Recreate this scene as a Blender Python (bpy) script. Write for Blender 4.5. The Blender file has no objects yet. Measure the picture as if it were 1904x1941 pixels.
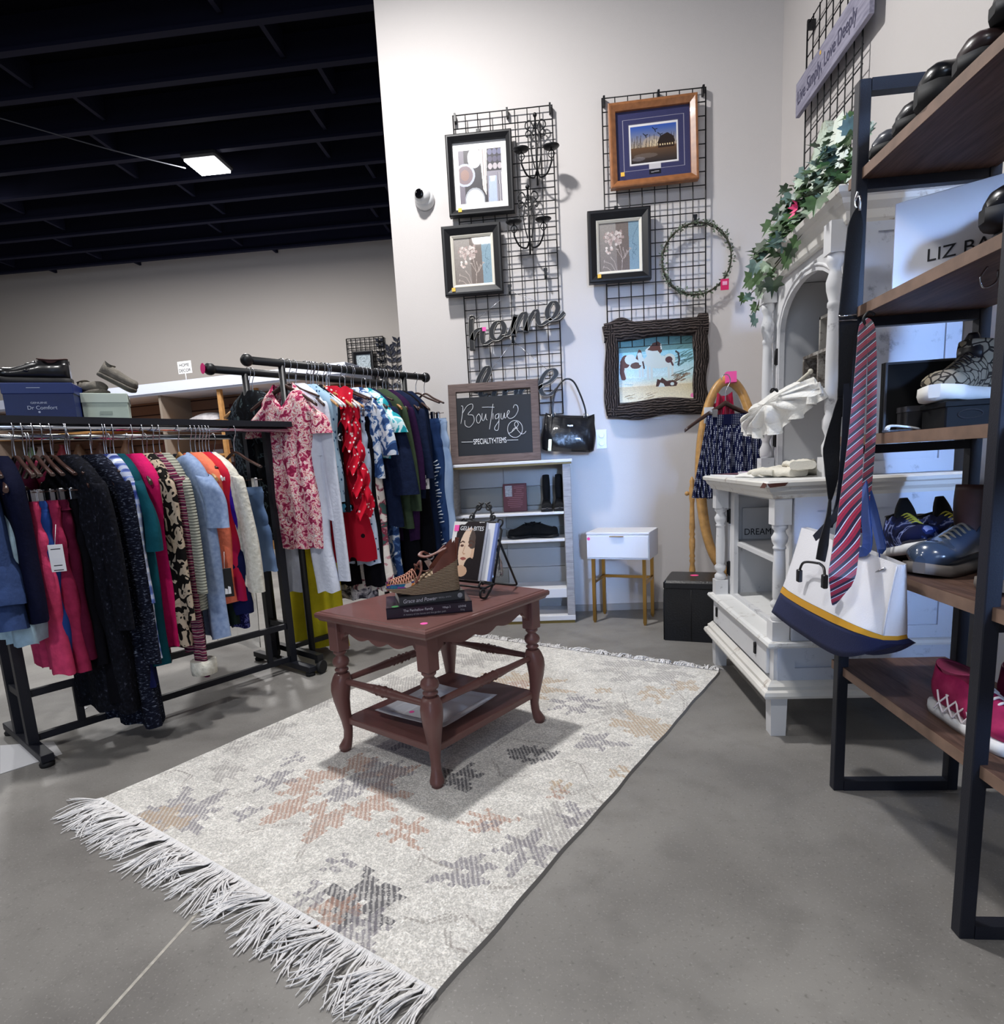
import bpy, math, random
import numpy as np
from mathutils import Vector, Matrix
SC = bpy.context.scene
COL = SC.collection
PI = math.pi
sin, cos = math.sin, math.cos

# ---------------------------------------------------------------- camera, world, exposure
CAMC = np.array([0.0, -4.1467, 1.0327])
YAW, PIT, ROL, FOC, CY = -0.095008, 0.162760, 0.054907, 1149.7, 1070.2
def _rot():
    fw = np.array([sin(YAW)*cos(PIT), cos(YAW)*cos(PIT), -sin(PIT)])
    ri = np.array([cos(YAW), -sin(YAW), 0.0]); dn = np.cross(fw, ri)
    return np.array([cos(ROL)*ri + sin(ROL)*dn, -sin(ROL)*ri + cos(ROL)*dn, fw])
RM = _rot()
cam = bpy.data.cameras.new('camera'); camo = bpy.data.objects.new('camera', cam); COL.objects.link(camo)
M = Matrix.Identity(4)
for i in range(3):
    M[i][0] = RM[0][i]; M[i][1] = -RM[1][i]; M[i][2] = -RM[2][i]; M[i][3] = CAMC[i]
camo.matrix_world = M
cam.sensor_width = 36; cam.sensor_fit = 'AUTO'; cam.lens = FOC*36/1941
cam.shift_y = (CY-970.5)/1941; cam.clip_start = 0.05; cam.clip_end = 100
SC.camera = camo
def at(px, py, x=None, y=None, z=None):
    """world point seen at a pixel of the 1904x1941 photograph, on the plane x=, y= or z="""
    d = np.array([(px-952)/FOC, (py-CY)/FOC, 1.0]) @ RM
    t = (x-CAMC[0])/d[0] if x is not None else (y-CAMC[1])/d[1] if y is not None else (z-CAMC[2])/d[2]
    return Vector(CAMC + t*d)

w = bpy.data.worlds.new('world'); SC.world = w; w.use_nodes = True
bg = w.node_tree.nodes['Background']; bg.inputs[0].default_value = (0.80, 0.88, 1.0, 1); bg.inputs[1].default_value = 0.15
SC.view_settings.view_transform = 'Standard'; SC.view_settings.look = 'None'
SC.view_settings.exposure = 0.12; SC.view_settings.gamma = 1.0

def area(name, loc, aim, size, power, color, shape='DISK', spread=PI):
    L = bpy.data.lights.new(name, 'AREA'); L.shape = shape; L.size = size; L.energy = power; L.color = color; L.spread = spread
    o = bpy.data.objects.new(name, L); COL.objects.link(o); o.location = loc
    o.rotation_euler = (Vector(aim)-Vector(loc)).to_track_quat('-Z', 'Y').to_euler()
    return o
# daylight from the shop front behind the camera
WIN = area('storefront_daylight', (1.5, -8.6, 2.0), (1.12, -2.0, 1.25), 1.3, 21, (0.34, 0.55, 1.0), 'DISK', math.radians(18))
WIN2 = area('storefront_daylight', (-1.5, -9.2, 2.4), (-.8, 0, 1.0), 3.0, 70, (0.55, 0.72, 1.0), 'DISK')
LAMPS = [((-0.80, -1.45, 4.05), 92), ((-3.69, 2.89, 4.45), 190), ((-3.70, -1.9, 4.3), 20), ((-0.9, -5.4, 4.3), 70),
         ((-6.6, 2.89, 4.45), 110), ((-6.6, -1.9, 4.4), 60)]

# ---------------------------------------------------------------- helpers
def lin(c):
    if isinstance(c, str):
        c = c.lstrip('#'); c = [int(c[i:i+2], 16)/255 for i in (0, 2, 4)]
    return tuple((v/12.92 if v <= .04045 else ((v+.055)/1.055)**2.4) for v in c[:3])
def rgba(c): return lin(c)+(1.0,)

class MB:
    def __init__(s): s.v = []; s.f = []; s.m = []; s.sm = []; s.cur = 0
    def add(s, verts, faces, smooth=False, mat=None):
        b = len(s.v); s.v += [tuple(p) for p in verts]
        for f in faces:
            s.f.append([b+i for i in f]); s.m.append(s.cur if mat is None else mat); s.sm.append(smooth)
        return s
    def box(s, x0, x1, y0, y1, z0, z1, mat=None, bev=0.0, T=None):
        if bev <= 0 or min(x1-x0, y1-y0, z1-z0) < 2.2*bev:
            P = [(x, y, z) for z in (z0, z1) for y in (y0, y1) for x in (x0, x1)]
            F = [(0, 2, 3, 1), (4, 5, 7, 6), (0, 1, 5, 4), (2, 6, 7, 3), (0, 4, 6, 2), (1, 3, 7, 5)]
            if T: P = [T @ Vector(p) for p in P]
            return s.add(P, F, False, mat)
        rings = []
        for (z, d) in ((z0, bev), (z0+bev, 0), (z1-bev, 0), (z1, bev)):
            a, b_, c, e = x0+d, x1-d, y0+d, y1-d; k = bev-d if d else bev
            if d: rings.append([(a+0, c+0, z)]*0+[(a+bev*0.6, c, z), (b_-bev*.6, c, z), (b_, c+bev*.6, z), (b_, e-bev*.6, z), (b_-bev*.6, e, z), (a+bev*.6, e, z), (a, e-bev*.6, z), (a, c+bev*.6, z)])
            else: rings.append([(a+bev, c, z), (b_-bev, c, z), (b_, c+bev, z), (b_, e-bev, z), (b_-bev, e, z), (a+bev, e, z), (a, e-bev, z), (a, c+bev, z)])
        return s.loft(rings, caps=True, smooth=False, mat=mat, T=T)
    def loft(s, rings, caps=True, closed=True, smooth=True, mat=None, T=None):
        n = len(rings[0]); P = [p for r in rings for p in r]; F = []
        for k in range(len(rings)-1):
            for i in range(n if closed else n-1):
                j = (i+1) % n; F.append((k*n+i, k*n+j, (k+1)*n+j, (k+1)*n+i))
        if T: P = [T @ Vector(p) for p in P]
        s.add(P, F, smooth, mat)
        if caps and closed:
            b = len(s.v)-len(P)
            s.f.append([b+i for i in range(n)][::-1]); s.f.append([b+(len(rings)-1)*n+i for i in range(n)])
            s.m += [s.cur if mat is None else mat]*2; s.sm += [False]*2
        return s
    def tube(s, path, r, seg=8, caps=True, mat=None, loop=False, T=None, flat=1.0):
        P = [Vector(p) for p in path]; n = len(P)
        R = r if isinstance(r, (list, tuple)) else [r]*n
        rings = []; up = None
        for i in range(n):
            a = P[i-1] if (i > 0 or loop) else P[i]; b = P[(i+1) % n] if (i < n-1 or loop) else P[i]
            t = (b-a); t = t.normalized() if t.length > 1e-9 else Vector((0, 0, 1))
            if up is None:
                up = Vector((0, 0, 1)) if abs(t.z) < .9 else Vector((1, 0, 0))
            sd = t.cross(up); sd = sd.normalized() if sd.length > 1e-6 else Vector((1, 0, 0)); up = sd.cross(t).normalized()
            rings.append([tuple(P[i]+sd*(R[i]*cos(2*PI*k/seg))+up*(R[i]*flat*sin(2*PI*k/seg))) for k in range(seg)])
        if loop: rings.append(rings[0])
        return s.loft(rings, caps and not loop, True, True, mat, T)
    def lathe(s, prof, seg=20, c=(0, 0, 0), mat=None, T=None, caps=True):
        return s.loft([[(c[0]+r*cos(2*PI*k/seg), c[1]+r*sin(2*PI*k/seg), c[2]+z) for k in range(seg)] for r, z in prof], caps, True, True, mat, T)
    def sphere(s, c, r, seg=14, rings=9, mat=None, sc=(1, 1, 1), T=None):
        R = []
        for i in range(rings+1):
            a = PI*i/rings-PI/2; rr = max(cos(a), .001)
            R.append([(c[0]+r*sc[0]*rr*cos(2*PI*k/seg), c[1]+r*sc[1]*rr*sin(2*PI*k/seg), c[2]+r*sc[2]*sin(a)) for k in range(seg)])
        return s.loft(R, True, True, True, mat, T)
    def prism(s, outl, d0, d1, axis='y', mat=None, T=None):
        n = len(outl)
        def P3(a, b, d): return (a, d, b) if axis == 'y' else (a, b, d) if axis == 'z' else (d, a, b)
        P = [P3(a, b, d0) for a, b in outl]+[P3(a, b, d1) for a, b in outl]
        F = [list(range(n))[::-1], [n+i for i in range(n)]]+[(i, (i+1) % n, n+(i+1) % n, n+i) for i in range(n)]
        if T: P = [T @ Vector(p) for p in P]
        return s.add(P, F, False, mat)
    def grid(s, nu, nv, fn, smooth=True, mat=None, T=None):
        P = [fn(i/nu, j/nv) for j in range(nv+1) for i in range(nu+1)]
        if T: P = [T @ Vector(p) for p in P]
        F = [(j*(nu+1)+i, j*(nu+1)+i+1, (j+1)*(nu+1)+i+1, (j+1)*(nu+1)+i) for j in range(nv) for i in range(nu)]
        return s.add(P, F, smooth, mat)
    def mesh(s, name, mats):
        me = bpy.data.meshes.new(name); me.from_pydata(s.v, [], s.f)
        for m in (mats if isinstance(mats, (list, tuple)) else [mats]): me.materials.append(m)
        me.polygons.foreach_set('material_index', s.m); me.polygons.foreach_set('use_smooth', s.sm)
        me.update(); return me
    def obj(s, name, mats, parent=None, **kw):
        o = bpy.data.objects.new(name, s.mesh(name, mats)); COL.objects.link(o)
        if parent: o.parent = parent
        for k, v in kw.items(): o[k] = v
        return o

def Tm(loc=(0, 0, 0), rz=0, rx=0, ry=0, sc=1):
    return Matrix.Translation(Vector(loc)) @ Matrix.Rotation(rz, 4, 'Z') @ Matrix.Rotation(ry, 4, 'Y') @ Matrix.Rotation(rx, 4, 'X') @ Matrix.Scale(sc, 4)
def thing(name, label, cat, loc=(0, 0, 0), rz=0, group=None, rot=None):
    o = bpy.data.objects.new(name, None); COL.objects.link(o); o.empty_display_size = .05
    o.location = loc; o.rotation_euler = rot if rot else (0, 0, rz); return tag(o, label, cat, group)
def tag(o, label, cat, group=None):
    o['label'] = label; o['category'] = cat
    if group: o['group'] = group
    return o
def struct(o): o['kind'] = 'structure'; return o
def dup(o, loc=None, rz=None, label=None):
    r = o.copy(); COL.objects.link(r)
    if loc is not None: r.location = loc
    if rz is not None: r.rotation_euler = (0, 0, rz)
    if label: r['label'] = label
    for ch in list(o.children):
        c = ch.copy(); COL.objects.link(c); c.parent = r
        for g in list(ch.children):
            d = g.copy(); COL.objects.link(d); d.parent = c
    return r

# ---------------------------------------------------------------- materials
def mat(name, col='#808080', rough=.6, metal=0, spec=.5, noise=0, nscale=20, bump=0, bscale=60, trans=0, coat=0, sheen=0, emit=None, alpha=1, ior=1.45):
    m = bpy.data.materials.new(name); m.use_nodes = True; nt = m.node_tree; b = nt.nodes['Principled BSDF']
    b.inputs['Base Color'].default_value = rgba(col); b.inputs['Roughness'].default_value = rough; b.inputs['Metallic'].default_value = metal
    b.inputs['Specular IOR Level'].default_value = spec; b.inputs['Transmission Weight'].default_value = trans; b.inputs['Coat Weight'].default_value = coat
    b.inputs['Sheen Weight'].default_value = sheen; b.inputs['IOR'].default_value = ior; b.inputs['Alpha'].default_value = alpha
    if emit: b.inputs['Emission Color'].default_value = rgba(col); b.inputs['Emission Strength'].default_value = emit
    if noise or bump:
        tc = nt.nodes.new('ShaderNodeTexCoord')
    if noise:
        n = nt.nodes.new('ShaderNodeTexNoise'); n.inputs['Scale'].default_value = nscale; n.inputs['Detail'].default_value = 6; nt.links.new(tc.outputs['Object'], n.inputs['Vector'])
        hs = nt.nodes.new('ShaderNodeMapRange'); hs.inputs[1].default_value = .3; hs.inputs[2].default_value = .7; hs.inputs[3].default_value = 1-noise; hs.inputs[4].default_value = 1+noise
        nt.links.new(n.outputs[0], hs.inputs[0])
        mx = nt.nodes.new('ShaderNodeVectorMath'); mx.operation = 'SCALE'; mx.inputs[0].default_value = lin(col); nt.links.new(hs.outputs[0], mx.inputs['Scale'])
        nt.links.new(mx.outputs[0], b.inputs['Base Color'])
    if bump:
        n2 = nt.nodes.new('ShaderNodeTexNoise'); n2.inputs['Scale'].default_value = bscale; n2.inputs['Detail'].default_value = 4; nt.links.new(tc.outputs['Object'], n2.inputs['Vector'])
        bp = nt.nodes.new('ShaderNodeBump'); bp.inputs['Strength'].default_value = bump; bp.inputs['Distance'].default_value = .01
        nt.links.new(n2.outputs[0], bp.inputs['Height']); nt.links.new(bp.outputs[0], b.inputs['Normal'])
    return m
def ramp_mat(name, kind, stops, scale=10, rough=.8, stretch=(1, 1, 1), dist=0, detail=3, rot=(0, 0, 0), const=True, feature='F1', bump=0, coord='Object', bands='X', sheen=0, spec=.12, out=0):
    """noise / voronoi / wave / brick pattern through a colour ramp; stops = [(pos, colour)...]"""
    m = bpy.data.materials.new(name); m.use_nodes = True; nt = m.node_tree; b = nt.nodes['Principled BSDF']
    b.inputs['Roughness'].default_value = rough; b.inputs['Sheen Weight'].default_value = sheen; b.inputs['Specular IOR Level'].default_value = spec
    tc = nt.nodes.new('ShaderNodeTexCoord'); mp = nt.nodes.new('ShaderNodeMapping'); mp.inputs['Scale'].default_value = stretch; mp.inputs['Rotation'].default_value = rot
    nt.links.new(tc.outputs[coord], mp.inputs['Vector'])
    if kind == 'noise':
        t = nt.nodes.new('ShaderNodeTexNoise'); t.inputs['Detail'].default_value = detail; t.inputs['Distortion'].default_value = dist; o = t.outputs[0]
    elif kind == 'voronoi':
        t = nt.nodes.new('ShaderNodeTexVoronoi'); t.feature = feature; o = t.outputs['Distance']
        if feature == 'F1' and dist: # cell colours
            o = t.outputs['Color']
    else:
        t = nt.nodes.new('ShaderNodeTexWave'); t.bands_direction = bands; t.inputs['Distortion'].default_value = dist; t.inputs['Detail'].default_value = detail; o = t.outputs['Color']
    t.inputs['Scale'].default_value = scale; nt.links.new(mp.outputs[0], t.inputs['Vector'])
    if kind == 'voronoi' and feature == 'F1' and dist:
        sp = nt.nodes.new('ShaderNodeSeparateColor'); nt.links.new(o, sp.inputs[0]); o = sp.outputs[0]
    r = nt.nodes.new('ShaderNodeValToRGB'); r.color_ramp.interpolation = 'CONSTANT' if const else 'LINEAR'
    el = r.color_ramp.elements
    while len(el) > 1: el.remove(el[-1])
    el[0].position = stops[0][0]; el[0].color = rgba(stops[0][1])
    for p, c in stops[1:]:
        e = el.new(p); e.color = rgba(c)
    nt.links.new(o, r.inputs[0]); nt.links.new(r.outputs[0], b.inputs['Base Color'])
    if bump:
        bp = nt.nodes.new('ShaderNodeBump'); bp.inputs['Strength'].default_value = bump; bp.inputs['Distance'].default_value = .01
        nt.links.new(o, bp.inputs['Height']); nt.links.new(bp.outputs[0], b.inputs['Normal'])
    return m
def painted(name, rough=.6, coat=0, spec=.4, bump=0):
    m = bpy.data.materials.new(name); m.use_nodes = True; nt = m.node_tree; b = nt.nodes['Principled BSDF']
    a = nt.nodes.new('ShaderNodeAttribute'); a.attribute_name = 'Col'; nt.links.new(a.outputs['Color'], b.inputs['Base Color'])
    b.inputs['Roughness'].default_value = rough; b.inputs['Coat Weight'].default_value = coat; b.inputs['Specular IOR Level'].default_value = spec
    if bump:
        tc = nt.nodes.new('ShaderNodeTexCoord'); n2 = nt.nodes.new('ShaderNodeTexNoise'); n2.inputs['Scale'].default_value = 180; nt.links.new(tc.outputs['Object'], n2.inputs['Vector'])
        bp = nt.nodes.new('ShaderNodeBump'); bp.inputs['Strength'].default_value = bump; bp.inputs['Distance'].default_value = .006
        nt.links.new(n2.outputs[0], bp.inputs['Height']); nt.links.new(bp.outputs[0], b.inputs['Normal'])
    return m

class Canvas:
    """a small raster the pictures and the rug are drawn on; becomes per-face colour of a mesh grid. u right, v down, 0..1"""
    def __init__(s, w, h, col): s.w, s.h = w, h; s.a = np.zeros((h, w, 3)); s.a[:] = [int(col[i:i+2], 16)/255 for i in (1, 3, 5)]; s.U, s.V = np.meshgrid((np.arange(w)+.5)/w, (np.arange(h)+.5)/h)
    def put(s, m, col, al=1.0):
        c = np.array([int(col[i:i+2], 16)/255 for i in (1, 3, 5)]); k = (m*al)[..., None]; s.a = s.a*(1-k)+c*k; return s
    def ell(s, x, y, rx, ry, col, rot=0, al=1.0):
        du, dv = s.U-x, s.V-y; c, n = cos(rot), sin(rot); p = (du*c+dv*n)/rx; q = (-du*n+dv*c)/ry
        return s.put((p*p+q*q < 1).astype(float), col, al)
    def mask(s, pts):
        m = np.zeros((s.h, s.w), bool); n = len(pts)
        for i in range(n):
            x0, y0 = pts[i]; x1, y1 = pts[(i+1) % n]
            if y0 == y1: continue
            c = ((y0 > s.V) != (y1 > s.V)) & (s.U < (x1-x0)*(s.V-y0)/(y1-y0)+x0); m ^= c
        return m
    def poly(s, pts, col, al=1.0): return s.put(s.mask(pts).astype(float), col, al)
    def line(s, pts, wd, col, al=1.0, asp=1.0):
        m = np.zeros((s.h, s.w), bool)
        for (x0, y0), (x1, y1) in zip(pts, pts[1:]):
            dx, dy = x1-x0, (y1-y0)*asp; L = dx*dx+dy*dy+1e-12
            t = np.clip(((s.U-x0)*dx+(s.V-y0)*asp*dy)/L, 0, 1); m |= ((s.U-x0-t*dx)**2+((s.V-y0)*asp-t*dy)**2) < wd*wd
        return s.put(m.astype(float), col, al)
    def grad(s, c0, c1, v0=0, v1=1, m=None):
        t = np.clip((s.V-v0)/(v1-v0), 0, 1); a0 = np.array([int(c0[i:i+2], 16)/255 for i in (1, 3, 5)]); a1 = np.array([int(c1[i:i+2], 16)/255 for i in (1, 3, 5)])
        g = a0*(1-t[..., None])+a1*t[..., None]; k = (s.V >= v0) & (s.V <= v1) if m is None else m
        s.a[k] = g[k]; return s
    def noise(s, amt, seed=0, cell=1):
        r = np.random.RandomState(seed); n = r.rand(s.h//cell+2, s.w//cell+2)-.5; n = np.repeat(np.repeat(n, cell, 0), cell, 1)[:s.h, :s.w]
        s.a = np.clip(s.a*(1+amt*2*n[..., None]), 0, 1); return s
    def obj(s, name, fn, m, parent=None, **kw):
        """fn(u, v) -> point; u right, v down"""
        w, h = s.w, s.h
        P = np.array([fn(i/w, j/h) for j in range(h+1) for i in range(w+1)])
        idx = np.arange((h+1)*(w+1)).reshape(h+1, w+1)
        F = np.stack([idx[1:, :-1], idx[1:, 1:], idx[:-1, 1:], idx[:-1, :-1]], -1).reshape(-1, 4)
        me = bpy.data.meshes.new(name); me.from_pydata(P.tolist(), [], F.tolist()); me.materials.append(m)
        ca = me.color_attributes.new('Col', 'FLOAT_COLOR', 'CORNER')
        l = np.where(s.a <= .04045, s.a/12.92, ((s.a+.055)/1.055)**2.4).reshape(-1, 3)
        c = np.ones((len(F)*4, 4)); c[:, :3] = np.repeat(l, 4, 0); ca.data.foreach_set('color', c.ravel()); me.update()
        o = bpy.data.objects.new(name, me); COL.objects.link(o)
        if parent: o.parent = parent
        for k, v in kw.items(): o[k] = v
        return o

def text(name, body, size, m, T, parent=None, ext=.0008, align='LEFT', shear=0, sx=1):
    c = bpy.data.curves.new(name, 'FONT'); c.body = body; c.size = size; c.extrude = ext; c.align_x = align; c.shear = shear
    t = bpy.data.objects.new(name, c); COL.objects.link(t); bpy.context.view_layer.update()
    me = bpy.data.meshes.new_from_object(t.evaluated_get(bpy.context.evaluated_depsgraph_get()))
    COL.objects.unlink(t); bpy.data.objects.remove(t); bpy.data.curves.remove(c)
    me.name = name; me.materials.clear(); me.materials.append(m)
    me.transform(T @ Matrix.Diagonal((sx, 1, 1, 1))); o = bpy.data.objects.new(name, me); COL.objects.link(o)
    if parent: o.parent = parent
    return o
FACE = Matrix.Rotation(PI/2, 4, 'X')      # text plane -> upright, facing -y
def spl(pts, n=6):
    """Catmull-Rom through points"""
    P = [Vector(p) for p in pts]; out = []
    for i in range(len(P)-1):
        a = P[max(i-1, 0)]; b = P[i]; c = P[i+1]; d = P[min(i+2, len(P)-1)]
        for k in range(n):
            t = k/n; out.append(.5*((2*b)+(c-a)*t+(2*a-5*b+4*c-d)*t*t+(3*b-a-3*c+d)*t**3))
    out.append(P[-1]); return out
def rect_frame(mb, x0, x1, z0, z1, wd, y0, y1, mat=None, T=None, slope=0):
    """mitred picture frame in the XZ plane; slope lowers the inner edge towards y1"""
    O = [(x0, z0), (x1, z0), (x1, z1), (x0, z1)]; I = [(x0+wd, z0+wd), (x1-wd, z0+wd), (x1-wd, z1-wd), (x0+wd, z1-wd)]
    rings = []
    for k in range(4):
        (a, b), (c, d) = O[k], I[k]; m_ = .35
        rings.append([(a, y1, b), (a, y0+.004, b), (a+(c-a)*.15, y0, b+(d-b)*.15), (a+(c-a)*m_, y0, b+(d-b)*m_), (c, y0+slope, d), (c, y1, d)])
    rings.append(rings[0]); return mb.loft(rings, False, True, False, mat, T)
# ---------------------------------------------------------------- shared materials
WALLM = mat('wall_paint', '#cfcac8', .75, bump=.12, bscale=220, spec=.3)
FARWALL = mat('far_wall_paint', '#b9b2ac', .8, spec=.2)
BLK = mat('black_metal', '#0b0c11', .45, spec=.5)
NAVYBLK = mat('black_powdercoat', '#10131f', .5, bump=.15, bscale=500)
CHROME = mat('chrome', '#d8dae0', .12, 1)
STEEL = mat('steel_wire', '#b9bbc2', .25, 1)
GOLD = mat('gold_metal', '#b08a4c', .3, 1)
WHITE = mat('white_paint', '#e6e6ea', .45)
PINK = mat('pink_sticker', '#ff5fb4', .6)
YEL = mat('yellow_sticker', '#f2c14e', .6)
PAPER = mat('white_paper', '#e9e9ec', .7)
INK = mat('black_ink', '#17171c', .7)
DARKWOOD = mat('dark_wood', '#3c2620', .35, noise=.25, nscale=30, coat=.3)
LIGHTWOOD = mat('light_wood', '#b98a57', .4, noise=.15, nscale=25, coat=.3)
WHITEPL = mat('white_plastic', '#dfe0e2', .35)
PAINTM = painted('painted_surface')

def concrete():
    m = bpy.data.materials.new('polished_concrete'); m.use_nodes = True; nt = m.node_tree; b = nt.nodes['Principled BSDF']
    tc = nt.nodes.new('ShaderNodeTexCoord')
    def nz(sc, det, dis=0):
        n = nt.nodes.new('ShaderNodeTexNoise'); n.inputs['Scale'].default_value = sc; n.inputs['Detail'].default_value = det; n.inputs['Distortion'].default_value = dis
        nt.links.new(tc.outputs['Object'], n.inputs['Vector']); return n.outputs[0]
    def mix(a, b_, f, mode='MIX'):
        x = nt.nodes.new('ShaderNodeMix'); x.data_type = 'RGBA'; x.blend_type = mode
        for s_, v in ((6, a), (7, b_)):
            if isinstance(v, str): x.inputs[s_].default_value = rgba(v)
            else: nt.links.new(v, x.inputs[s_])
        if isinstance(f, float): x.inputs[0].default_value = f
        else: nt.links.new(f, x.inputs[0])
        return x.outputs[2]
    def rng(o, a, b_, c, d):
        r = nt.nodes.new('ShaderNodeMapRange'); r.inputs[1].default_value = a; r.inputs[2].default_value = b_; r.inputs[3].default_value = c; r.inputs[4].default_value = d
        nt.links.new(o, r.inputs[0]); return r.outputs[0]
    c1 = mix('#74716e', '#908d89', rng(nz(1.3, 6, .6), .35, .65, 0, 1))
    c2 = mix(c1, '#696663', rng(nz(7, 8), .5, .75, 0, .55))
    c3 = mix(c2, '#aeaba6', rng(nz(160, 2), .60, .75, 0, .45))
    c4 = mix(c3, '#55524f', rng(nz(90, 2), .62, .78, 0, .5))
    nt.links.new(c4, b.inputs['Base Color']); nt.links.new(rng(nz(5, 5), .3, .7, .38, .62), b.inputs['Roughness'])
    b.inputs['Specular IOR Level'].default_value = .4
    return m
CONC = concrete()

# ---------------------------------------------------------------- the setting
b = MB().box(-14, 3.2, -9.5, 6.2, -.12, 0); FLOOR = struct(b.obj('floor', CONC))
b = MB()
p0, p1 = at(375, 1730, z=0), at(185, 1941, z=0); d = (p1-p0).normalized(); q = Vector((-d.y, d.x, 0))*.004
A, B = p0-d*.9, p1+d*2
b.add([A-q+Vector((0, 0, .0006)), A+q+Vector((0, 0, .0006)), B+q+Vector((0, 0, .0006)), B-q+Vector((0, 0, .0006))], [(0, 1, 2, 3)])
b.obj('control_joint', mat('joint_filler', '#b4afa6', .8, noise=.2, nscale=60), FLOOR, label='pale filled score line in the concrete')
b = MB().box(-.993, 1.57, 0, .16, 0, 4.8); BW = struct(b.obj('wall_back', WALLM))
b = MB().box(1.43, 1.57, -9.5, 0, 0, 4.8); struct(b.obj('wall_right', WALLM))
b = MB().box(-14, 3.2, 6.0, 6.2, 0, 4.8); struct(b.obj('wall_far', FARWALL))
b = MB().box(-14.2, -14, -9.5, 6.2, 0, 4.8); struct(b.obj('wall_left', FARWALL))
b = MB().box(-.79, 1.43, -.012, 0, 0, .045); struct(b.obj('baseboard_back', mat('baseboard_vinyl', '#a09b97', .6)))
CEILM = mat('ceiling_paint', '#05060f', .9, spec=.1); JOISTM = mat('joist_paint', '#15172b', .8, spec=.2)
b = MB().box(-14.2, 3.2, -9.5, 6.2, 4.8, 4.9); CEIL = struct(b.obj('ceiling', CEILM))
random.seed(3)
for k in range(-3, 10):
    y = 1.03+.575*k
    if y > 5.9: break
    b = MB().box(-14, -1.0 if y > -.05 else 1.4, y-.035, y+.035, 4.53, 4.56).box(-14, -1.0 if y > -.05 else 1.4, y-.008, y+.008, 4.56, 4.8)
    b.obj('joist', JOISTM, CEIL)
    bl = MB()
    for x in (-8.4, -6.9, -4.55, -2.2):
        xx = x+.25*sin(k*1.7); bl.box(xx-.02, xx+.02, y+.04, y+.53, 4.60, 4.80)
    bl.obj('bridging', JOISTM, CEIL)
cb = MB(); cb.tube(spl([(-5.6, 1.1, 4.5), (-4.9, 1.6, 4.40), (-4.3, 2.2, 4.36), (-3.9, 2.8, 4.42)], 6), .006, 5)
tag(cb.obj('cable', mat('grey_cable', '#4a4c55', .6)), 'thin grey cable drooping under the dark ceiling towards the lamp', 'cable')

# ---------------------------------------------------------------- ceiling lamps (each carries its own light)
LH = mat('lamp_housing', '#2a2b30', .5); LE = mat('lamp_diffuser', '#ffffff', .5, emit=18)
def lamp(loc, power, first, size=.34):
    t = thing('ceiling_lamp', first, 'lamp', loc, 0, 'square ceiling lamps')
    MB().box(-.2, .2, -.2, .2, .02, .09, bev=.02).obj('housing', LH, t)
    MB().box(-.17, .17, -.17, .17, 0, .02).obj('diffuser', LE, t)
    MB().tube([(0, 0, .09), (0, 0, 4.8-loc[2])], .012, 6).obj('stem', LH, t)
    L = bpy.data.lights.new('lamp_light', 'AREA'); L.shape = 'SQUARE'; L.size = size; L.energy = power; L.color = (1.0, .985, .97)
    o = bpy.data.objects.new('lamp_light', L); COL.objects.link(o); o.parent = t; o.location = (0, 0, -.012)
for i, (loc, pw) in enumerate(LAMPS):
    lamp(loc, pw, ['square ceiling lamp high above the coffee table', 'lit square ceiling lamp under the dark joists over the far shelving',
                   'square ceiling lamp above the dark-framed clothes rack', 'square ceiling lamp above the metal shoe shelf',
                   'square ceiling lamp at the far left of the store', 'square ceiling lamp left of the clothes racks'][i], .17 if i == 0 else .34)

# ---------------------------------------------------------------- rug
RA = -.50986; RU = Vector((cos(RA), sin(RA), 0)); RV = Vector((-sin(RA), cos(RA), 0)); RO = Vector((-.2756, -3.1225, 0)); RW, RL = 1.456, 2.0756
def rugpx(px, py):
    p = at(px, py, z=.01)-RO; return (1+p.dot(RU)/RW, 1-p.dot(RV)/RL)     # canvas u, v (v down = front)
rug = thing('fringed_rug', 'cream woven rug with faded floral motifs and white fringe, under the coffee table', 'rug', RO, RA)
rng = np.random.RandomState(5)
CW, CH = 400, 570
cv = Canvas(CW, CH, '#dedbd6'); cv.noise(.10, 1, 1); cv.noise(.06, 2, 2); cv.noise(.035, 4, 14)
ASP = RL/RW
yy, xx = np.mgrid[0:CH, 0:CW]
_u0, _v0 = rugpx(690, 1650); _u1, _v1 = rugpx(678, 1760); _d = np.array([(_u1-_u0)*CW, (_v1-_v0)*CH]); _d /= np.hypot(*_d)
hatch = ((xx*-_d[1]+yy*_d[0]) % 3.6) < 1.9
def blob(px, py, r, col, n=7, rough=.35, rot=0, hole=0, sq=1.0, al=.72, seed=0, solid=False):
    """motif of radius r metres with stepped, toothed edge, woven as hatching"""
    u, v = rugpx(px, py); rs = np.random.RandomState(seed+int(px)); du = (cv.U-u)*RW; dv = (cv.V-v)*RL
    q = .018; du2 = np.round(du/q)*q; dv2 = np.round(dv/q)*q
    x_ = du2*cos(rot)+dv2*sin(rot); y_ = (-du2*sin(rot)+dv2*cos(rot))/sq; th = np.arctan2(y_, x_); rad = np.hypot(x_, y_)
    lim = r*(1-rough*.75+rough*.55*np.cos(n*th+rs.rand()*6)+.16*np.cos((n-2)*th+rs.rand()*6)+.13*np.cos((2*n+1)*th+rs.rand()*6))
    m = (rad < lim) & (rad > lim*hole)
    if not solid: m = m*np.where(hatch, 1.0, .34)
    cv.put(m*np.where(rs.rand(cv.h, cv.w) > .12, 1, .4), col, al)
GR, DK, PE, TN, LG = '#86828a', '#4b4a50', '#b48d7c', '#bfa68a', '#aaa6a4'
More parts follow.
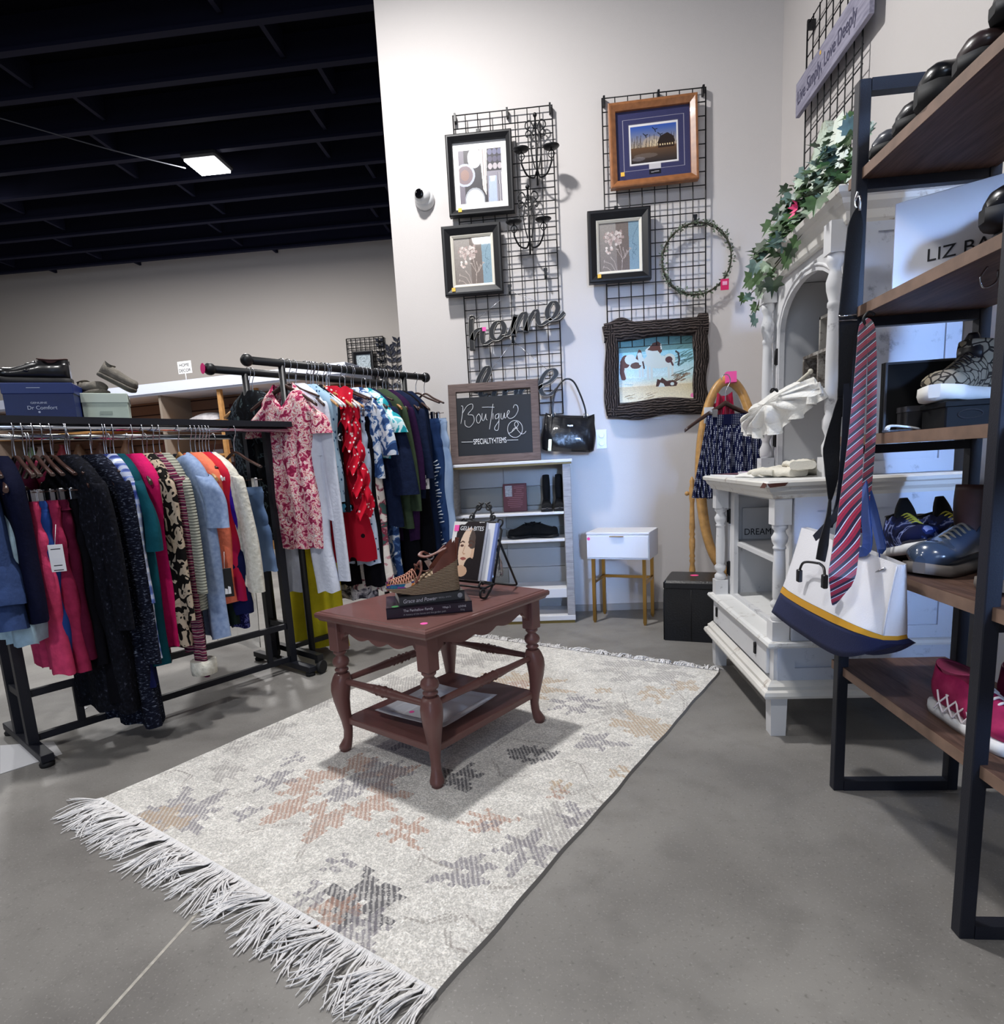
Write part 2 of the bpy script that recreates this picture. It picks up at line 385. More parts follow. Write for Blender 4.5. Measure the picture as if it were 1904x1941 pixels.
for a in [(335, 1545, .16, GR, 7, .35), (300, 1560, .10, TN, 5, .3), (650, 1500, .235, PE, 8, .22, .2, .52), (720, 1470, .12, GR, 6, .3), (655, 1500, .075, GR, 8, .35),
          (690, 1710, .115, DK, 7, .35), (640, 1725, .07, PE, 6, .4), (680, 1765, .075, GR, 6, .4), (590, 1700, .05, GR, 5, .4), (880, 1655, .085, GR, 8, .4), (768, 1577, .085, PE, 6, .5), (925, 1560, .085, PE, 8, .5),
          (930, 1565, .045, GR, 6, .5), (1060, 1570, .14, LG, 6, .4, .5), (1000, 1610, .10, GR, 6, .45), (1085, 1545, .07, GR, 4, .55), (1010, 1430, .085, DK, 4, .25, .2, .45), (1010, 1430, .03, DK, 4, .3),
          (1135, 1408, .10, GR, 5, .5), (870, 1475, .09, DK, 5, .4), (1225, 1378, .17, TN, 6, .35, .3, 0, .7), (1215, 1272, .25, LG, 9, .25, 0, .45, .7), (985, 1300, .24, TN, 9, .3, 0, .3, .8), (985, 1300, .07, PE, 7, .3),
          (1090, 1335, .12, GR, 8, .4, 0, .3), (1165, 1345, .09, LG, 6, .45), (1240, 1316, .10, TN, 8, .45, 0, .35), (520, 1480, .085, GR, 6, .5), (450, 1415, .09, LG, 5, .45, .4, 0, .7), (430, 1462, .10, LG, 5, .35, .3, 0, .6),
          (520, 1385, .12, LG, 6, .4, .3, 0, .7), (600, 1335, .10, LG, 6, .4), (640, 1640, .05, GR, 5, .5), (1065, 1490, .05, TN, 6, .5), (1060, 1505, .04, PE, 5, .5), (1180, 1465, .05, TN, 5, .5), (470, 1540, .05, GR, 5, .5),
          (900, 1250, .16, LG, 7, .4), (960, 1240, .12, LG, 7, .4), (1300, 1300, .08, TN, 6, .4), (760, 1300, .18, LG, 7, .35), (700, 1250, .14, LG, 7, .4), (820, 1380, .2, GR, 8, .3, 0, .5), (560, 1440, .05, GR, 5, .5), (1145, 1310, .05, TN, 6, .4)]:
    blob(*a)
VN = '#a39d99'
for pts in [[(450, 1580), (520, 1565), (600, 1560), (640, 1540)], [(560, 1630), (585, 1590), (600, 1555)], [(930, 1680), (970, 1680), (1000, 1660), (1040, 1660)], [(840, 1745), (880, 1730), (915, 1765), (970, 1740)], [(845, 1760), (850, 1790), (880, 1800), (900, 1815)],
            [(790, 1640), (800, 1620), (830, 1640), (860, 1650)], [(1060, 1440), (1100, 1450), (1120, 1490), (1080, 1505), (1060, 1500)], [(1110, 1500), (1150, 1530)], [(300, 1470), (330, 1460), (360, 1470), (340, 1490)], [(1270, 1280), (1280, 1310), (1300, 1330), (1295, 1350)],
            [(1180, 1310), (1185, 1340), (1160, 1360), (1110, 1375)], [(640, 1740), (600, 1740), (540, 1720)], [(760, 1740), (800, 1750), (850, 1730)], [(480, 1500), (440, 1510), (400, 1500)], [(930, 1420), (960, 1400), (1000, 1405), (1050, 1410)], [(930, 1440), (950, 1470), (1000, 1470)]]:
    P = [rugpx(*p) for p in pts]
    for off in (0, .012):
        cv.line([(u+off/RW, v) for u, v in P], .0020, VN, np.where(hatch, .62, .12), ASP)
RUGM = painted('rug_weave', .95, spec=.1, bump=.9)
wob = lambda v: .002*sin(v*23)+.0012*sin(v*57)
cv.obj('pile', lambda u, v: (-RW*(1-u)+wob(v), RL*(1-v)+.004*sin(u*31), .012), RUGM, rug)
b = MB(); N = 60
b.loft([[(-RW+wob(1-k/N), RL*k/N, .012), (-RW-.004+wob(1-k/N), RL*k/N, .0005), (.004+wob(1-k/N), RL*k/N, .0005), (wob(1-k/N), RL*k/N, .012)] for k in range(N+1)], True, False, False)
b.box(-RW, 0, -.003, .004, .001, .0115).box(-RW, 0, RL-.004, RL+.003, .001, .0115); b.obj('edge_binding', mat('rug_edge', '#8d8a86', .95), rug)
FRM = mat('fringe_cotton', '#e8e6e6', .9, noise=.12, nscale=200)
def fringe(y0, sgn, n, ln, seed):
    random.seed(seed); b = MB()
    for i in range(n):
        u = -RW+RW*(i+.5)/n; tuft = math.floor(i/5); random.seed(seed*1000+tuft); ang = random.gauss(-.15, .30)+.22*sin(tuft*.35); cur = random.gauss(0, .5); L0 = ln*random.uniform(.75, 1.1); zz = random.uniform(.004, .022)
        random.seed(seed*77777+i); ang += random.gauss(0, .16); cur += random.gauss(0, .5); L = L0*random.uniform(.85, 1.08)
        P = [Vector((u, y0-sgn*.006, .0135))]; a = ang*.3
        for k in range(1, 8):
            a += (ang*.9+cur*(k/7-.3))*.22 if k > 1 else ang*.3
            P.append(P[-1]+Vector((sin(a)*L/7, sgn*cos(a)*L/7, 0))); f = k/7
            P[-1].z = .004+zz*sin(PI*min(1, f*1.05))*(1-.2*f)
        b.tube(P, [.0021]*3+[.0019]*4+[.0012], 4, False)
    return b
fringe(0, -1, 560, .145, 2).obj('fringe', FRM, rug, kind='stuff')
fringe(RL, 1, 420, .085, 3).obj('fringe', FRM, rug, kind='stuff')

# ---------------------------------------------------------------- coffee table
TBL = mat('plum_brown_paint', '#6b4743', .42, coat=.15, noise=.08, nscale=9, bump=.05, bscale=60)
TA = -.58; TCX, TCY = -.462, -1.968
tb = thing('coffee_table', 'plum-brown painted coffee table with cabriole legs, standing on the cream rug', 'coffee table', (TCX, TCY, 0), TA)
tb.location.z = .0125
TW, TD, TH = .566, .674, .538          # along u, along v, height
b = MB(); n_ = 10
def rrect(hx, hy, z): return [(-hx, -hy, z), (hx, -hy, z), (hx, hy, z), (-hx, hy, z)]
b.loft([rrect(TW/2-.012, TD/2-.012, TH-.034), rrect(TW/2-.008, TD/2-.008, TH-.026), rrect(TW/2-.001, TD/2-.001, TH-.022), rrect(TW/2, TD/2, TH-.010), rrect(TW/2-.004, TD/2-.004, TH-.004), rrect(TW/2-.014, TD/2-.014, TH-.003), rrect(TW/2-.016, TD/2-.016, TH)], True, True, False)
b.obj('tabletop', TBL, tb)
LX, LY = TW/2-.055, TD/2-.055
def apron(L):
    N = 48; top = TH-.034; out = [(-L, top)]
    for k in range(N+1):
        s = -1+2*k/N; a = abs(s)
        dz = .050+.030*max(0, 1-(a/.22)**2)*.6 if a < .22 else .050+.012*sin((a-.22)/.78*PI*1.9) if a < .80 else .050+.052*((a-.80)/.20)**1.5
        out.append((s*L, top-dz))
    return out+[(L, top)]
for sg in (-1, 1):
    MB().prism(apron(LX-.01), -.009, .009, 'y', T=Tm((0, sg*LY, 0))).obj('apron', TBL, tb)
    MB().prism(apron(LY-.01), -.009, .009, 'y', T=Tm((sg*LX, 0, 0), PI/2)).obj('apron', TBL, tb)
def tleg(sx, sy):
    b = MB(); bl = .026
    b.box(-bl, bl, -bl, bl, TH-.150, TH-.034, bev=.003)
    b.lathe([(.020, .390), (.024, .386), (.024, .378), (.017, .372), (.017, .366), (.028, .356), (.031, .344), (.027, .332), (.019, .326), (.019, .322), (.025, .318), (.025, .312), (.018, .308), (.022, .300)], 18)
    c = []; dx, dy = sx*.7071, sy*.7071
    for z, o, r in [(.302, 0, .024), (.285, .002, .031), (.262, .007, .034), (.235, .011, .0325), (.20, .011, .028), (.16, .007, .023), (.12, .001, .0185), (.08, -.002, .0155), (.05, .001, .0155), (.032, .008, .019), (.018, .014, .0225), (.009, .015, .021), (.006, .015, .016), (0, .015, .018)]:
        k = 16; c.append([(dx*o+r*(abs(cos(2*PI*i/k))**.75*np.sign(cos(2*PI*i/k))), dy*o+r*(abs(sin(2*PI*i/k))**.75*np.sign(sin(2*PI*i/k))), z) for i in range(k)])
    b.loft(c, True, True, True); return b
for sx in (-1, 1):
    for sy in (-1, 1):
        o = tleg(sx, sy).obj('leg', TBL, tb); o.location = (sx*LX, sy*LY, 0)
def stretch(L):
    P = [(0, .010), (.04, .011), (.28, .013), (.38, .0165), (.41, .0135), (.425, .019), (.44, .0135), (.46, .018), (.48, .0135), (.5, .021)]
    P = P+[(1-s, r) for s, r in P[::-1][1:]]
    return MB().lathe([(r, -L+2*L*s) for s, r in P], 14)
for sg in (-1, 1):
    o = stretch(LX-.018).obj('stretcher', TBL, tb); o.rotation_euler = (0, PI/2, 0); o.location = (0, sg*LY, .272)
    o = stretch(LY-.018).obj('stretcher', TBL, tb); o.rotation_euler = (PI/2, 0, 0); o.location = (sg*LX, 0, .272)
MB().box(-LX-.004, LX+.004, -LY-.004, LY+.004, .105, .130, bev=.003).obj('lower_shelf', TBL, tb)
def on_table(px, py, z): return tb.matrix_world.inverted() @ at(px, py, z=z)
bpy.context.view_layer.update()
def disc(r, c, m, name, parent, T=None, label=None, z=.0006):
    b = MB().lathe([(r, 0), (r, z)], 18, (0, 0, 0)); o = b.obj(name, m, parent); o.matrix_local = Matrix.Translation(Vector(c)) @ (T or Matrix.Identity(4))
    if label: o['label'] = label
    return o
p = on_table(804, 1182, TH+.0125); disc(.012, (p.x, p.y, TH), PINK, 'price_sticker', tb, label='round pink sticker')
# ---------------------------------------------------------------- back wall: wire grids and what hangs on them
def wire_grid(name, label, W, H, T, nx, nz, r=.0032, legs=True):
    b = MB()
    for i in range(nx+1): b.tube([(W*i/nx, 0, 0), (W*i/nx, 0, -H)], r if 0 < i < nx else r*1.35, 6)
    for k in range(nz+1): b.tube([(0, .004, -H*k/nz), (W, .004, -H*k/nz)], r, 6)
    if legs:
        for x in (.012, W*.55, W-.012): b.box(x-.006, x+.006, -.006, .034, -.035, .012)
    o = b.obj(name, BLK); o.matrix_world = T; return tag(o, label, 'wire grid', 'black wire grid panels')
wire_grid('wire_grid_panel', 'tall black wire grid on the back wall behind the two candle sconces', .6096, 1.8288, Tm((-.5438, -.036, 3.172)), 8, 24)
wire_grid('wire_grid_panel', 'black wire grid on the back wall behind the wooden-framed duck print', .6096, 1.4478, Tm((.3677, -.036, 3.177)), 8, 19)
wire_grid('wire_grid_panel', 'black wire grid on the right wall carrying the long lettered plank', .6096, 1.3, Tm((1.394, -.452, 3.20), -PI/2), 8, 17)
def hook(px, py, label, y=-.05, ln=.05):
    p = at(px, py, y=y)
    b = MB().box(-.009, .009, .0, .008, -.008, ln).tube([(0, 0, 0), (0, -.014, -.004), (0, -.02, .01)], .004, 6)
    b.box(-.012, .012, .004, .016, ln-.01, ln+.006); o = b.obj('grid_hook', BLK); o.location = p; tag(o, label, 'hook', 'black grid hooks')
for a in [(907, 262, 'black grid hook above the plates picture'), (892, 442, 'grid hook above the flower picture below the plates picture'), (967, 556, 'black hook from which the HOME word sign hangs'),
          (1035, 525, 'empty black grid hook right of the flower picture'), (1169, 408, 'black grid hook above the flower picture under the duck print'), (1319, 424, 'black grid hook holding the thin wreath'), (973, 648, 'black hook from which the LOVE word sign hangs')]:
    hook(*a)

BLKFR = mat('black_picture_frame', '#0a0a10', .45, noise=.15, nscale=40)
CREAMFR = mat('cream_liner', '#d9d4c8', .5)
GLASSY = painted('printed_picture', .35, coat=.25)
def picture(name, label, box, fw, fm, cvs, y=-.05, dep=.04, liner=None, lm=None, sticker=None, rx=0, rot=0):
    x0, x1, z0, z1 = box; cx, cz = (x0+x1)/2, (z0+z1)/2; hx, hz = (x1-x0)/2, (z1-z0)/2
    t = thing(name, label, 'picture', (cx, y, cz), rot=(rx, rot, 0), group=None)
    rect_frame(MB(), -hx, hx, -hz, hz, fw, -dep, .006, slope=.016).obj('frame', fm, t)
    ix, iz = hx-fw, hz-fw
    MB().box(-ix-.004, ix+.004, -.002, .006, -iz-.004, iz+.004).obj('backing', PAPER, t)
    if liner:
        rect_frame(MB(), -ix, ix, -iz, iz, liner, -dep+.02, -.002, slope=.008).obj('liner', lm, t); ix -= liner; iz -= liner
    cvs.obj('print', lambda u, v: (-ix+2*ix*u, -.006, iz-2*iz*v), GLASSY, t)
    if sticker:
        sx, sz, sm = sticker; MB().box(sx-.011, sx+.011, -dep-.003, -dep+.002, sz-.011, sz+.011).obj('price_sticker', sm, t, label='small coloured price sticker')
    return t
def bx(tl, br, y):
    a, c = at(*tl, y=y), at(*br, y=y); return (a.x, c.x, c.z, a.z)
# plates picture
c = Canvas(150, 150, '#ece9e8'); c.poly([(.10, .12), (.90, .12), (.90, .90), (.10, .90)], '#2b2730'); c.poly([(.10, .12), (.20, .12), (.20, .90), (.10, .90)], '#6d6672')
c.ell(.40, .24, .13, .145, '#cfd0d6'); c.ell(.40, .24, .10, .115, '#e8e9ec'); c.ell(.21, .48, .19, .17, '#aeb2c4'); c.ell(.21, .48, .15, .135, '#7c6a70'); c.ell(.21, .48, .08, .08, '#8f7068')
c.ell(.38, .86, .19, .19, '#9da0a8'); c.ell(.38, .87, .17, .17, '#f0f0ee'); c.poly([(.50, .12), (.64, .12), (.60, .80), (.54, .70)], '#d8cfca'); c.poly([(.55, .12), (.57, .12), (.57, .7), (.56, .7)], '#8d7e80'); c.poly([(.60, .12), (.615, .12), (.60, .7), (.59, .7)], '#a99c9c')
for i in range(3):
    for j in range(3): c.ell(.69+.09*i, .17+.105*j, .042, .045, ['#6a6a86', '#555066', '#b7aeb4'][j])
c.poly([(.63, .45), (.90, .45), (.90, .90), (.63, .90)], '#8b8792'); c.poly([(.66, .52), (.80, .52), (.80, .90), (.64, .90)], '#a9b6dc'); c.poly([(.68, .52), (.78, .52), (.76, .60), (.69, .60)], '#e2e4ee')
for k in range(4): c.line([(.83+.02*k, .48), (.84+.02*k, .9)], .004, ['#5a5560', '#d0cccc'][k % 2])
c.poly([(.10, .0), (.90, 0), (.90, .10), (.10, .10)], '#efecea'); m = np.zeros((150, 150), bool); m[:] = True; m &= ~((c.U > .10) & (c.U < .90) & (c.V > .12) & (c.V < .90)); c.put(m.astype(float), '#efedec'); c.noise(.04, 1)
picture('framed_picture', 'black-framed picture of plates and curtains with a wide white border', bx((845, 262), (977, 404), -.05), 0.038, BLKFR, c, sticker=(-.135, -.202, YEL), rot=.004)
def flowers(seed):
    c = Canvas(120, 120, '#8f8a86'); c.grad('#9b9590', '#7d746f'); c.poly([(.42, 0), (.74, 0), (.76, 1), (.45, 1)], '#6a5d57', .8); c.poly([(.74, 0), (1, 0), (1, 1), (.76, 1)], '#7d98a8')
    c.line([(.98, .1), (.86, .3), (.84, .45), (.93, .5)], .005, '#54707e'); c.line([(.95, .55), (.82, .7), (.85, .8)], .005, '#54707e'); c.line([(.9, .44), (.84, .62), (.92, .7)], .004, '#54707e')
    r = random.Random(seed)
    for k in range(60):
        a, q = r.random()*6.28, r.random()**.6; c.ell(.38+.26*q*cos(a), .30+.16*q*sin(a), .035, .03, r.choice(['#c9bdb8', '#bcaca7', '#b3a09b', '#d6ccc7', '#a5918c']), r.random()*3)
    for k in range(10): c.ell(.17+.16*r.random(), .50+.12*r.random(), .03, .025, r.choice(['#e3d9d4', '#cdb9b2']))
    for P in [[(.56, 1), (.58, .75), (.45, .55)], [(.56, .8), (.7, .6)], [(.57, .72), (.52, .5)], [(.62, .75), (.78, .55)], [(.40, 1), (.3, .85), (.12, .78)], [(.44, 1), (.38, .8), (.3, .72)], [(.30, 1), (.20, .92), (.10, .90)], [(.66, .72), (.6, .55)]]:
        c.line(P, .006, '#b3a59e'); c.ell(P[-1][0], P[-1][1], .035, .011, '#b5a7a0', r.random()*2)
    return c.noise(.08, seed)
picture('framed_picture', 'black-framed pale flower picture, left one, under the plates picture', bx((838, 434), (956, 556), -.05), 0.050, BLKFR, flowers(1), liner=.019, lm=CREAMFR, sticker=(-.13, -.172, YEL))
picture('framed_picture', 'black-framed pale flower picture under the duck print', bx((1113, 405), (1234, 531), -.05), 0.050, BLKFR, flowers(1), liner=.019, lm=CREAMFR, sticker=(-.128, -.172, YEL))
# duck print
c = Canvas(200, 160, '#3a3b62'); c.noise(.05, 3); bd = [(.03, .03), (.97, .03), (.97, .97), (.03, .97), (.03, .03)]
c.line([(.10, .12), (.92, .12), (.92, .86), (.10, .86), (.10, .12)], .003, '#9b98a8', 1, .8); c.poly([(.17, .19), (.85, .19), (.85, .80), (.17, .80)], '#54526a'); c.poly([(.18, .20), (.84, .20), (.84, .79), (.18, .79)], '#e6e4e6'); 
sc = c.mask([(.20, .23), (.82, .23), (.82, .76), (.20, .76)]); c.grad('#3357b0', '#b9a68c', .23, .54, sc & (c.V < .54)); c.grad('#6d5038', '#2f2a2c', .54, .76, sc & (c.V >= .54)); c.ell(.50, .47, .13, .08, '#d8b88c', 0, .35); c.ell(.52, .49, .07, .05, '#ecd9b4', 0, .5)
r = random.Random(9)
for k in range(38): u = .21+.6*r.random(); c.line([(u, .54), (u+.01, .54-.16*r.random()-.03)], .004, r.choice(['#2c2b36', '#3d332f', '#4a4038']), .55)
c.ell(.40, .66, .16, .035, '#776c66', 0, .6); c.ell(.30, .70, .09, .03, '#8d8a92', 0, .5); c.poly([(.56, .50), (.60, .40), (.70, .36), (.78, .42), (.80, .50)], '#2c221f'); c.poly([(.57, .50), (.79, .50), (.79, .57), (.57, .57)], '#35241d')
for k in range(6): c.poly([(.59+.033*k, .515), (.605+.033*k, .515), (.605+.033*k, .54), (.59+.033*k, .54)], '#e7d2a6')
for x, y in [(.40, .37), (.53, .30), (.60, .38)]: c.line([(x-.03, y-.03), (x, y), (x+.035, y-.01)], .006, '#20242e'); c.line([(x, y), (x+.01, y+.03)], .006, '#20242e')
c.poly([(.44, .79), (.60, .79), (.60, .86), (.44, .86)], '#cfccd0'); c.poly([(.44, .87), (.60, .87), (.60, .94), (.44, .94)], '#15151c'); c.line([(.47, .905), (.57, .90)], .006, '#9c9ca4')
picture('framed_picture', 'wooden-framed duck print with navy mat and a cabin at dusk', bx((1153, 201), (1322, 345), -.05), .042, mat('honey_oak_frame', '#99643f', .35, noise=.2, nscale=30, coat=.3), c, sticker=(-.19, -.165, YEL), rot=-.018)

# rustic horse picture: carved driftwood frame
HX0, HX1, HZ0, HZ1 = bx((1145, 612), (1343, 783), -.06)
hz = thing('rustic_framed_picture', 'horse painting in a thick gnarled dark-wood frame above the round mirror', 'picture', ((HX0+HX1)/2, -.02, (HZ0+HZ1)/2))
hx, hh = (HX1-HX0)/2, (HZ1-HZ0)/2
RUST = ramp_mat('weathered_wood', 'wave', [(0, '#171313'), (.45, '#352c2a'), (1, '#5a504c')], 19, .8, dist=6, detail=4, const=False, bump=.9, bands='Z', spec=.2)
RUSTV = ramp_mat('weathered_wood_upright', 'wave', [(0, '#171313'), (.45, '#352c2a'), (1, '#5a504c')], 21, .8, dist=6, detail=4, const=False, bump=.9, bands='X', spec=.2)
def rail_(L, wfun, vertical, seed):
    r = random.Random(seed); ph = [r.random()*6 for _ in range(6)]
    def fn(u, v):
        s = u*2-1; a0, a1 = wfun(s)
        k = 2*v; q = 1 if v > 1 else 0
        t = v; ang = PI*t; d = a0+(a1-a0)*(1-cos(ang))/2
        groove = .0022*sin(t*44+ph[0]+2.2*sin(s*2.3+ph[1]))+.0016*sin(t*83+ph[2]+3*sin(s*3.1+ph[4]))
        dep = -.012-.045*sin(ang)**.6-(groove if .05 < t < .95 else 0)
        wav = .006*sin(s*7+ph[3])*(1 if t < .1 else .4)
        return (d+wav*.6, dep, s*L) if vertical else (s*L, dep, d+wav*.6)
    return MB().grid(60, 26, fn)
b = rail_(hx, lambda s: (hh-.005+.035*math.exp(-((s+.65)/.18)**2)+.02*(s > .8)-.012*s*0, hh-.112+.008*sin(s*3+1)), False, 1); b.obj('frame_rail', RUST, hz)
b = rail_(hx-.01, lambda s: (-hh+.0+.01*sin(s*4), -hh+.10+.016*sin(s*2.6+1.2)), False, 2); b.obj('frame_rail', RUST, hz)
b = rail_(hh-.02, lambda s: (-hx+.0+.008*sin(s*4), -hx+.090+.003*sin(s*6)), True, 3); b.obj('frame_rail', RUSTV, hz)
b = rail_(hh-.03, lambda s: (hx-.0+.008*sin(s*5), hx-.088+.003*sin(s*6+1)), True, 4); b.obj('frame_rail', RUSTV, hz)
c = Canvas(240, 190, '#9fd0dc'); c.grad('#4f7d80', '#67929a', 0, .22); c.grad('#8fcfe4', '#cfe9ee', .22, .62); c.grad('#bfe0e4', '#e9e2cc', .62, .76); c.grad('#d8cba8', '#efe7cc', .76, 1)
c.noise(.05, 2, 2); r = random.Random(4)
for k in range(26): y = .26+.5*r.random(); x = r.random(); c.line([(x, y), (x+.10+.1*r.random(), y+.015)], .006, r.choice(['#e3f3f4', '#7fb8c6', '#c8e6ea', '#5f9aa2']), .6)
for k in range(30): x = .84+.16*r.random(); y = .02+.6*r.random(); c.line([(x, y), (x-.05-.08*r.random(), y+.04)], .007, r.choice(['#3f6668', '#5a8486', '#2f5254']), .7)
W_, B_ = '#ccdbdb', '#5a3730'
def bodyh(x, y, s, fl=1):
    c.ell(x, y, .15*s, .085*s, W_); c.ell(x-.11*s*fl, y-.02*s, .06*s, .08*s, W_); c.ell(x+.11*s*fl, y-.03*s, .065*s, .075*s, W_)
    for lx in (-.13, -.09, .10, .14): c.line([(x+lx*s, y), (x+lx*s+.005, y+.22*s)], .014*s, W_)
bodyh(.55, .40, 1.15); bodyh(.20, .40, .95)
c.poly([(.42, .40), (.37, .20), (.45, .12), (.50, .10), (.58, .32), (.56, .42)], W_); c.poly([(.40, .20), (.47, .10), (.53, .08), (.55, .09), (.58, .13), (.585, .24), (.56, .27), (.53, .22), (.46, .22)], B_); c.line([(.57, .13), (.575, .2)], .008, W_)
c.ell(.67, .37, .045, .05, '#54343a'); c.line([(.69, .38), (.72, .46)], .012, '#54343a'); c.line([(.76, .25), (.79, .28), (.80, .38), (.79, .46)], .012, '#3a3a42')
c.ell(.12, .36, .06, .10, B_); c.line([(.08, .36), (.07, .52), (.09, .62)], .03, B_); c.ell(.18, .33, .07, .08, W_); c.ell(.25, .43, .07, .05, '#5f4744'); c.poly([(.27, .24), (.25, .32), (.29, .36), (.34, .30), (.32, .20), (.29, .18)], B_); c.line([(.30, .26), (.32, .40)], .03, W_); c.line([(.34, .38), (.355, .48)], .010, '#473235')
c.poly([(.50, .78), (.52, .66), (.56, .68), (.58, .64), (.64, .70), (.72, .69), (.78, .74), (.76, .79)], '#4a2f2c'); c.poly([(.53, .79), (.56, .72), (.60, .74), (.62, .79)], W_); c.ell(.71, .75, .025, .025, W_)
for k in range(26): x, y = .70+.2*r.random(), .62+.1*r.random(); c.line([(x, y), (x+.05, y-.03)], .006, r.choice(['#6a5140', '#5a4636', '#8c7358']), .8)
for k in range(14): x, y = .02+.5*r.random(), .86+.1*r.random(); c.line([(x, y), (x+.06, y-.02)], .006, r.choice(['#a08a64', '#c2ab82', '#7c6a4c']), .6)
c.ell(.97, .95, .03, .035, '#ff86c0'); ix, iz = hx-.075, hh-.10
c.obj('painting', lambda u, v: (-ix+2*ix*u, -.014, iz-2*iz*v), painted('oil_painting', .6), hz)
MB().box(-ix, ix, -.010, .004, -iz, iz).obj('backing', DARKWOOD, hz)

# candle sconces
def scroll(x, z, r0, turns, s=1, a0=0, y=0, n=16, sgn=1):
    return [(x+s*(r0*(1-.75*k/n))*cos(a0+sgn*2*PI*turns*k/n), y, z+(r0*(1-.75*k/n))*sin(a0+sgn*2*PI*turns*k/n)) for k in range(n+1)]
def sconce(px, py, label):
    p = at(px, py, y=-.05); t = thing('candle_sconce', label, 'sconce', p, 0, 'wrought-iron candle sconces')
    b = MB(); b.tube([(0, 0, .19), (0, -.004, -.20)], .006, 8); b.sphere((0, -.004, .195), .013, 10, 7)
    for s in (-1, 1):
        b.tube(spl([(s*.012, 0, -.10), (s*.032, -.01, 0), (s*.022, -.01, .08), (s*.006, 0, .15)], 6), .0042, 6)
        b.tube(spl([(s*.006, 0, .12), (s*.03, 0, .165), (s*.055, 0, .16), (s*.062, 0, .135), (s*.048, 0, .122), (s*.036, 0, .136)], 6), .0042, 6)
        b.tube(spl([(s*.01, 0, .08), (s*.04, 0, .115), (s*.06, 0, .10), (s*.055, 0, .08), (s*.042, 0, .088)], 6), .004, 6)
    b.obj('back_plate', BLK, t)
    for s in (-1, 1):
        b = MB(); b.tube(spl([(s*.004, 0, -.12), (s*.02, -.03, -.165), (s*.06, -.07, -.165), (s*.088, -.10, -.12), (s*.09, -.105, -.095)], 8), .0055, 7)
        c0 = (s*.09, -.105, -.06)
        for k in range(4): b.tube([(c0[0]+.019*sin(PI*j/8)*cos(PI*k/2), c0[1]+.019*sin(PI*j/8)*sin(PI*k/2), c0[2]-.04+.05*j/8) for j in range(9)], .003, 5)
        b.obj('arm', BLK, t)
        MB().lathe([(.010, .012), (.040, .017), (.050, .026), (.047, .027), (.018, .020), (.016, .024), (.012, .040), (.009, .040), (.010, .022)], 20, c0).obj('candle_cup', BLK, t)
sconce(1017, 285, 'upper wrought-iron candle sconce on the wire grid beside the plates picture')
sconce(1003, 419, 'lower wrought-iron candle sconce, under its twin on the wire grid')

# word signs bent from metal strip
WSIG = mat('sign_dark_face', '#1f1d1d', .5); WEDG = mat('sign_metal_edge', '#a39f99', .35, .6)
def z6(p, y=-.06): return at(820+p[0]/5.289, 540+p[1]/5.289, y=y)
def ribbon(b, pts, hw, y0, y1, mat=None, taper=True):
    P = spl([(q.x, 0, q.z) for q in pts], 7); n = len(P); rings = []
    for i in range(n):
        t = (P[min(i+1, n-1)]-P[max(i-1, 0)]).normalized(); nx, nz = -t.z, t.x; k = hw*(1 if not taper else .45+.75*abs(t.z)**1.3)
        rings.append([(P[i].x-nx*k, y0, P[i].z-nz*k), (P[i].x+nx*k, y0, P[i].z+nz*k), (P[i].x+nx*k, y1, P[i].z+nz*k), (P[i].x-nx*k, y1, P[i].z-nz*k)])
    b.loft(rings, True, True, False, mat); return b
HOME = [[(415, 345), (400, 335), (392, 420), (400, 560), (405, 660)], [(402, 560), (430, 490), (480, 450), (505, 470), (505, 550), (530, 600), (600, 560)],
        [(690, 380), (640, 390), (600, 460), (605, 530), (650, 560), (700, 520), (725, 440), (700, 385), (680, 380)], [(700, 525), (770, 500), (815, 410), (840, 310)], [(835, 330), (815, 430), (818, 520)], [(818, 500), (860, 380), (910, 300), (938, 310), (935, 400), (940, 480)],
        [(940, 470), (980, 350), (1035, 270), (1055, 300), (1060, 370), (1090, 410), (1140, 385)], [(1140, 385), (1220, 330), (1258, 250), (1240, 195), (1200, 190), (1160, 250), (1155, 320), (1190, 362), (1260, 350), (1325, 285)]]
LOVE = [[(440, 1090), (470, 960), (520, 860), (560, 830), (572, 880), (530, 970), (490, 1070), (500, 1120), (560, 1100)], [(700, 1040), (640, 1060), (620, 1120), (660, 1160), (720, 1120), (730, 1060), (700, 1040)], [(730, 1070), (800, 1050), (840, 1060), (850, 1150), (900, 1060), (960, 1030)],
        [(1010, 1090), (1090, 1020), (1180, 975), (1240, 905), (1215, 855), (1150, 875), (1095, 960), (1085, 1050), (1120, 1105), (1180, 1105), (1250, 1050)]]
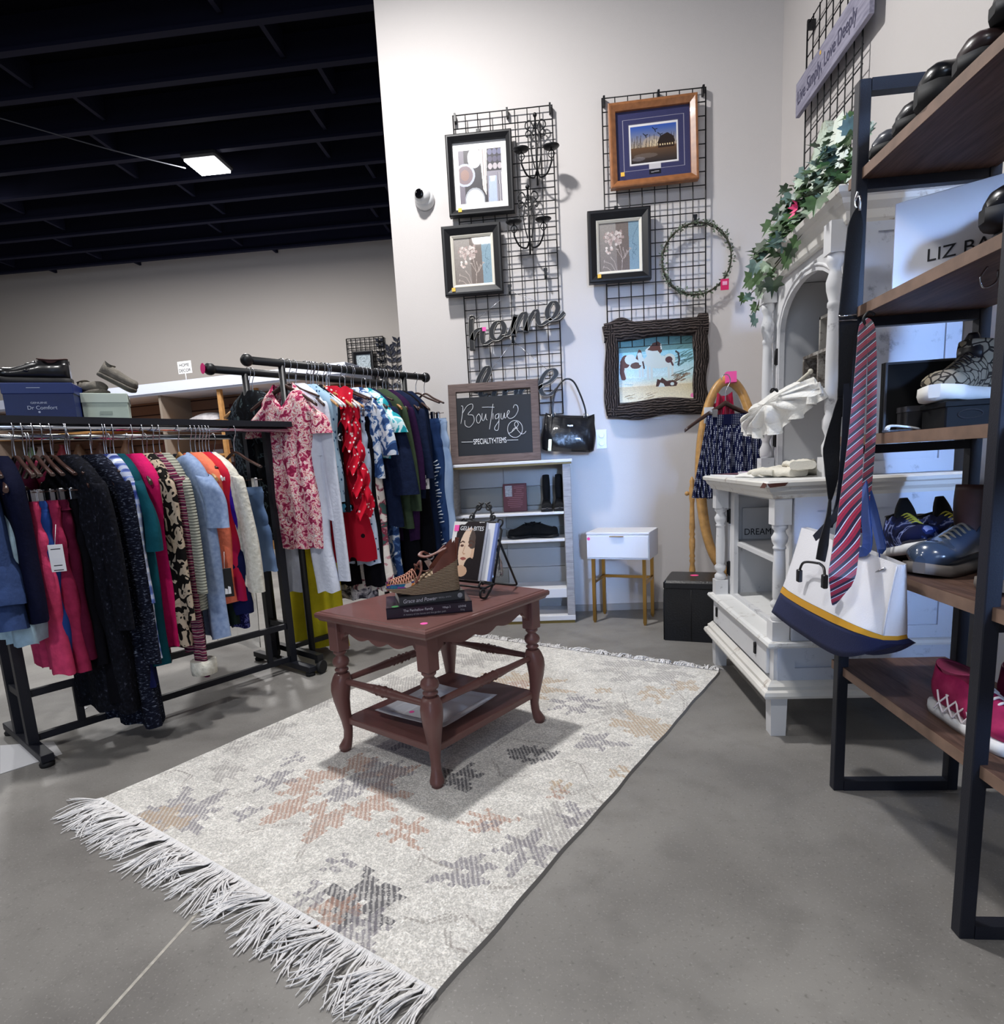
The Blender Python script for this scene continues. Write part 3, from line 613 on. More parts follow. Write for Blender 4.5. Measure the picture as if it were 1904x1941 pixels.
for nm, st, lab, hk, e0, e1 in (('home', HOME, 'metal script sign reading home, hung by wires on the wire grid', (785, 70), (430, 360), (1180, 215)), ('love', LOVE, 'metal script sign reading love, hung below the home sign', (810, 560), (560, 900), (1160, 860))):
    t = thing('word_sign', lab, 'sign', z6(hk))
    loc = z6(hk)
    b = MB()
    for s in st: ribbon(b, [z6(p)-loc for p in s], .0130, -.03, .012)
    b.obj('lettering', WSIG, t)
    b = MB()
    for s in st:
        Q = [z6(p)-loc for p in s]; P = spl([(q.x, 0, q.z) for q in Q], 7); n = len(P)
        for sg in (-1, 1):
            E = []
            for i in range(n):
                tt = (P[min(i+1, n-1)]-P[max(i-1, 0)]).normalized(); k = .0130*(.45+.75*abs(tt.z)**1.3)*sg; E.append((P[i].x-tt.z*k, -.031, P[i].z+tt.x*k))
            b.tube(E, .0017, 5)
    b.obj('metal_edge', WEDG, t)
    b = MB()
    for e in (e0, e1): q = z6(e)-loc; b.tube([(0, 0, 0), (q.x, -.01, q.z)], .0012, 5)
    b.obj('hanging_wire', STEEL, t)
    if nm == 'home': q = z6((525, 455))-loc; MB().box(q.x-.012, q.x+.012, -.036, -.032, q.z-.012, q.z+.012).obj('price_sticker', PINK, t, label='pink sticker')

# wreath
p = at(1321, 491, y=-.055); wt = thing('twig_wreath', 'thin round wreath of tiny green leaves hanging on the wire grid', 'wreath', p); R = .208
b = MB()
for k in range(3): b.tube([(R*cos(2*PI*i/48)*(1+.02*sin(i*1.3+k*2)), .008*sin(i*.9+2*k), R*1.0*sin(2*PI*i/48)*(1+.02*sin(i*1.3+k*2))) for i in range(48)], .0035, 5, loop=True)
b.obj('hoop', mat('twig', '#3c3a2c', .8), wt)
b = MB(); r = random.Random(6)
for k in range(420):
    a = r.random()*2*PI; q = R+r.gauss(0, .008); c0 = Vector((q*cos(a), r.gauss(-.004, .008), q*sin(a))); d = Vector((r.gauss(0, 1), r.gauss(0, .6), r.gauss(0, 1))).normalized(); s = d.cross(Vector((r.random(), r.random(), r.random()))).normalized(); L = r.uniform(.012, .026)
    b.add([c0, c0+d*L*.5+s*L*.25, c0+d*L, c0+d*L*.5-s*L*.25], [(0, 1, 2, 3)])
b.obj('leaves', mat('sage_leaf', '#5f6b57', .7, noise=.4, nscale=60), wt, kind='stuff')
q = at(1372, 541, y=-.055)-p; MB().box(q.x-.024, q.x+.024, -.03, -.026, q.z-.034, q.z+.030).obj('price_tag', mat('magenta_tag', '#d81f63', .4), wt, label='pink price tag')
MB().box(q.x-.014, q.x+.014, -.032, -.029, q.z-.006, q.z+.016).obj('tag_window', mat('tag_pale', '#f0a8c8', .5), wt)

# security camera, outlet
t = thing('security_camera', 'white dome security camera on the wall left of the plates picture', 'camera', at(806, 380, y=0))
MB().lathe([(.062, 0), (.064, .012), (.056, .035), (.044, .052)], 28, T=Matrix.Rotation(PI/2, 4, 'X')).obj('base', WHITEPL, t)
MB().sphere((-.006, -.042, .010), .053, 20, 14).obj('ball', WHITEPL, t)
T_ = Matrix.Translation((-.018, -.093, .005)) @ Vector((-.22, -.95, -.10)).to_track_quat('Z', 'Y').to_matrix().to_4x4()
MB().lathe([(.027, -.014), (.028, .002), (.024, .005), (.012, .005)], 20, T=T_).obj('lens', mat('lens_black', '#050508', .12), t)
a, c_ = at(1130, 815, y=0), at(1151, 850, y=0); t = thing('wall_switch', 'white double rocker switch plate on the wall right of the black handbag', 'switch', ((a.x+c_.x)/2, 0, (a.z+c_.z)/2)); hw, hh_ = (c_.x-a.x)/2, (a.z-c_.z)/2
MB().box(-hw, hw, -.006, 0, -hh_, hh_, bev=.002).obj('plate', WHITEPL, t)
for z in (-.026, .026): MB().lathe([(.019, 0), (.019, .006), (.016, .008)], 18, T=Tm((0, -.006, z), 0, PI/2)).obj('rocker', WHITEPL, t)
# ---------------------------------------------------------------- bookcase with shoes and signs
GREYW = ramp_mat('grey_washed_wood', 'noise', [(.25, '#8f8d8f'), (.5, '#aaa8a9'), (.75, '#bab8b8')], 6, .6, (1.5, 1.5, 14), 1, 6, const=False)
PANELM = mat('pale_grey_panel', '#a9a8a6', .6, noise=.06, nscale=4)
PANELD = mat('grey_panel', '#8b8983', .6, noise=.06, nscale=4)
BCX0, BCX1, BCY0, BCY1 = -.70, .094, -.31, -.022
bc = thing('bookcase', 'grey bookcase with white shelves standing against the back wall', 'bookcase', (BCX0, BCY0, 0)); BW_, BD_ = BCX1-BCX0, BCY1-BCY0
for nm, x in (('side_panel', 0), ('side_panel', BW_-.05)): MB().box(x, x+.05, .006, BD_, .05, 1.03, bev=.003).obj(nm, GREYW, bc)
b = MB().box(-.012, BW_+.012, -.012, BD_, 1.03, 1.048, bev=.003); b.obj('top', WHITE, bc, label='white top board')
MB().box(-.006, BW_+.006, -.006, BD_, 1.018, 1.03).obj('top_edging', mat('gold_edging', '#8f7a44', .5), bc)
b = MB()
for k, (z0, z1) in enumerate([(.05, .20), (.205, .33), (.335, .46), (.465, .60), (.605, .75), (.755, .88), (.885, 1.018)]):
    b.box(.05, .05+.30, BD_-.016, BD_-.006, z0, z1, mat=k % 2); b.box(.353, BW_-.05, BD_-.016, BD_-.006, z0, z1, mat=(k+1) % 2 if k in (1, 4) else k % 2)
b.obj('back_panel', [PANELM, PANELD], bc)
for z in (.722, .548): MB().box(.05, BW_-.05, .02, BD_-.017, z-.016, z, bev=.002).obj('shelf', WHITE, bc, label='white shelf')
MB().box(.05, BW_-.05, .02, BD_-.017, .165, .225, bev=.002).obj('shelf', WHITE, bc, label='thick white lower shelf')
MB().box(0, BW_, 0, BD_, .018, .05, bev=.002).obj('base', WHITE, bc, label='white base board')
MB().box(.004, BW_-.004, .004, BD_, 0, .018).obj('plinth', mat('mustard_plinth', '#7a682f', .6), bc)

# chalkboard sign leaning on the wall on the bookcase
SGW = ramp_mat('brown_stained_wood', 'noise', [(.3, '#5a4d4a'), (.6, '#70615d')], 8, .6, (1, 1, 8), 1, 5, const=False)
ch0 = at(847, 876, y=-.20); x0, x1 = -.672, -.088
cb_ = thing('chalkboard_sign', 'framed blackboard sign reading Boutique specialty items, on top of the bookcase', 'sign', ((x0+x1)/2, -.175, 1.049), rot=(-.13, 0, 0)); cw, chh = (x1-x0)/2, .515
rect_frame(MB(), -cw, cw, 0, chh, .05, -.02, .022).obj('frame', SGW, cb_)
MB().box(-cw+.048, cw-.048, -.006, .006, .045, chh-.088).obj('board', mat('black_slate', '#0b0d14', .55, noise=.1, nscale=5), cb_)
CHALK = mat('chalk_paint', '#e4e4e6', .8)
def z6l(p):
    q = at(820+p[0]/5.289, 540+p[1]/5.289, y=-.15); return Vector((q.x-(x0+x1)/2, 0, (q.z-1.049)*1.01))
BOU = [[(285, 1215), (302, 1225), (298, 1310), (285, 1395)], [(300, 1290), (345, 1215), (395, 1195), (400, 1240), (355, 1300), (405, 1310), (418, 1370), (375, 1428), (330, 1410), (325, 1360)], [(462, 1295), (440, 1330), (448, 1380), (470, 1385), (485, 1340), (470, 1300), (458, 1296)],
       [(498, 1290), (496, 1345), (515, 1362), (535, 1295)], [(535, 1295), (538, 1345), (552, 1358)], [(605, 1195), (590, 1330), (573, 1450)], [(495, 1228), (560, 1226), (620, 1228)], [(608, 1290), (606, 1350)], [(660, 1292), (632, 1310), (634, 1345), (660, 1330), (668, 1292), (664, 1440), (640, 1462), (625, 1435), (668, 1365)],
       [(688, 1290), (688, 1338), (706, 1345), (722, 1285)], [(722, 1285), (724, 1335), (740, 1330)], [(740, 1325), (772, 1275), (758, 1262), (748, 1310), (775, 1342), (825, 1320), (858, 1260), (850, 1212), (822, 1205), (810, 1235)],
       [(905+(-75)+75*cos(a)-0, 1447+85*sin(a)) for a in np.linspace(0, 2*PI, 15)], [(768, 1490), (800, 1475), (860, 1410), (848, 1375), (828, 1385), (830, 1420), (885, 1490), (920, 1492), (940, 1468)], [(860, 1440), (820, 1440), (795, 1480)],
       [(295, 1580), (350, 1579), (412, 1577)], [(750, 1560), (800, 1558), (862, 1556)]]
b = MB()
for s in BOU:
    b.tube([(p.x, -.0068, p.z) for p in spl([z6l(p) for p in s], 6)], .0052, 5, flat=.35)
b.obj('lettering', CHALK, cb_, label='white hand-drawn script Boutique')
q = z6l((415, 1602)); text('lettering', 'SPECIALTY\u2022ITEMS', .050, CHALK, Matrix.Translation((q.x, -.0072, q.z)) @ FACE, cb_, sx=.56)

# handbag hanging on the wire grid
BAGL = mat('black_leather', '#0e0f14', .28, coat=.4, bump=.35, bscale=25)
hb = thing('handbag', 'black leather handbag hanging from the wire grid beside the blackboard sign', 'handbag', at(1079, 822, y=-.13), rot=(0, .09, 0))
rings = []
for k in range(13):
    f = k/12; z = -.115+.23*f; hw = .165-.012*f+.01*sin(PI*f); ht = .062*(sin(PI*min(1, .12+f*.80)))**.6*(1-.55*f)+.012
    rings.append([(hw*np.sign(cos(a))*abs(cos(a))**.55+.004*sin(5*a+f*7), ht*np.sign(sin(a))*abs(sin(a))**.8+.006*sin(9*a+f*11)*(1-f), z+.012*cos(a*2)*f-.014*(1-f)*abs(cos(a))**6*-1) for a in np.linspace(0, 2*PI, 36, endpoint=False)])
MB().loft(rings).obj('body', BAGL, hb)
P = spl([(-.105, -.02, .095), (-.112, -.02, .17), (-.095, -.015, .27), (-.045, .0, .335), (.01, .0, .325), (.06, -.01, .24), (.095, -.02, .15), (.10, -.02, .095)], 7)
MB().tube(P, .0095, 8, flat=.6).obj('handle', BAGL, hb)
b = MB()
for x in (-.105, .10):
    b.tube([(x-.012, -.026, .10), (x+.012, -.026, .10), (x+.012, -.026, .125), (x-.012, -.026, .125)], .003, 6, loop=True)
b.box(-.012, .022, -.050, -.046, .045, .05); b.obj('buckle', STEEL, hb)
b = MB().tube([(-.112, -.03, .10), (-.118, -.055, .0), (-.118, -.058, -.04)], .006, 6, flat=.4); b.obj('strap', BAGL, hb)
MB().box(-.13, -.107, -.064, -.058, -.115, -.04, bev=.002).obj('charm', mat('pale_brass', '#cfc9a4', .2, .8), hb)

# generic shoe: toe along +x, z up, length L
def shoe(name, label, cat, loc, rz, L=.28, W=.095, H=.10, col=None, sole=None, lining=None, toe=.045, solet=.022, open_=.42, shaft=0, lace=None, tongue=None, rx=0, heel=0, rot=None, group=None, toecap=None, shw=1.0, flare=0, extra=None):
    t = thing(name, label, cat, loc, rz, group, rot)
    def foot(f):  # f 0 heel .. 1 toe : half width, centre y
        w = W/2*(.62+.10*sin(PI*min(f*2, 1))+.36*max(0, sin(PI*(f-.28)/1.05))) if f < .93 else W/2*.80
        if f < .06: w *= (.55+7.5*f)
        if f > .86: w *= math.sqrt(max(.02, 1-((f-.86)/.145)**2))
        return w, -.06*W*sin(PI*f)
    N = 22; ns = 20
    hb_ = lambda f: heel*max(0, 1-f/.42)**.8 if heel else 0
    # sole
    rings = []
    for k in range(N+1):
        f = k/N; w, cy = foot(f); w = w*1.05+.002; x = L*(f-.5)*1.03; tspring = .010*max(0, (f-.75)/.25)**2; z0 = tspring+ (hb_(f)*0); z1 = solet+tspring+hb_(f)
        rings.append([(x, cy-w*.94, z0), (x, cy+w*.94, z0), (x, cy+w*1.03, z0+(z1-z0)*.4), (x, cy+w, z1), (x, cy-w, z1), (x, cy-w*1.03, z0+(z1-z0)*.4)])
    MB().loft(rings).obj('sole', sole or col, t)
    # upper: closed loops over the foot, left open round the ankle
    b = MB(); P = []; top = []
    for k in range(N+1):
        f = k/N; w, cy = foot(f); x = L*(f-.5); zb = solet*.7+.010*max(0, (f-.75)/.25)**2+hb_(f)
        hgt = H*(1-.10*f) if f < open_ else toe+(H*(1-.10*open_)-toe)*max(0, (1-(f-open_)/(.80-open_)))**1.25
        if f > .86: hgt *= math.sqrt(max(.10, 1-((f-.86)/.15)**2))
        r = []
        opn = .02 < f < open_
        for j in range(ns):
            a = 2*PI*j/ns-PI/2; cc, s_ = cos(a), sin(a)
            y = cy+w*np.sign(cc)*abs(cc)**.72; z = zb+(hgt)*(s_+1)/2 if not opn else zb+hgt*((s_+1)/2)**.9
            if opn or f <= .02:
                narrow = 1-.34*max(0, s_)**1.3; y = cy+(y-cy)*narrow
                if s_ > .55: z = zb+hgt*(.93+.03*cos(f/open_*2*PI))-(.016 if s_ > .8 else 0)
            else: y = cy+(y-cy)*(1-.30*max(0, s_)**1.5)
            r.append((x, y, z))
        P.append(r)
    b.loft(P); up = b.obj('upper', col, t)
    zt = solet*.7+H*.93; lw = W/2*.52
    if not shaft and open_ > .1:
        lo = MB(); R = []
        for q, dz in ((1.0, .004), (.97, .007), (.88, .004), (.80, -.03), (.5, -.05)):
            R.append([(L*(-.5+open_*.5)+L*open_*.5*.97*q*cos(2*PI*i/24), -.03*W+(lw+.006)*q*sin(2*PI*i/24), zt+dz+hb_(.2)+.004*cos(4*PI*i/24)) for i in range(24)])
        lo.loft(R, True); lo.obj('collar', lining or col, t)
    if shaft:
        R = []; cx0 = -L*.27
        for q in range(9):
            f = q/8; rr = W*(.40+.06*sin(PI*f))*shw+flare*f; R.append([(cx0+.012*f+(L*.20+.01*(1-f))*(1-.12*(1-f))*shw*cos(2*PI*i/24), -.03*W+rr*sin(2*PI*i/24), zt*.75+shaft*f+.006*cos(2*PI*i/24)*f) for i in range(24)])
        R.append([(cx0+.012+(p[0]-cx0-.012)*.9, p[1]*.9, p[2]-.004) for p in R[-1]]); R.append([(cx0+.012+(p[0]-cx0-.012)*.8, p[1]*.8, p[2]-.06) for p in R[-1]])
        MB().loft(R).obj('shaft', lining or col, t)
    if tongue:
        MB().loft([[(L*(open_-.50)-L*.05*f+.010*sin(2*PI*i/12), -.03*W+W*(.30-.20*f*f)*cos(2*PI*i/12), solet+H*.70+.062*f*H/.1) for i in range(12)] for f in (0, .3, .55, .75, .9, 1.0)]).obj('tongue', tongue, t)
    if lace:
        b = MB()
        for k in range(5):
            f = open_+.03+k*.055; hgt = toe+(H*(1-.10*open_)-toe)*max(0, (1-(f-open_)/(.80-open_)))**1.25; z = solet*.7+hgt+.001; x = L*(f-.5); w = W*.20
            b.tube(spl([(x-.004, -w-.03*W, z-.012), (x, -.03*W, z+.003), (x+.006, w-.03*W, z-.012)], 4), .0036, 6, flat=.7)
        b.obj('laces', lace, t)
    if toecap:
        b = MB(); b.loft([[(L*(f-.5)*1.012, foot(f)[1]+foot(f)[0]*1.03*cos(a), solet*.6+.008*max(0, (f-.75)/.25)**2+toe*.75*(1 if f < .86 else math.sqrt(max(.1, 1-((f-.86)/.15)**2)))*max(0, sin(a))) for a in np.linspace(-.2, PI+.2, 13)] for f in (.80, .86, .91, .95, .985, 1.0)], False, False); b.obj('toe_cap', toecap, t)
    if extra: extra(t)
    return t
SHB = mat('black_shoe_leather', '#0c0c10', .3, coat=.3); SHBS = mat('black_rubber', '#141417', .7); SUEDE = mat('grey_suede', '#5f5c5c', .95, noise=.15, nscale=50, bump=.3, bscale=120)
SUEDEB = mat('black_suede', '#08080a', .95)
# on the bookcase shelves
for px, lab in ((1039, 'black ankle boot on the bookcase shelf beside the red plaque'), (1063, 'black ankle boot on the bookcase shelf against its right side')):
    p = at(px, 963, y=-.22); shoe('ankle_boot', lab, 'boot', (p.x-.004, -.20, .722), -PI/2, .16, .07, .075, SUEDEB, SHBS, SUEDEB, .04, .012, .5, shaft=.17, shw=.78, group='black boots on the bookcase', toecap=SUEDE)
p = at(990, 1012, y=-.2); shoe('clog', 'black clog on the bookcase middle shelf, left of the pair', 'shoe', (p.x, -.17, .548), PI+.5, .20, .085, .085, SUEDEB, SHBS, None, .05, .018, .4, group='black clogs on the bookcase')
p = at(1035, 1012, y=-.2); shoe('clog', 'black clog on the bookcase middle shelf, right of the pair', 'shoe', (p.x-.01, -.17, .548), -.5, .20, .085, .085, SUEDEB, SHBS, None, .06, .018, .4, group='black clogs on the bookcase')
t = thing('plaque', 'dark red plaque with lines of verse leaning on the bookcase upper shelf', 'plaque', (at(978, 960, y=-.1).x, -.14, .724), rot=(-.17, 0, 0))
MB().box(-.078, .078, 0, .012, 0, .185, bev=.002).obj('board', mat('dark_red_board', '#5e1418', .5), t)
MB().box(-.064, -.018, -.002, 0, .10, .172).obj('photo', mat('silver_photo', '#a5a3a5', .5, noise=.4, nscale=80), t)
b = MB(); r = random.Random(2)
for k in range(12):
    z = .168-.0125*k; a, c_ = (-.008, .062) if k < 6 else (-.062, .062); q = r.uniform(.5, 1); m_ = (a+c_)/2; hw = (c_-a)/2*q; b.box(m_-hw, m_+hw, -.0012, 0, z-.0018, z+.0012)
b.obj('lettering', mat('faded_ink', '#a8686a', .6), t)

# ---------------------------------------------------------------- nightstand
NA = -.357
nt_ = thing('nightstand', 'small white one-drawer nightstand on gold legs against the back wall', 'nightstand', (.408, -.262, 0), NA)
NW, ND, NB, NT = .392, .27, .415, .585
MB().box(-NW/2, NW/2, -ND/2+.012, ND/2, NB, NT-.014).obj('cabinet', WHITE, nt_)
MB().box(-NW/2-.002, NW/2+.002, -ND/2, ND/2, NT-.014, NT, bev=.002).obj('top', WHITE, nt_)
dr = MB().box(-NW/2+.003, NW/2-.003, -ND/2-.004, -ND/2+.011, NB+.012, NT-.020, bev=.002).obj('drawer', WHITE, nt_)
MB().box(-.042, .042, -ND/2-.022, -ND/2-.002, NT-.026, NT-.022).box(-.042, .042, -ND/2-.006, -ND/2-.004, NT-.028, NT-.022).obj('pull', GOLD, dr, label='gold tab pull')
disc(.010, (-NW/2+.016, -ND/2-.004, NT-.040), PINK, 'price_sticker', dr, Matrix.Rotation(PI/2, 4, 'X'), 'pink sticker')
for x in (-1, 1):
    for y in (-1, 1):
        X, Y = x*(NW/2-.035), y*(ND/2-.022); MB().box(X-.010, X+.010, Y-.010, Y+.010, .012, NB).box(X-.007, X+.007, Y-.007, Y+.007, 0, .012).obj('leg', GOLD, nt_)
    MB().box(x*(NW/2-.035)-.008, x*(NW/2-.035)+.008, -ND/2+.03, ND/2-.03, .255, .272).obj('rail', GOLD, nt_)
MB().box(-NW/2+.04, NW/2-.04, ND/2-.030, ND/2-.014, .255, .272).obj('rail', GOLD, nt_)

# ---------------------------------------------------------------- ottoman
OA = -.31
ot = thing('ottoman', 'black leather cube ottoman on the floor beside the white hutch', 'ottoman', (.765, -.655, 0), OA)
BL2 = mat('black_vinyl', '#0d0d11', .32, bump=.15, bscale=120)
MB().box(-.148, .148, -.148, .148, .004, .30).box(-.146, .146, -.146, .146, 0, .01).obj('body', BL2, ot)
MB().box(-.152, .152, -.152, .152, .292, .345, bev=.012).obj('cushion', BL2, ot)
b = MB().tube([(0, -.149, .005), (0, -.149, .295)], .0022, 5).tube([(-.149, -.149, .005), (-.149, -.149, .295)], .003, 5); b.obj('seam', BL2, ot)
disc(.024, (.0, .03, .345), mat('magenta_sticker', '#ff4f94', .5), 'price_sticker', ot, label='pink sticker on the lid')

# ---------------------------------------------------------------- cheval mirror with skirt
OAK = mat('golden_oak', '#c4965a', .35, noise=.18, nscale=30, coat=.3)
MC = Vector((1.035, -.36, .885))
cm = thing('cheval_mirror', 'oval standing mirror in a golden oak frame behind the ottoman', 'mirror', (MC.x, MC.y, 0))
RX, RZ = .195, .60; b = MB(); rings = []
for k in range(65):
    a = 2*PI*k/64; c0, s0 = cos(a), sin(a); fw = .058
    o_, i_ = (RX*c0, RZ*s0), ((RX-fw)*c0, (RZ-fw)*s0)
    rings.append([(o_[0], .018, o_[1]), (o_[0], -.008, o_[1]), (o_[0]*.7+i_[0]*.3, -.018, o_[1]*.7+i_[1]*.3), (i_[0], -.010, i_[1]), (i_[0], .018, i_[1])])
fr = MB().loft(rings, False, True, True, T=Tm((0, 0, MC.z), 0, -.08)).obj('frame', OAK, cm)
MB().loft([[((RX-.05)*cos(2*PI*k/48), y, (RZ-.05)*sin(2*PI*k/48)) for k in range(48)] for y in (.004, .010)], True, True, False, T=Tm((0, 0, MC.z), 0, -.08)).obj('glass', mat('mirror_glass', '#dfe3e6', .03, 1), cm)
post = [(.012, .02), (.020, .03), (.020, .09), (.013, .10), (.013, .105), (.017, .12), (.0165, .25), (.019, .33), (.013, .37), (.018, .385), (.013, .40), (.018, .415), (.013, .43), (.018, .47), (.018, .52), (.013, .535), (.018, .55), (.013, .565), (.018, .59), (.015, .65), (.013, .74), (.018, .77), (.018, .83), (.012, .85), (.015, .875), (.004, .90)]
for s in (-1, 1):
    p = MB().lathe(post, 16, (s*.215, 0, 0)).obj('post', OAK, cm)
    b = MB().tube([(s*.215, 0, .80), (s*.19, 0, .80)], .008, 8).sphere((s*.245, 0, .80), .014, 10, 7); b.obj('pivot', OAK, cm)
    b = MB().prism([(-.17, 0), (-.13, 0), (-.05, .035), (.05, .035), (.13, 0), (.17, 0), (.15, .03), (.05, .075), (-.05, .075), (-.15, .03)], -.012, .012, 'x', T=Tm((s*.215, 0, .002))); b.obj('foot', OAK, cm)
MB().tube([(-.215, 0, .13), (.215, 0, .13)], .010, 8).obj('crossbar', OAK, cm)
MB().box(-.035, .022, -.05, -.004, RZ-.050, RZ+.012, T=Tm((.02, 0, MC.z), 0, -.08)).obj('price_sticker', PINK, cm, label='pink tape at the top of the frame')
# ---------------------------------------------------------------- distressed white hutch
def distressed(name, base, worn, amt=.62, sc=(3, 3, 3), rough=.55):
    m = bpy.data.materials.new(name); m.use_nodes = True; nt = m.node_tree; b = nt.nodes['Principled BSDF']; tc = nt.nodes.new('ShaderNodeTexCoord')
    mp = nt.nodes.new('ShaderNodeMapping'); mp.inputs['Scale'].default_value = sc; nt.links.new(tc.outputs['Object'], mp.inputs[0])
    n = nt.nodes.new('ShaderNodeTexNoise'); n.inputs['Scale'].default_value = 7; n.inputs['Detail'].default_value = 9; n.inputs['Roughness'].default_value = .75; nt.links.new(mp.outputs[0], n.inputs['Vector'])
    n2 = nt.nodes.new('ShaderNodeTexNoise'); n2.inputs['Scale'].default_value = 1.6; n2.inputs['Detail'].default_value = 3; nt.links.new(mp.outputs[0], n2.inputs['Vector'])
    ad = nt.nodes.new('ShaderNodeMath'); ad.operation = 'MULTIPLY_ADD'; ad.inputs[1].default_value = .75; nt.links.new(n.outputs[0], ad.inputs[0])
    m2 = nt.nodes.new('ShaderNodeMath'); m2.operation = 'MULTIPLY'; m2.inputs[1].default_value = .32; nt.links.new(n2.outputs[0], m2.inputs[0]); nt.links.new(m2.outputs[0], ad.inputs[2])
    r = nt.nodes.new('ShaderNodeValToRGB'); e = r.color_ramp.elements; e[0].position = amt; e[0].color = rgba(base); e[1].position = amt+.09; e[1].color = rgba(worn)
    x = e.new(amt-.18); x.color = rgba(base)
    nt.links.new(ad.outputs[0], r.inputs[0]); nt.links.new(r.outputs[0], b.inputs['Base Color']); b.inputs['Roughness'].default_value = rough; return m
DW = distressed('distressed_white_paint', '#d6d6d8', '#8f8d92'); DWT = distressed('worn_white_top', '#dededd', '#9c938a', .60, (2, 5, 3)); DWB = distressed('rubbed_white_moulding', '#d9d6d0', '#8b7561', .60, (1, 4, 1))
SIDEM = distressed('scuffed_daylit_panel', '#c5cbd8', '#8a90a2', .60, (2, 2, 2))  # white side paint with the blue daylight falling on it mixed into the colour
hu = thing('hutch', 'tall distressed white hutch with turned columns, standing beside the metal shoe shelf', 'hutch', (0, 0, 0))
HX, HB, NY, FY = .745, 1.37, -1.985, -1.15
def mould(prof, x0, y0, y1, x1):
    """prof (outward offset, z): moulding swept round front and two sides"""
    R = []
    for cx, cy in ((x1, y0), (x0, y0), (x0, y1), (x1, y1)):
        sx = -1 if cx == x0 else 0; sy = -1 if cy == y0 else 1
        R.append([(cx+sx*o, cy+sy*o, z) for o, z in prof])
    return R
def moulding(name, prof, x0, y0, y1, x1, m, lab=None):
    o = MB().loft(mould(prof, x0, y0, y1, x1), True, True, False).obj(name, m, hu)
    if lab: o['label'] = lab
moulding('base_moulding', [(.0, .215), (.0, .155), (.030, .155), (.034, .165), (.030, .178), (.018, .184), (.018, .196), (.008, .205)], HX, NY, FY, HB, DWB, 'cream base moulding rubbed to bare wood')
for x, y, lb in ((HX, NY-.0, 0), (HX, FY-.056, 0), (HB-.06, NY, 0), (HB-.06, FY-.056, 0)):
    MB().loft([[(x+a*.058+(.5-a)*t, y+c*.058+(.5-c)*t, z) for a, c in ((0, 0), (1, 0), (1, 1), (0, 1))] for z, t in ((0, .006), (.155, .0))], True, True, False).obj('leg', DW, hu)
# drawer section
MB().box(HX+.01, HB, NY+.008, FY-.008, .20, .335).obj('drawer_case', DW, hu)
dr = MB().box(HX-.002, HX+.012, NY+.05, FY-.03, .222, .328, bev=.003).obj('drawer', DW, hu)
KEY = mat('dark_iron', '#1b1a1c', .5, .6)
for y in (NY+.17, FY-.10):
    b = MB().box(HX-.008, HX, y-.009, y+.009, .262, .292).lathe([(.011, 0), (.011, .006)], 12, T=Tm((HX-.002, y, .297), -PI/2, PI/2)); b.obj('keyhole_plate', KEY, dr)
moulding('ledge', [(.0, .335), (.012, .338), (.016, .346), (.012, .356), (0, .360), (-.06, .360), (-.06, .335)], HX-.004, NY-.004, FY+.004, HB, DWT, 'worn white ledge')
MB().box(HX-.004, HB, NY-.002, FY+.002, .345, .3605).obj('ledge_board', DWT, hu, label='worn white ledge board')
# lower cupboard
XI = HX+.075
b = MB().box(XI, HB, NY+.006, NY+.026, .36, .875).box(XI, HB, FY-.026, FY-.006, .36, .875).box(HB-.02, HB, NY+.02, FY-.02, .36, .875).box(XI, HB-.02, NY+.026, FY-.026, .86, .875)
b.obj('cupboard_case', DW, hu)
b = MB().box(XI-.006, XI+.014, FY-.115, FY-.010, .36, .875).box(XI-.006, XI+.014, NY+.012, NY+.09, .36, .875).box(XI-.006, XI+.014, NY+.09, FY-.115, .845, .875).box(XI-.006, XI+.014, NY+.09, FY-.115, .36, .375)
b.obj('face_frame', DW, hu)
MB().box(XI+.01, HB-.02, NY+.027, FY-.027, .602, .620).obj('inner_shelf', DW, hu)
for z in (.735, .485): MB().box(XI-.012, XI-.005, FY-.058, FY-.040, z-.035, z+.035).tube([(XI-.012, FY-.034, z-.03), (XI-.012, FY-.034, z+.03)], .005, 6).obj('hinge', KEY, hu)
def column(x, y, z0, z1, name='column'):
    H = z1-z0; b = MB(); s = .029
    b.box(x-s, x+s, y-s, y+s, z1-.10, z1).box(x-s, x+s, y-s, y+s, z0, z0+.07); b_o = (x, y, 0)
    za, zb = z0+.07, z1-.10; h = zb-za
    b.lathe([(r, za+h*f) for f, r in ((0, .022), (.02, .026), (.06, .027), (.09, .018), (.11, .016), (.15, .026), (.19, .027), (.22, .018), (.235, .020), (.25, .0205), (.50, .0215), (.72, .019), (.745, .019), (.75, .022), (.77, .022), (.78, .018), (.83, .026), (.87, .028), (.91, .020), (.935, .018), (.96, .026), (1, .027))], 18, b_o)
    return b.obj(name, DW, hu)
column(HX+.030, NY+.030, .36, .875); column(HX+.030, FY-.030, .36, .875)
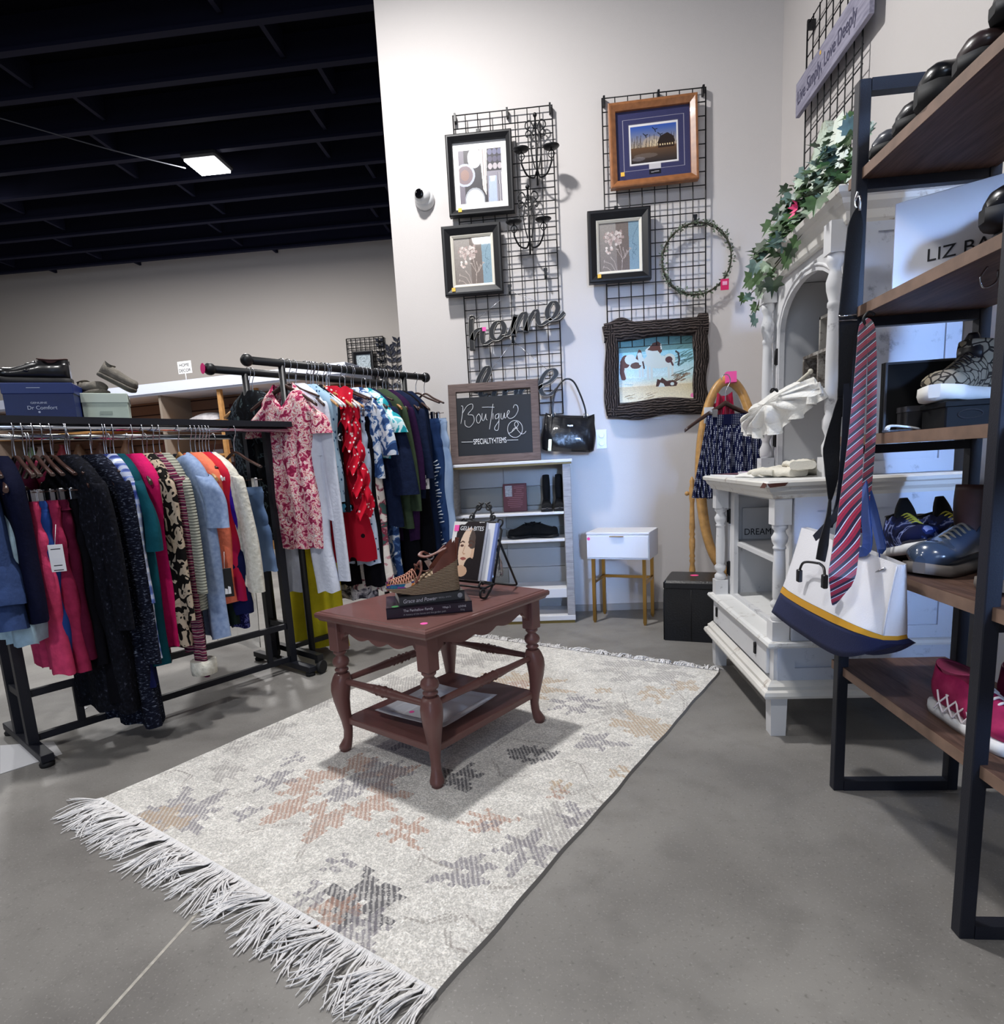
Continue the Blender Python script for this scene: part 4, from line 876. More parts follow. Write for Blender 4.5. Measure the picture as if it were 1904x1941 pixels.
# side panel towards the shoe shelf: frame and field
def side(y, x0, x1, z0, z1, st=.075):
    b = MB().box(x0, x0+st, y, y+.012, z0, z1).box(x1-st, x1, y, y+.012, z0, z1).box(x0+st, x1-st, y, y+.012, z1-.05, z1).box(x0+st, x1-st, y, y+.012, z0, z0+.045); b.obj('side_frame', SIDEM, hu, label='scuffed white side frame, blue daylight painted into its colour')
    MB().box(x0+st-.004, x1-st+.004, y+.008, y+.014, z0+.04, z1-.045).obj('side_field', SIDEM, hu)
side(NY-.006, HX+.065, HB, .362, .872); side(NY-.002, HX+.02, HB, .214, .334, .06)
moulding('top_moulding', [(0, .865), (.006, .868), (.010, .880), (.022, .892), (.026, .905), (.036, .910), (.038, .922), (.030, .928), (-.02, .928), (-.02, .865)], HX, NY, FY, HB, DWB, 'cream top moulding, chipped')
MB().box(HX-.03, HB, NY-.03, FY+.03, .912, .9285).obj('counter_top', DWT, hu, label='worn white counter top')
MB().add([(HX-.0395, NY+.03, .905), (HX-.0395, NY-.02, .906), (HX-.0395, NY-.039, .922), (HX-.0395, NY-.0, .924)], [(0, 1, 2, 3)]).add([(HX-.03, NY-.0395, .908), (HX+.02, NY-.0395, .912), (HX+.03, NY-.0395, .923), (HX-.0395, NY-.0395, .922)], [(0, 1, 2, 3)]).obj('chip', mat('bare_brown_wood', '#5a342b', .8), hu, label='brown patch of bare wood')
# upper hutch
UX, UN, UF, UZ = 1.02, -1.885, -1.16, 1.775
b = MB().box(UX+.01, HB-.0, UN, UN+.02, .928, UZ).box(UX+.01, HB, UF-.02, UF, .928, UZ).box(HB-.016, HB, UN+.02, UF-.02, .928, UZ).box(UX, HB, UN+.02, UF-.02, UZ-.02, UZ)
b.obj('upper_case', DW, hu)
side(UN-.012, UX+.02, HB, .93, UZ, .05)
# arched face frame
OW, OC = (UF-UN)/2-.085, (UF+UN)/2
out = [(UN, .928), (OC-OW, .928)]
for k in range(17): a = PI*k/16; out.append((OC-OW*cos(a), 1.50+.20*sin(a)**.8))
out += [(OC+OW, .928), (UF, .928), (UF, UZ), (UN, UZ)]
T_ = Matrix(((0, 1, 0, 0), (1, 0, 0, 0), (0, 0, 1, 0), (0, 0, 0, 1)))
MB().prism(out[:1]+out[1:], UX-.012, UX+.010, 'y', T=T_).obj('arched_face', DW, hu)
inn = [(OC-OW*1.04*cos(PI*k/16), 1.50+.222*sin(PI*k/16)**.8) for k in range(17)]
MB().tube([(UX-.012, y, z) for y, z in [(OC-OW*1.04, .93)]+inn+[(OC+OW*1.04, .93)]], .006, 6).obj('arch_bead', DW, hu)
column(UX-.045, UF-.03, .928, UZ); column(UX-.045, UN+.03, .928, UZ)
for z in (1.44, 1.08): MB().box(UX-.020, UX-.010, UF-.078, UF-.060, z-.035, z+.035).tube([(UX-.018, UF-.055, z-.03), (UX-.018, UF-.055, z+.03)], .005, 6).obj('hinge', KEY, hu)
moulding('crown', [(0, UZ-.02), (.006, UZ-.01), (.010, UZ+.015), (.028, UZ+.035), (.032, UZ+.05), (.050, UZ+.062), (.054, UZ+.078), (.048, UZ+.084), (-.04, UZ+.084), (-.04, UZ-.02)], UX-.03, UN-.012, UF+.012, HB, DWB, 'stepped white crown moulding with bare streaks')
MB().box(UX-.06, HB, UN-.05, UF+.05, UZ+.060, UZ+.083).obj('crown_board', DWT, hu)
MB().box(UX+.012, HB-.017, UN+.021, UF-.021, 1.235, 1.255).obj('upper_shelf', DW, hu)
CUB = distressed('worn_grey_crate', '#a8a49e', '#5e5650', .5, (4, 4, 4))
t = thing('crate', 'worn white wooden cubby crate standing inside the arched hutch', 'crate', (1.10, -1.53, 1.256)); 
b = MB().box(0, .22, -.26, .26, 0, .012).box(0, .22, -.26, .26, .158, .17).box(0, .22, -.26, -.248, 0, .30).box(0, .22, .10, .112, 0, .158).box(0, .22, .248, .26, 0, .16).box(.208, .22, -.26, .26, 0, .16).box(0, .22, -.26, .10, .29, .30).box(0, .22, .088, .10, .17, .30)
b.obj('box', CUB, t)
p = at(1587, 606, x=1.10); t = thing('sunglasses', 'black wraparound sunglasses inside the upper compartment of the crate', 'sunglasses', (1.13, -1.68, 1.427))
MB().loft([[(.012*cos(a)-.02*abs(y)*8, y, .028+(.026-.05*abs(abs(y)-.035))*sin(a)) for a in np.linspace(0, 2*PI, 12, endpoint=False)] for y in np.linspace(-.072, .072, 15)]).obj('lenses', mat('dark_lens', '#08080a', .15), t)
for s in (-1, 1): MB().tube([(0, s*.072, .035), (.06, s*.074, .036), (.12, s*.07, .01)], .004, 6).obj('temple', INK, t)
# sign inside the lower cupboard
t = thing('word_block', 'grey block lettered DREAM inside the lower hutch cupboard', 'sign', (.872, -1.192, .6205), -.16)
MB().box(0, .34, 0, .02, 0, .150, bev=.002).obj('block', mat('pale_grey_block', '#c6c5c6', .6), t)
text('lettering', 'DREAM BIG', .043, INK, Matrix.Translation((.008, -.001, .022)) @ FACE, t, sx=.86)
# magazines, white lid and gloves on the counter
for i, (px, py, rz, c1, c2, lab) in enumerate([(1462, 893, .2, '#4a2a35', '#8d5a62', 'dark magazine on the hutch counter, under the pastel one'), (1490, 890, -.25, '#dcd6e4', '#b98fc0', 'pastel-covered magazine on the hutch counter')]):
    c = Canvas(24, 32, c1); c.poly([(.1, .1), (.9, .1), (.9, .5), (.1, .5)], c2); c.ell(.4, .7, .22, .15, '#7fa06c' if i else '#5a3038'); c.ell(.7, .3, .2, .12, '#e8a0c0' if i else '#2a1a22'); c.noise(.2, i, 2)
    p = Vector((.84+.05*i, -1.33-.10*i, .929+.008*i)); t = thing('magazine', lab, 'magazine', p, rz); MB().box(-.10, .10, -.13, .13, 0, .007).obj('pages', PAPER, t); c.obj('cover', lambda u, v: (-.10+.2*u, .13-.26*v, .0076), GLASSY, t)
t = thing('folded_cloth', 'small folded white cloth at the front edge of the hutch counter', 'cloth', (.80, -1.60, .929), .1)
MB().grid(16, 10, lambda u, v: (-.05+.10*u, -.10+.20*v, .004+.016*(sin(PI*u)**.4)*(sin(PI*v)**.4)+.002*sin(13*u+5*v))).box(-.045, .045, -.09, .09, 0, .006).obj('cloth', mat('white_cotton', '#e2e1de', .9, bump=.2), t)
GLV = mat('cream_knit', '#ded9cc', .9, bump=.3, bscale=150)
def glove(loc, rz, lab, k, pitch=0):
    t = thing('glove', lab, 'glove', loc, rz, 'cream gloves on the counter'); b = MB(); r = random.Random(k)
    rings = []
    for f in np.linspace(0, 1, 10): w = .042-.006*sin(PI*f); rings.append([(-.12+.16*f, w*cos(a)*(1.05 if f < .1 else 1), .018+.018*sin(a)+.004*sin(f*14+a*3)) for a in np.linspace(0, 2*PI, 16, endpoint=False)])
    b.loft(rings)
    for j in range(4): y = -.030+.020*j; L = (.055, .068, .064, .05)[j]; b.tube(spl([(.025, y, .020), (.05, y*1.15, .026+.006*r.random()), (.04+L, y*1.3+r.uniform(-.01, .01), .014+.008*r.random())], 4), [.010]*8+[.006], 8)
    b.tube(spl([(-.03, .034, .018), (.01, .058, .024), (.045, .064, .016)], 4), [.011]*8+[.007], 8); b.obj('glove_body', GLV, t)
glove((.84, -1.70, .929), 2.0, 'cream knitted glove nearest the front of the hutch counter', 1); glove((.93, -1.62, .930), 2.6, 'cream knitted glove lying further back on the hutch counter', 2); glove((.93, -1.74, .955), 1.2, 'cream knitted glove on top of the other gloves', 3)
# ivy garland
IVD = mat('ivy_leaf_dark', '#22351f', .45, noise=.5, nscale=30); IVM = mat('ivy_leaf_green', '#3f5a34', .45, noise=.4, nscale=30); IVL = mat('ivy_leaf_variegated', '#93a68f', .5, noise=.3, nscale=40); IVG = mat('ivy_leaf_bluegreen', '#56706a', .45, noise=.35, nscale=30)
iv = thing('ivy_garland', 'artificial ivy garland with one pink flower trailing over the hutch crown', 'plant', (0, 0, 0))
r = random.Random(12); b = MB(); st = MB()
LEAF = [(0, 0), (.28, -.30), (.62, -.20), (.50, .10), (.80, .35), (.42, .42), (.30, .75), (.12, .62), (0, 1.15)]
LEAF = LEAF+[(-x, y) for x, y in LEAF[-2:0:-1]]
def ivy(c0, d, up, s, m):
    d = d.normalized(); sd = d.cross(up); sd = sd.normalized() if sd.length > .01 else Vector((1, 0, 0)); n = sd.cross(d)
    P = [c0+d*(y*s)+sd*(x*s)+n*(s*(.20*abs(x)-.10*y*y)) for x, y in LEAF]; k = len(P); cen = c0+d*(.35*s)
    b.add(P+[cen], [(i, (i+1) % k, k) for i in range(k)], False, m)
cr = [(UX-.05, y, UZ+.084) for y in np.linspace(UF+.06, UN-.02, 9)]
for k in range(330):
    f = r.random()**.9; y = UF+.08+(UN-UF-.02)*f; h = (.02+.24*f)*r.random()**.8
    c0 = Vector((UX-.07+.16*r.random(), y, UZ+.084+h)); ivy(c0, Vector((-.7+r.gauss(0, .5), r.gauss(.1, .6), r.gauss(-.2, .5))), Vector((-.4, -.6, .8)), r.uniform(.040, .078)*(1-.35*f), r.choice([0, 0, 1, 1, 1, 2, 3, 3]))
for px, py in [(1500, 470), (1480, 480), (1460, 500), (1445, 520), (1430, 540), (1420, 560), (1440, 545), (1470, 520), (1455, 540), (1425, 525), (1410, 560), (1432, 588), (1433, 600), (1462, 530), (1490, 495), (1510, 450), (1497, 350), (1480, 395), (1460, 425), (1530, 400), (1510, 420), (1545, 380), (1475, 470), (1490, 455), (1450, 500), (1436, 505)]:
    c0 = at(px+r.gauss(0, 4), py+r.gauss(0, 4), x=UX-.05-.06*r.random()); ivy(c0, Vector((-.5+r.gauss(0, .3), r.gauss(.2, .5), r.gauss(-.6, .4))), Vector((-.5, -.8, .3)), r.uniform(.035, .070), r.choice([0, 1, 1, 2, 3]))
b.obj('leaves', [IVD, IVM, IVL, IVG], iv, kind='stuff')
for P in ([(1560, 400), (1500, 470), (1450, 530), (1420, 560)], [(1450, 530), (1440, 570), (1432, 595)], [(1520, 430), (1480, 395), (1462, 420)], [(1540, 380), (1510, 355), (1497, 352)], [(1640, 320), (1580, 370), (1520, 440), (1470, 500)]):
    st.tube(spl([at(px, py, x=UX-.06) for px, py in P], 5), .0025, 5)
st.obj('stems', mat('ivy_stem', '#3d3f2a', .7), iv)
p = at(1513, 393, x=UX-.11); bb = MB()
for k in range(11): a = 2.4*k; q = .006+.0013*k; d = Vector((-.5, cos(a)*.9, sin(a)*.9)).normalized(); s_ = d.cross(Vector((-1, -.3, 0))).normalized(); bb.add([p, p+d*q*1.3+s_*.007, p+d*q*2.1-Vector((.01, 0, 0)), p+d*q*1.3-s_*.007], [(0, 1, 2, 3)], True)
bb.obj('flower', mat('pink_petal', '#e0447c', .6), iv, label='pink flower')
# art leaning on the wall above the hutch
t = thing('painted_panel', 'pale green painted wooden panel leaning on the wall behind the ivy', 'panel', (1.14, -1.20, UZ+.083), rot=(0, .12, 0)); o = [(-.14, 0), (.11, 0), (.11, .40), (.015, .53), (-.015, .53), (-.14, .37)]
MB().prism(o, -.018, .018, 'x').obj('panel', distressed('flaking_green_paint', '#bccabb', '#8d8f7c', .52, (4, 4, 4)), t); MB().prism([(-.11, .03), (.08, .03), (.08, .38), (-.11, .35)], -.021, -.017, 'x').obj('inset', distressed('flaking_mint_paint', '#c9d6c8', '#9aa08c', .5, (4, 4, 4)), t)
t = thing('draped_ornament', 'white draped cloth ornament peaking above the ivy in front of the right-hand wire grid', 'ornament', (1.15, -1.43, UZ+.083))
MB().grid(22, 18, lambda u, v: ((.07+.02*sin(u*19))*(1-v)*cos(PI*(u+.5)), (.19*(1-v*.80)+.012*sin(u*23+v*5)*(1-v))*sin(PI*(u-.5)), .02+.42*v**.85-.03*abs(sin(u*9))*(1-v))).obj('cloth', mat('pale_mint_cloth', '#d5ddd2', .85, bump=.3), t)
# long plank sign on the right-hand grid
t = thing('plank_sign', 'long grey plank sign lettered Live Simply, Love Deeply on the right-hand wire grid', 'sign', (1.362, -.40, 2.785), rot=(0.0, 0, -PI/2)); PL = .78
MB().box(0, PL, 0, .022, 0, .165, bev=.002).obj('plank', ramp_mat('lavender_grey_wash', 'noise', [(.3, '#7f7d8e'), (.6, '#a19eb0')], 5, .7, (1.5, 5, 12), 1, 5, const=False), t)
text('lettering', 'Live Simply, Love Deeply', .092, mat('slate_lettering', '#4a4860', .7), Matrix.Translation((.025, -.001, .05)) @ FACE, t, sx=.70)
MB().box(.30, .312, -.002, 0, .130, .145).obj('price_sticker', YEL, t)
# lace parasol
LACE = mat('white_lace', '#e9e7e2', .8, bump=.5, bscale=90, sheen=.3)
t = thing('lace_parasol', 'small white lace parasol propped on the hutch counter against its column', 'parasol', (0, 0, 0))
pl_, pr_ = at(1408, 797, x=.83), at(1553, 736, x=.93); pc = (pl_+pr_)/2; EM = (pr_-pl_)/2; EU = Vector((.035, .0, .066)); EN = Vector((-1, -.35, .15)).normalized()
def can(u, v):
    a = 2*PI*u; q = .04+.96*v**.85; q *= 1+.04*sin(a*8+1)*v; return pc+EM*(q*cos(a))+EU*(q*sin(a)+.12*sin(u*70)*v)+EN*(.055*(1-v**2)+.010*sin(a*11+v*6)*(.3+v))
MB().grid(88, 12, can).obj('canopy', LACE, t)
def ruf(u, v):
    a = 2*PI*u; p0 = Vector(can(u, 1)); return p0+Vector((0, 0, -.034*v*(1+.3*sin(a*3))))+EN*(-.01*v)+Vector((.010*cos(a*24), .014*sin(a*24), 0))*v
MB().grid(200, 3, ruf).obj('ruffle', LACE, t)
tip = at(1537, 704, x=.99); b = MB().tube([tip, pc+Vector((.0, .0, .02)), pc-(tip-pc)*.15], .006, 8).sphere(tip, .010, 8, 6); b.obj('stick', mat('ivory_stick', '#d8d2c2', .5), t)
b = MB(); q = at(1468, 740, x=.83); b.tube([(q.x+.012*cos(2*PI*k/12), q.y+.014*sin(2*PI*k/12), q.z+.006*sin(2*PI*k/6)) for k in range(12)], .0035, 6, loop=True); b.obj('ring', KEY, t)
# skirt on its hanger in front of the mirror: built with the garments further down
# ---------------------------------------------------------------- metal shoe shelf
SWOOD = ramp_mat('walnut_board', 'noise', [(.25, '#40302b'), (.5, '#59443c'), (.75, '#6b5349')], 5, .5, (14, 1.2, 14), 1.2, 6, const=False); SEDGE = mat('board_edge', '#7b6355', .6, noise=.2, nscale=20)
SX0, SX1, SY1 = .82, 1.145, -2.285
sh = thing('shoe_shelf', 'tall dark metal shoe shelf with brown boards, nearest thing on the right', 'shelf', (0, 0, 0))
Z_ = [.392, .715, 1.060, 1.397, 1.738]; PW = .015
for y in (-2.345, -2.93):
    b = MB().box(SX0-PW, SX0+PW, y-PW, y+PW, 0, 1.945, bev=.002).obj('post', NAVYBLK, sh); MB().box(SX1-PW, SX1+PW, y-PW, y+PW, 0, 1.945, bev=.002).obj('post', NAVYBLK, sh)
    MB().box(SX0+PW, SX1-PW, y-PW, y+PW, 1.915, 1.945).obj('top_bar', NAVYBLK, sh); MB().box(SX0+PW, SX1-PW, y-PW, y+PW, 0, .030).obj('foot_bar', NAVYBLK, sh)
    for z in Z_: MB().box(SX0+PW, SX1-PW, y-.012, y+.012, z-.052, z-.028).obj('crossbar', NAVYBLK, sh)
for z in Z_:
    b = MB().box(SX0, SX1, -3.9, SY1, z-.027, z, mat=0); b.box(SX0-.0012, SX0, -3.9, SY1, z-.0265, z-.0005, mat=1); b.obj('board', [SWOOD, SEDGE], sh)
for (y, z, w) in ((-3.515, 0, 1.945),): 
    for x in (SX0, SX1): MB().box(x-PW, x+PW, y-PW, y+PW, 0, w).obj('post', NAVYBLK, sh)
b = MB().tube([(SX1, -2.95, .42), (SX1, -3.48, 1.02)], .010, 8).tube([(SX1, -2.95, 1.02), (SX1, -3.48, .42)], .010, 8); b.obj('brace', NAVYBLK, sh)
for y in (-2.36, -2.375): pass
# shoes on the top board
GRL = mat('grey_patent', '#4b4d55', .3, coat=.4); BRL = mat('dark_brown_leather', '#2a1c1b', .35, coat=.3); CHR = mat('charcoal_leather', '#1c1b20', .35, coat=.3)
shoe('dress_shoe', 'shiny grey shoe at the far end of the top board', 'shoe', (.965, -2.43, 1.738), PI-.25, .29, .098, .085, GRL, SHBS, None, .048, .016)
shoe('dress_shoe', 'dark grey shoe on the top board, second from its far end', 'shoe', (.965, -2.535, 1.738), PI-.2, .29, .098, .095, CHR, SHBS, None, .052, .02)
shoe('dress_shoe', 'black wedge-soled shoe on the top board, third from its far end', 'shoe', (.955, -2.64, 1.738), PI-.2, .29, .10, .11, SHB, SHBS, None, .060, .035)
shoe('dress_shoe', 'dark brown leather shoe on the top board nearest the top right corner', 'shoe', (.965, -2.755, 1.738), PI-.2, .29, .10, .10, BRL, SHBS, None, .055, .022)
shoe('ankle_boot', 'black boot held highest in the top right corner, on the dark brown shoes', 'boot', (.985, -2.80, 1.80), PI-.15, .27, .095, .085, SHB, SHBS, None, .05, .02, rx=0)
shoe('dress_shoe', 'black shoe under the highest boot on the top board', 'shoe', (.985, -2.88, 1.738), PI-.1, .29, .10, .10, SHB, SHBS, None, .055, .02)
# second board: white shoe box with a black shoe before it
t = thing('shoe_box', 'white shoe box lettered LIZ BA standing on the second board from the top', 'box', (.886, -2.395, 1.3972), -.66)
MB().box(0, .27, 0, .10, 0, .235, bev=.002).obj('box', mat('white_card', '#d9d8dc', .6), t); text('lettering', 'LIZ BAKER', .042, INK, Matrix.Translation((.072, -.001, .078)) @ FACE, t, sx=1.05)
t = thing('low_box', 'low black box under the black shoe on the second board', 'box', (.96, -2.76, 1.3972), -.1); MB().box(0, .19, 0, .13, 0, .07, bev=.002).obj('box', mat('black_card', '#0d0d11', .5), t); MB().box(-.002, .192, -.002, .132, .05, .072, bev=.002).obj('lid', mat('black_card_lid', '#121217', .5), t)
shoe('walking_shoe', 'black laced leather shoe on the low box, second board from the top', 'shoe', (1.06, -2.70, 1.4695), PI-.15, .28, .10, .10, SHB, SHBS, None, .058, .028, lace=INK)
# third board
t = thing('dark_panel', 'large black framed panel standing at the far end of the middle board', 'panel', (.885, -2.385, 1.0602), -.02); MB().box(0, .26, 0, .02, 0, .185).obj('panel', mat('matt_black', '#050507', .9), t); rect_frame(MB(), 0, .26, 0, .185, .006, -.003, .012).obj('frame', mat('grey_edge', '#3a3a3f', .5), t)
t = thing('card_box', 'charcoal card box behind the black storage box on the middle board', 'box', (.90, -2.47, 1.0602), -.12); MB().box(0, .14, 0, .06, 0, .062, bev=.002).obj('box', mat('charcoal_card', '#1c1b1f', .8, noise=.2, nscale=40), t); MB().box(-.001, .141, -.001, .061, .05, .064).obj('lid', mat('charcoal_lid', '#302f34', .7), t)
t = thing('storage_box', 'black storage box with a cut-out handle under the canvas high-top', 'box', (.905, -2.62, 1.0602), -.12); bm_ = mat('black_plastic', '#0a0a0d', .65, spec=.2)
MB().box(0, .17, 0, .12, 0, .055, bev=.003).obj('box', bm_, t); MB().box(-.004, .174, -.004, .124, .048, .062, bev=.002).obj('lid', bm_, t)
b = MB().tube([(.05+.018*cos(a)*1.4, -.0015, .030+.010*sin(a)) for a in np.linspace(0, 2*PI, 20, endpoint=False)], .0018, 5, loop=True); b.obj('handle_hole', INK, t)
for k in range(3): MB().box(.125, .150, -.0025, 0, .010+.014*k, .018+.014*k).obj('label_strip', PAPER, t)
CANV = ramp_mat('signature_canvas', 'voronoi', [(0, '#2e2a26'), (.06, '#2e2a26'), (.075, '#8b8170'), (1, '#958b7a')], 44, .8, feature='DISTANCE_TO_EDGE')
LEATHK = mat('black_trim_leather', '#121014', .4)
shoe('high_top_sneaker', 'tan canvas high-top sneaker with black trim on the black storage box', 'shoe', (1.00, -2.53, 1.1235), PI+.55, .25, .10, .10, CANV, mat('white_rubber', '#d5d3cf', .5), CANV, .050, .030, .45, shaft=.055, tongue=LEATHK, lace=LEATHK, toecap=CANV)
t = thing('white_sandal', 'white sandal strap lying at the edge of the middle board', 'sandal', (.87, -2.50, 1.0602), .5); MB().tube(spl([(-.05, 0, .006), (-.02, .012, .016), (.03, .004, .012), (.06, -.01, .005)], 6), .006, 8, flat=.5).obj('strap', WHITEPL, t); MB().loft([[(-.06+.13*f, .02*sin(PI*min(1, f+.1))*cos(a), .003+.003*sin(a)) for a in np.linspace(0, 2*PI, 10, endpoint=False)] for f in np.linspace(0, 1, 8)]).obj('sole', GRL, t)
# fourth board
CAMO = ramp_mat('blue_camo_mesh', 'noise', [(0, '#0c1233'), (.50, '#152459'), (.56, '#7c88b8'), (.63, '#141c4a')], 26, .8)
TRD = mat('black_tread', '#0c0c0f', .8); WMID = mat('white_midsole', '#d8d9dc', .5)
def collar_sole(t):
    b = MB().loft([[(-.13+.26*f, (.040+.006*sin(PI*f))*cos(a), -.002+.004*sin(a)) for a in np.linspace(0, 2*PI, 10, endpoint=False)] for f in np.linspace(0, 1, 9)]); b.obj('outsole', TRD, t)
for x, rz, lab in ((.955, -PI/2-.15, 'left blue-and-black running shoe on the fourth board down, sole showing'), (1.062, -PI/2+.05, 'right blue-and-black running shoe on the fourth board down, sole showing')):
    shoe('running_shoe', lab, 'shoe', (x, -2.425, .728), rz, .25, .098, .105, CAMO, WMID, mat('black_mesh', '#08090e', .9), .06, .024, .42, tongue=mat('black_mesh_tongue', '#0a0b10', .9), rot=(0, -.20, rz), lace=mat('yellow_lace', '#c9c04a', .7), toecap=mat('navy_toe', '#171a2c', .8), extra=collar_sole)
DUCK = mat('blue_grey_rubber', '#39475c', .22, coat=.6); DSOLE = mat('grey_brown_rubber', '#6d6661', .5); DLEA = mat('brown_boot_leather', '#4a3332', .5, noise=.2, nscale=20)
LACEB = mat('tan_lace', '#7a7060', .8)
shoe('duck_boot', 'blue-grey rubber duck boot behind the near post, toe towards the aisle', 'boot', (.985, -2.575, .7155), PI+.5, .30, .112, .10, DUCK, DSOLE, DLEA, .062, .026, .45, shaft=.12, lace=LACEB)
shoe('duck_boot', 'blue-grey rubber duck boot nearer the camera, right of the near post', 'boot', (1.015, -2.79, .7155), PI+.5, .30, .112, .10, DUCK, DSOLE, DLEA, .062, .026, .45, shaft=.14, lace=LACEB)
# bottom board
PKU = ramp_mat('raspberry_knit', 'noise', [(.3, '#8a1f4d'), (.55, '#a12a5a'), (.8, '#b53c6c')], 30, .7, const=False); PKC = mat('pink_lining', '#b54a74', .8); GRLACE = mat('grey_lace', '#55524f', .8); WLACE = mat('white_lace_cord', '#dddbe0', .8)
def net(t):
    b = MB(); r = random.Random(4)
    for k in range(5): x = -.07+.03*k; b.tube(spl([(x-.015, -.051, .025), (x, -.050, .045), (x+.018, -.043, .068)], 4), .0022, 5).tube(spl([(x+.015, -.051, .025), (x, -.050, .045), (x-.018, -.043, .068)], 4), .0022, 5)
    b.obj('side_netting', mat('white_netting', '#e8dfe6', .6), t)
shoe('running_shoe', 'raspberry pink running shoe with white laces on the lowest board, nearer one', 'shoe', (.918, -2.80, .392), -1.50, .285, .10, .105, PKU, WMID, PKC, .06, .026, .44, lace=WLACE, extra=net)
shoe('running_shoe', 'raspberry pink running shoe with grey bow on the lowest board, against the wall side', 'shoe', (1.045, -2.83, .392), -1.5, .285, .10, .105, PKU, WMID, PKC, .06, .026, .44, lace=GRLACE)
# ---------------------------------------------------------------- hanging on the shelf: suspenders, tie, tote
t = thing('s_hook', 'small steel hook through the second board near the right edge', 'hook', at(1873, 505, z=1.37)); MB().tube(spl([(0, 0, 0), (-.012, 0, -.02), (-.004, 0, -.04), (.018, 0, -.03), (.02, 0, -.008)], 6), .002, 6).obj('wire', STEEL, t)
def strap(b, P, hw, th=.003, twist=None, mat=None):
    """flat band through points, width in the image-facing direction"""
    n = len(P); W_ = hw if isinstance(hw, list) else [hw]*n; Q = spl(P, 6); m = len(Q); R = []
    for i in range(m):
        f = i/6; k = min(int(f), n-2); w = W_[k]+(W_[k+1]-W_[k])*(f-k); tg = (Q[min(i+1, m-1)]-Q[max(i-1, 0)]).normalized(); vw = (Q[i]-Vector(CAMC)).normalized() if twist is None else Vector(twist)
        sd = tg.cross(vw).normalized(); nn = sd.cross(tg).normalized()
        R.append([tuple(Q[i]-sd*w-nn*th), tuple(Q[i]+sd*w-nn*th), tuple(Q[i]+sd*w+nn*th), tuple(Q[i]-sd*w+nn*th)])
    return b.loft(R, True, True, False, mat)
SUS = mat('black_elastic', '#0b0c14', .7, bump=.2, bscale=300); NVY = mat('navy_elastic', '#141a2c', .7)
t = thing('suspenders', 'black elastic suspenders with buckles hanging from the far post', 'suspenders', (0, 0, 0)); VW = (.10, 1, 0)
def a_(px, py, x=.79): return at(px, py, x=x)
b = MB(); strap(b, [a_(1626, 395), a_(1622, 430), a_(1614, 520), a_(1607, 600)], [.004, .018, .020, .022], .0025, VW)
strap(b, [a_(1608, 600), a_(1607, 680), a_(1603, 740), a_(1592, 790)], [.022, .022, .019, .008], .002, VW)
b.obj('band', SUS, t, label='wide black band')
b = MB(); strap(b, [a_(1598, 755, .785), a_(1587, 790, .78), a_(1577, 850, .775), a_(1578, 900, .775), a_(1574, 950, .775)], [.012, .012, .022, .018, .003], .002, VW); strap(b, [a_(1574, 945, .775), a_(1571, 980, .75), a_(1562, 1030, .71), a_(1556, 1062, .69)], [.003, .006, .013, .012], .002, VW); b.obj('band', SUS, t)
b = MB(); strap(b, [a_(1604, 720, .79), a_(1607, 790, .79), a_(1598, 900, .785), a_(1583, 985, .78)], [.006, .012, .010, .003], .002, VW); strap(b, [a_(1594, 925, .79), a_(1576, 1000, .78)], [.005, .004], .002, VW); b.obj('band', NVY, t)
p = a_(1607, 603, .786); MB().tube([p+Vector((-.023, -.002, -.006)), p+Vector((.023, -.002, -.006)), p+Vector((.023, -.002, .006)), p+Vector((-.023, -.002, .006))], .0022, 6, loop=True).obj('buckle', CHROME, t)
p = a_(1626, 395, .79); b = MB(); b.tube(spl([p+Vector((0, 0, .04)), p+Vector((-.002, .008, .02)), p], 5), .003, 6).obj('hook_wire', CHROME, t); b = MB().tube(spl([p+Vector((0, -.012, -.01)), p+Vector((0, -.014, .02)), p+Vector((0, .008, .03))], 5), .003, 6); b.obj('buckle', CHROME, t)
b = MB(); p = a_(1554, 1068, .685); q1, q2 = a_(1516, 1082, .68), a_(1564, 1092, .675)
b.tube(spl([q1, a_(1525, 1066, .682), p, ], 6), .0035, 7).tube(spl([p, a_(1562, 1076, .68), q2], 6), .0035, 7); b.obj('leather_tab', LEATHK, t)
for q in (q1, q2): MB().box(q.x-.006, q.x+.006, q.y-.009, q.y+.009, q.z-.032, q.z+.004, bev=.002).obj('clip', LEATHK, t)
# striped tie
TIE = bpy.data.materials.new('striped_silk'); TIE.use_nodes = True; nt = TIE.node_tree; b_ = nt.nodes['Principled BSDF']; b_.inputs['Roughness'].default_value = .42; b_.inputs['Sheen Weight'].default_value = .2
tc = nt.nodes.new('ShaderNodeTexCoord'); mp = nt.nodes.new('ShaderNodeMapping'); mp.inputs['Rotation'].default_value = (0, .72, 0); sep = nt.nodes.new('ShaderNodeSeparateXYZ'); ml = nt.nodes.new('ShaderNodeMath'); ml.operation = 'MULTIPLY'; ml.inputs[1].default_value = 1/.0175; fr = nt.nodes.new('ShaderNodeMath'); fr.operation = 'FRACT'; rp = nt.nodes.new('ShaderNodeValToRGB'); rp.color_ramp.interpolation = 'CONSTANT'
nt.links.new(tc.outputs['Object'], mp.inputs[0]); nt.links.new(mp.outputs[0], sep.inputs[0]); nt.links.new(sep.outputs['Z'], ml.inputs[0]); nt.links.new(ml.outputs[0], fr.inputs[0]); nt.links.new(fr.outputs[0], rp.inputs[0]); nt.links.new(rp.outputs[0], b_.inputs['Base Color'])
el = rp.color_ramp.elements; el[0].position = 0; el[0].color = rgba('#10142e'); el[1].position = .30; el[1].color = rgba('#8d1730')
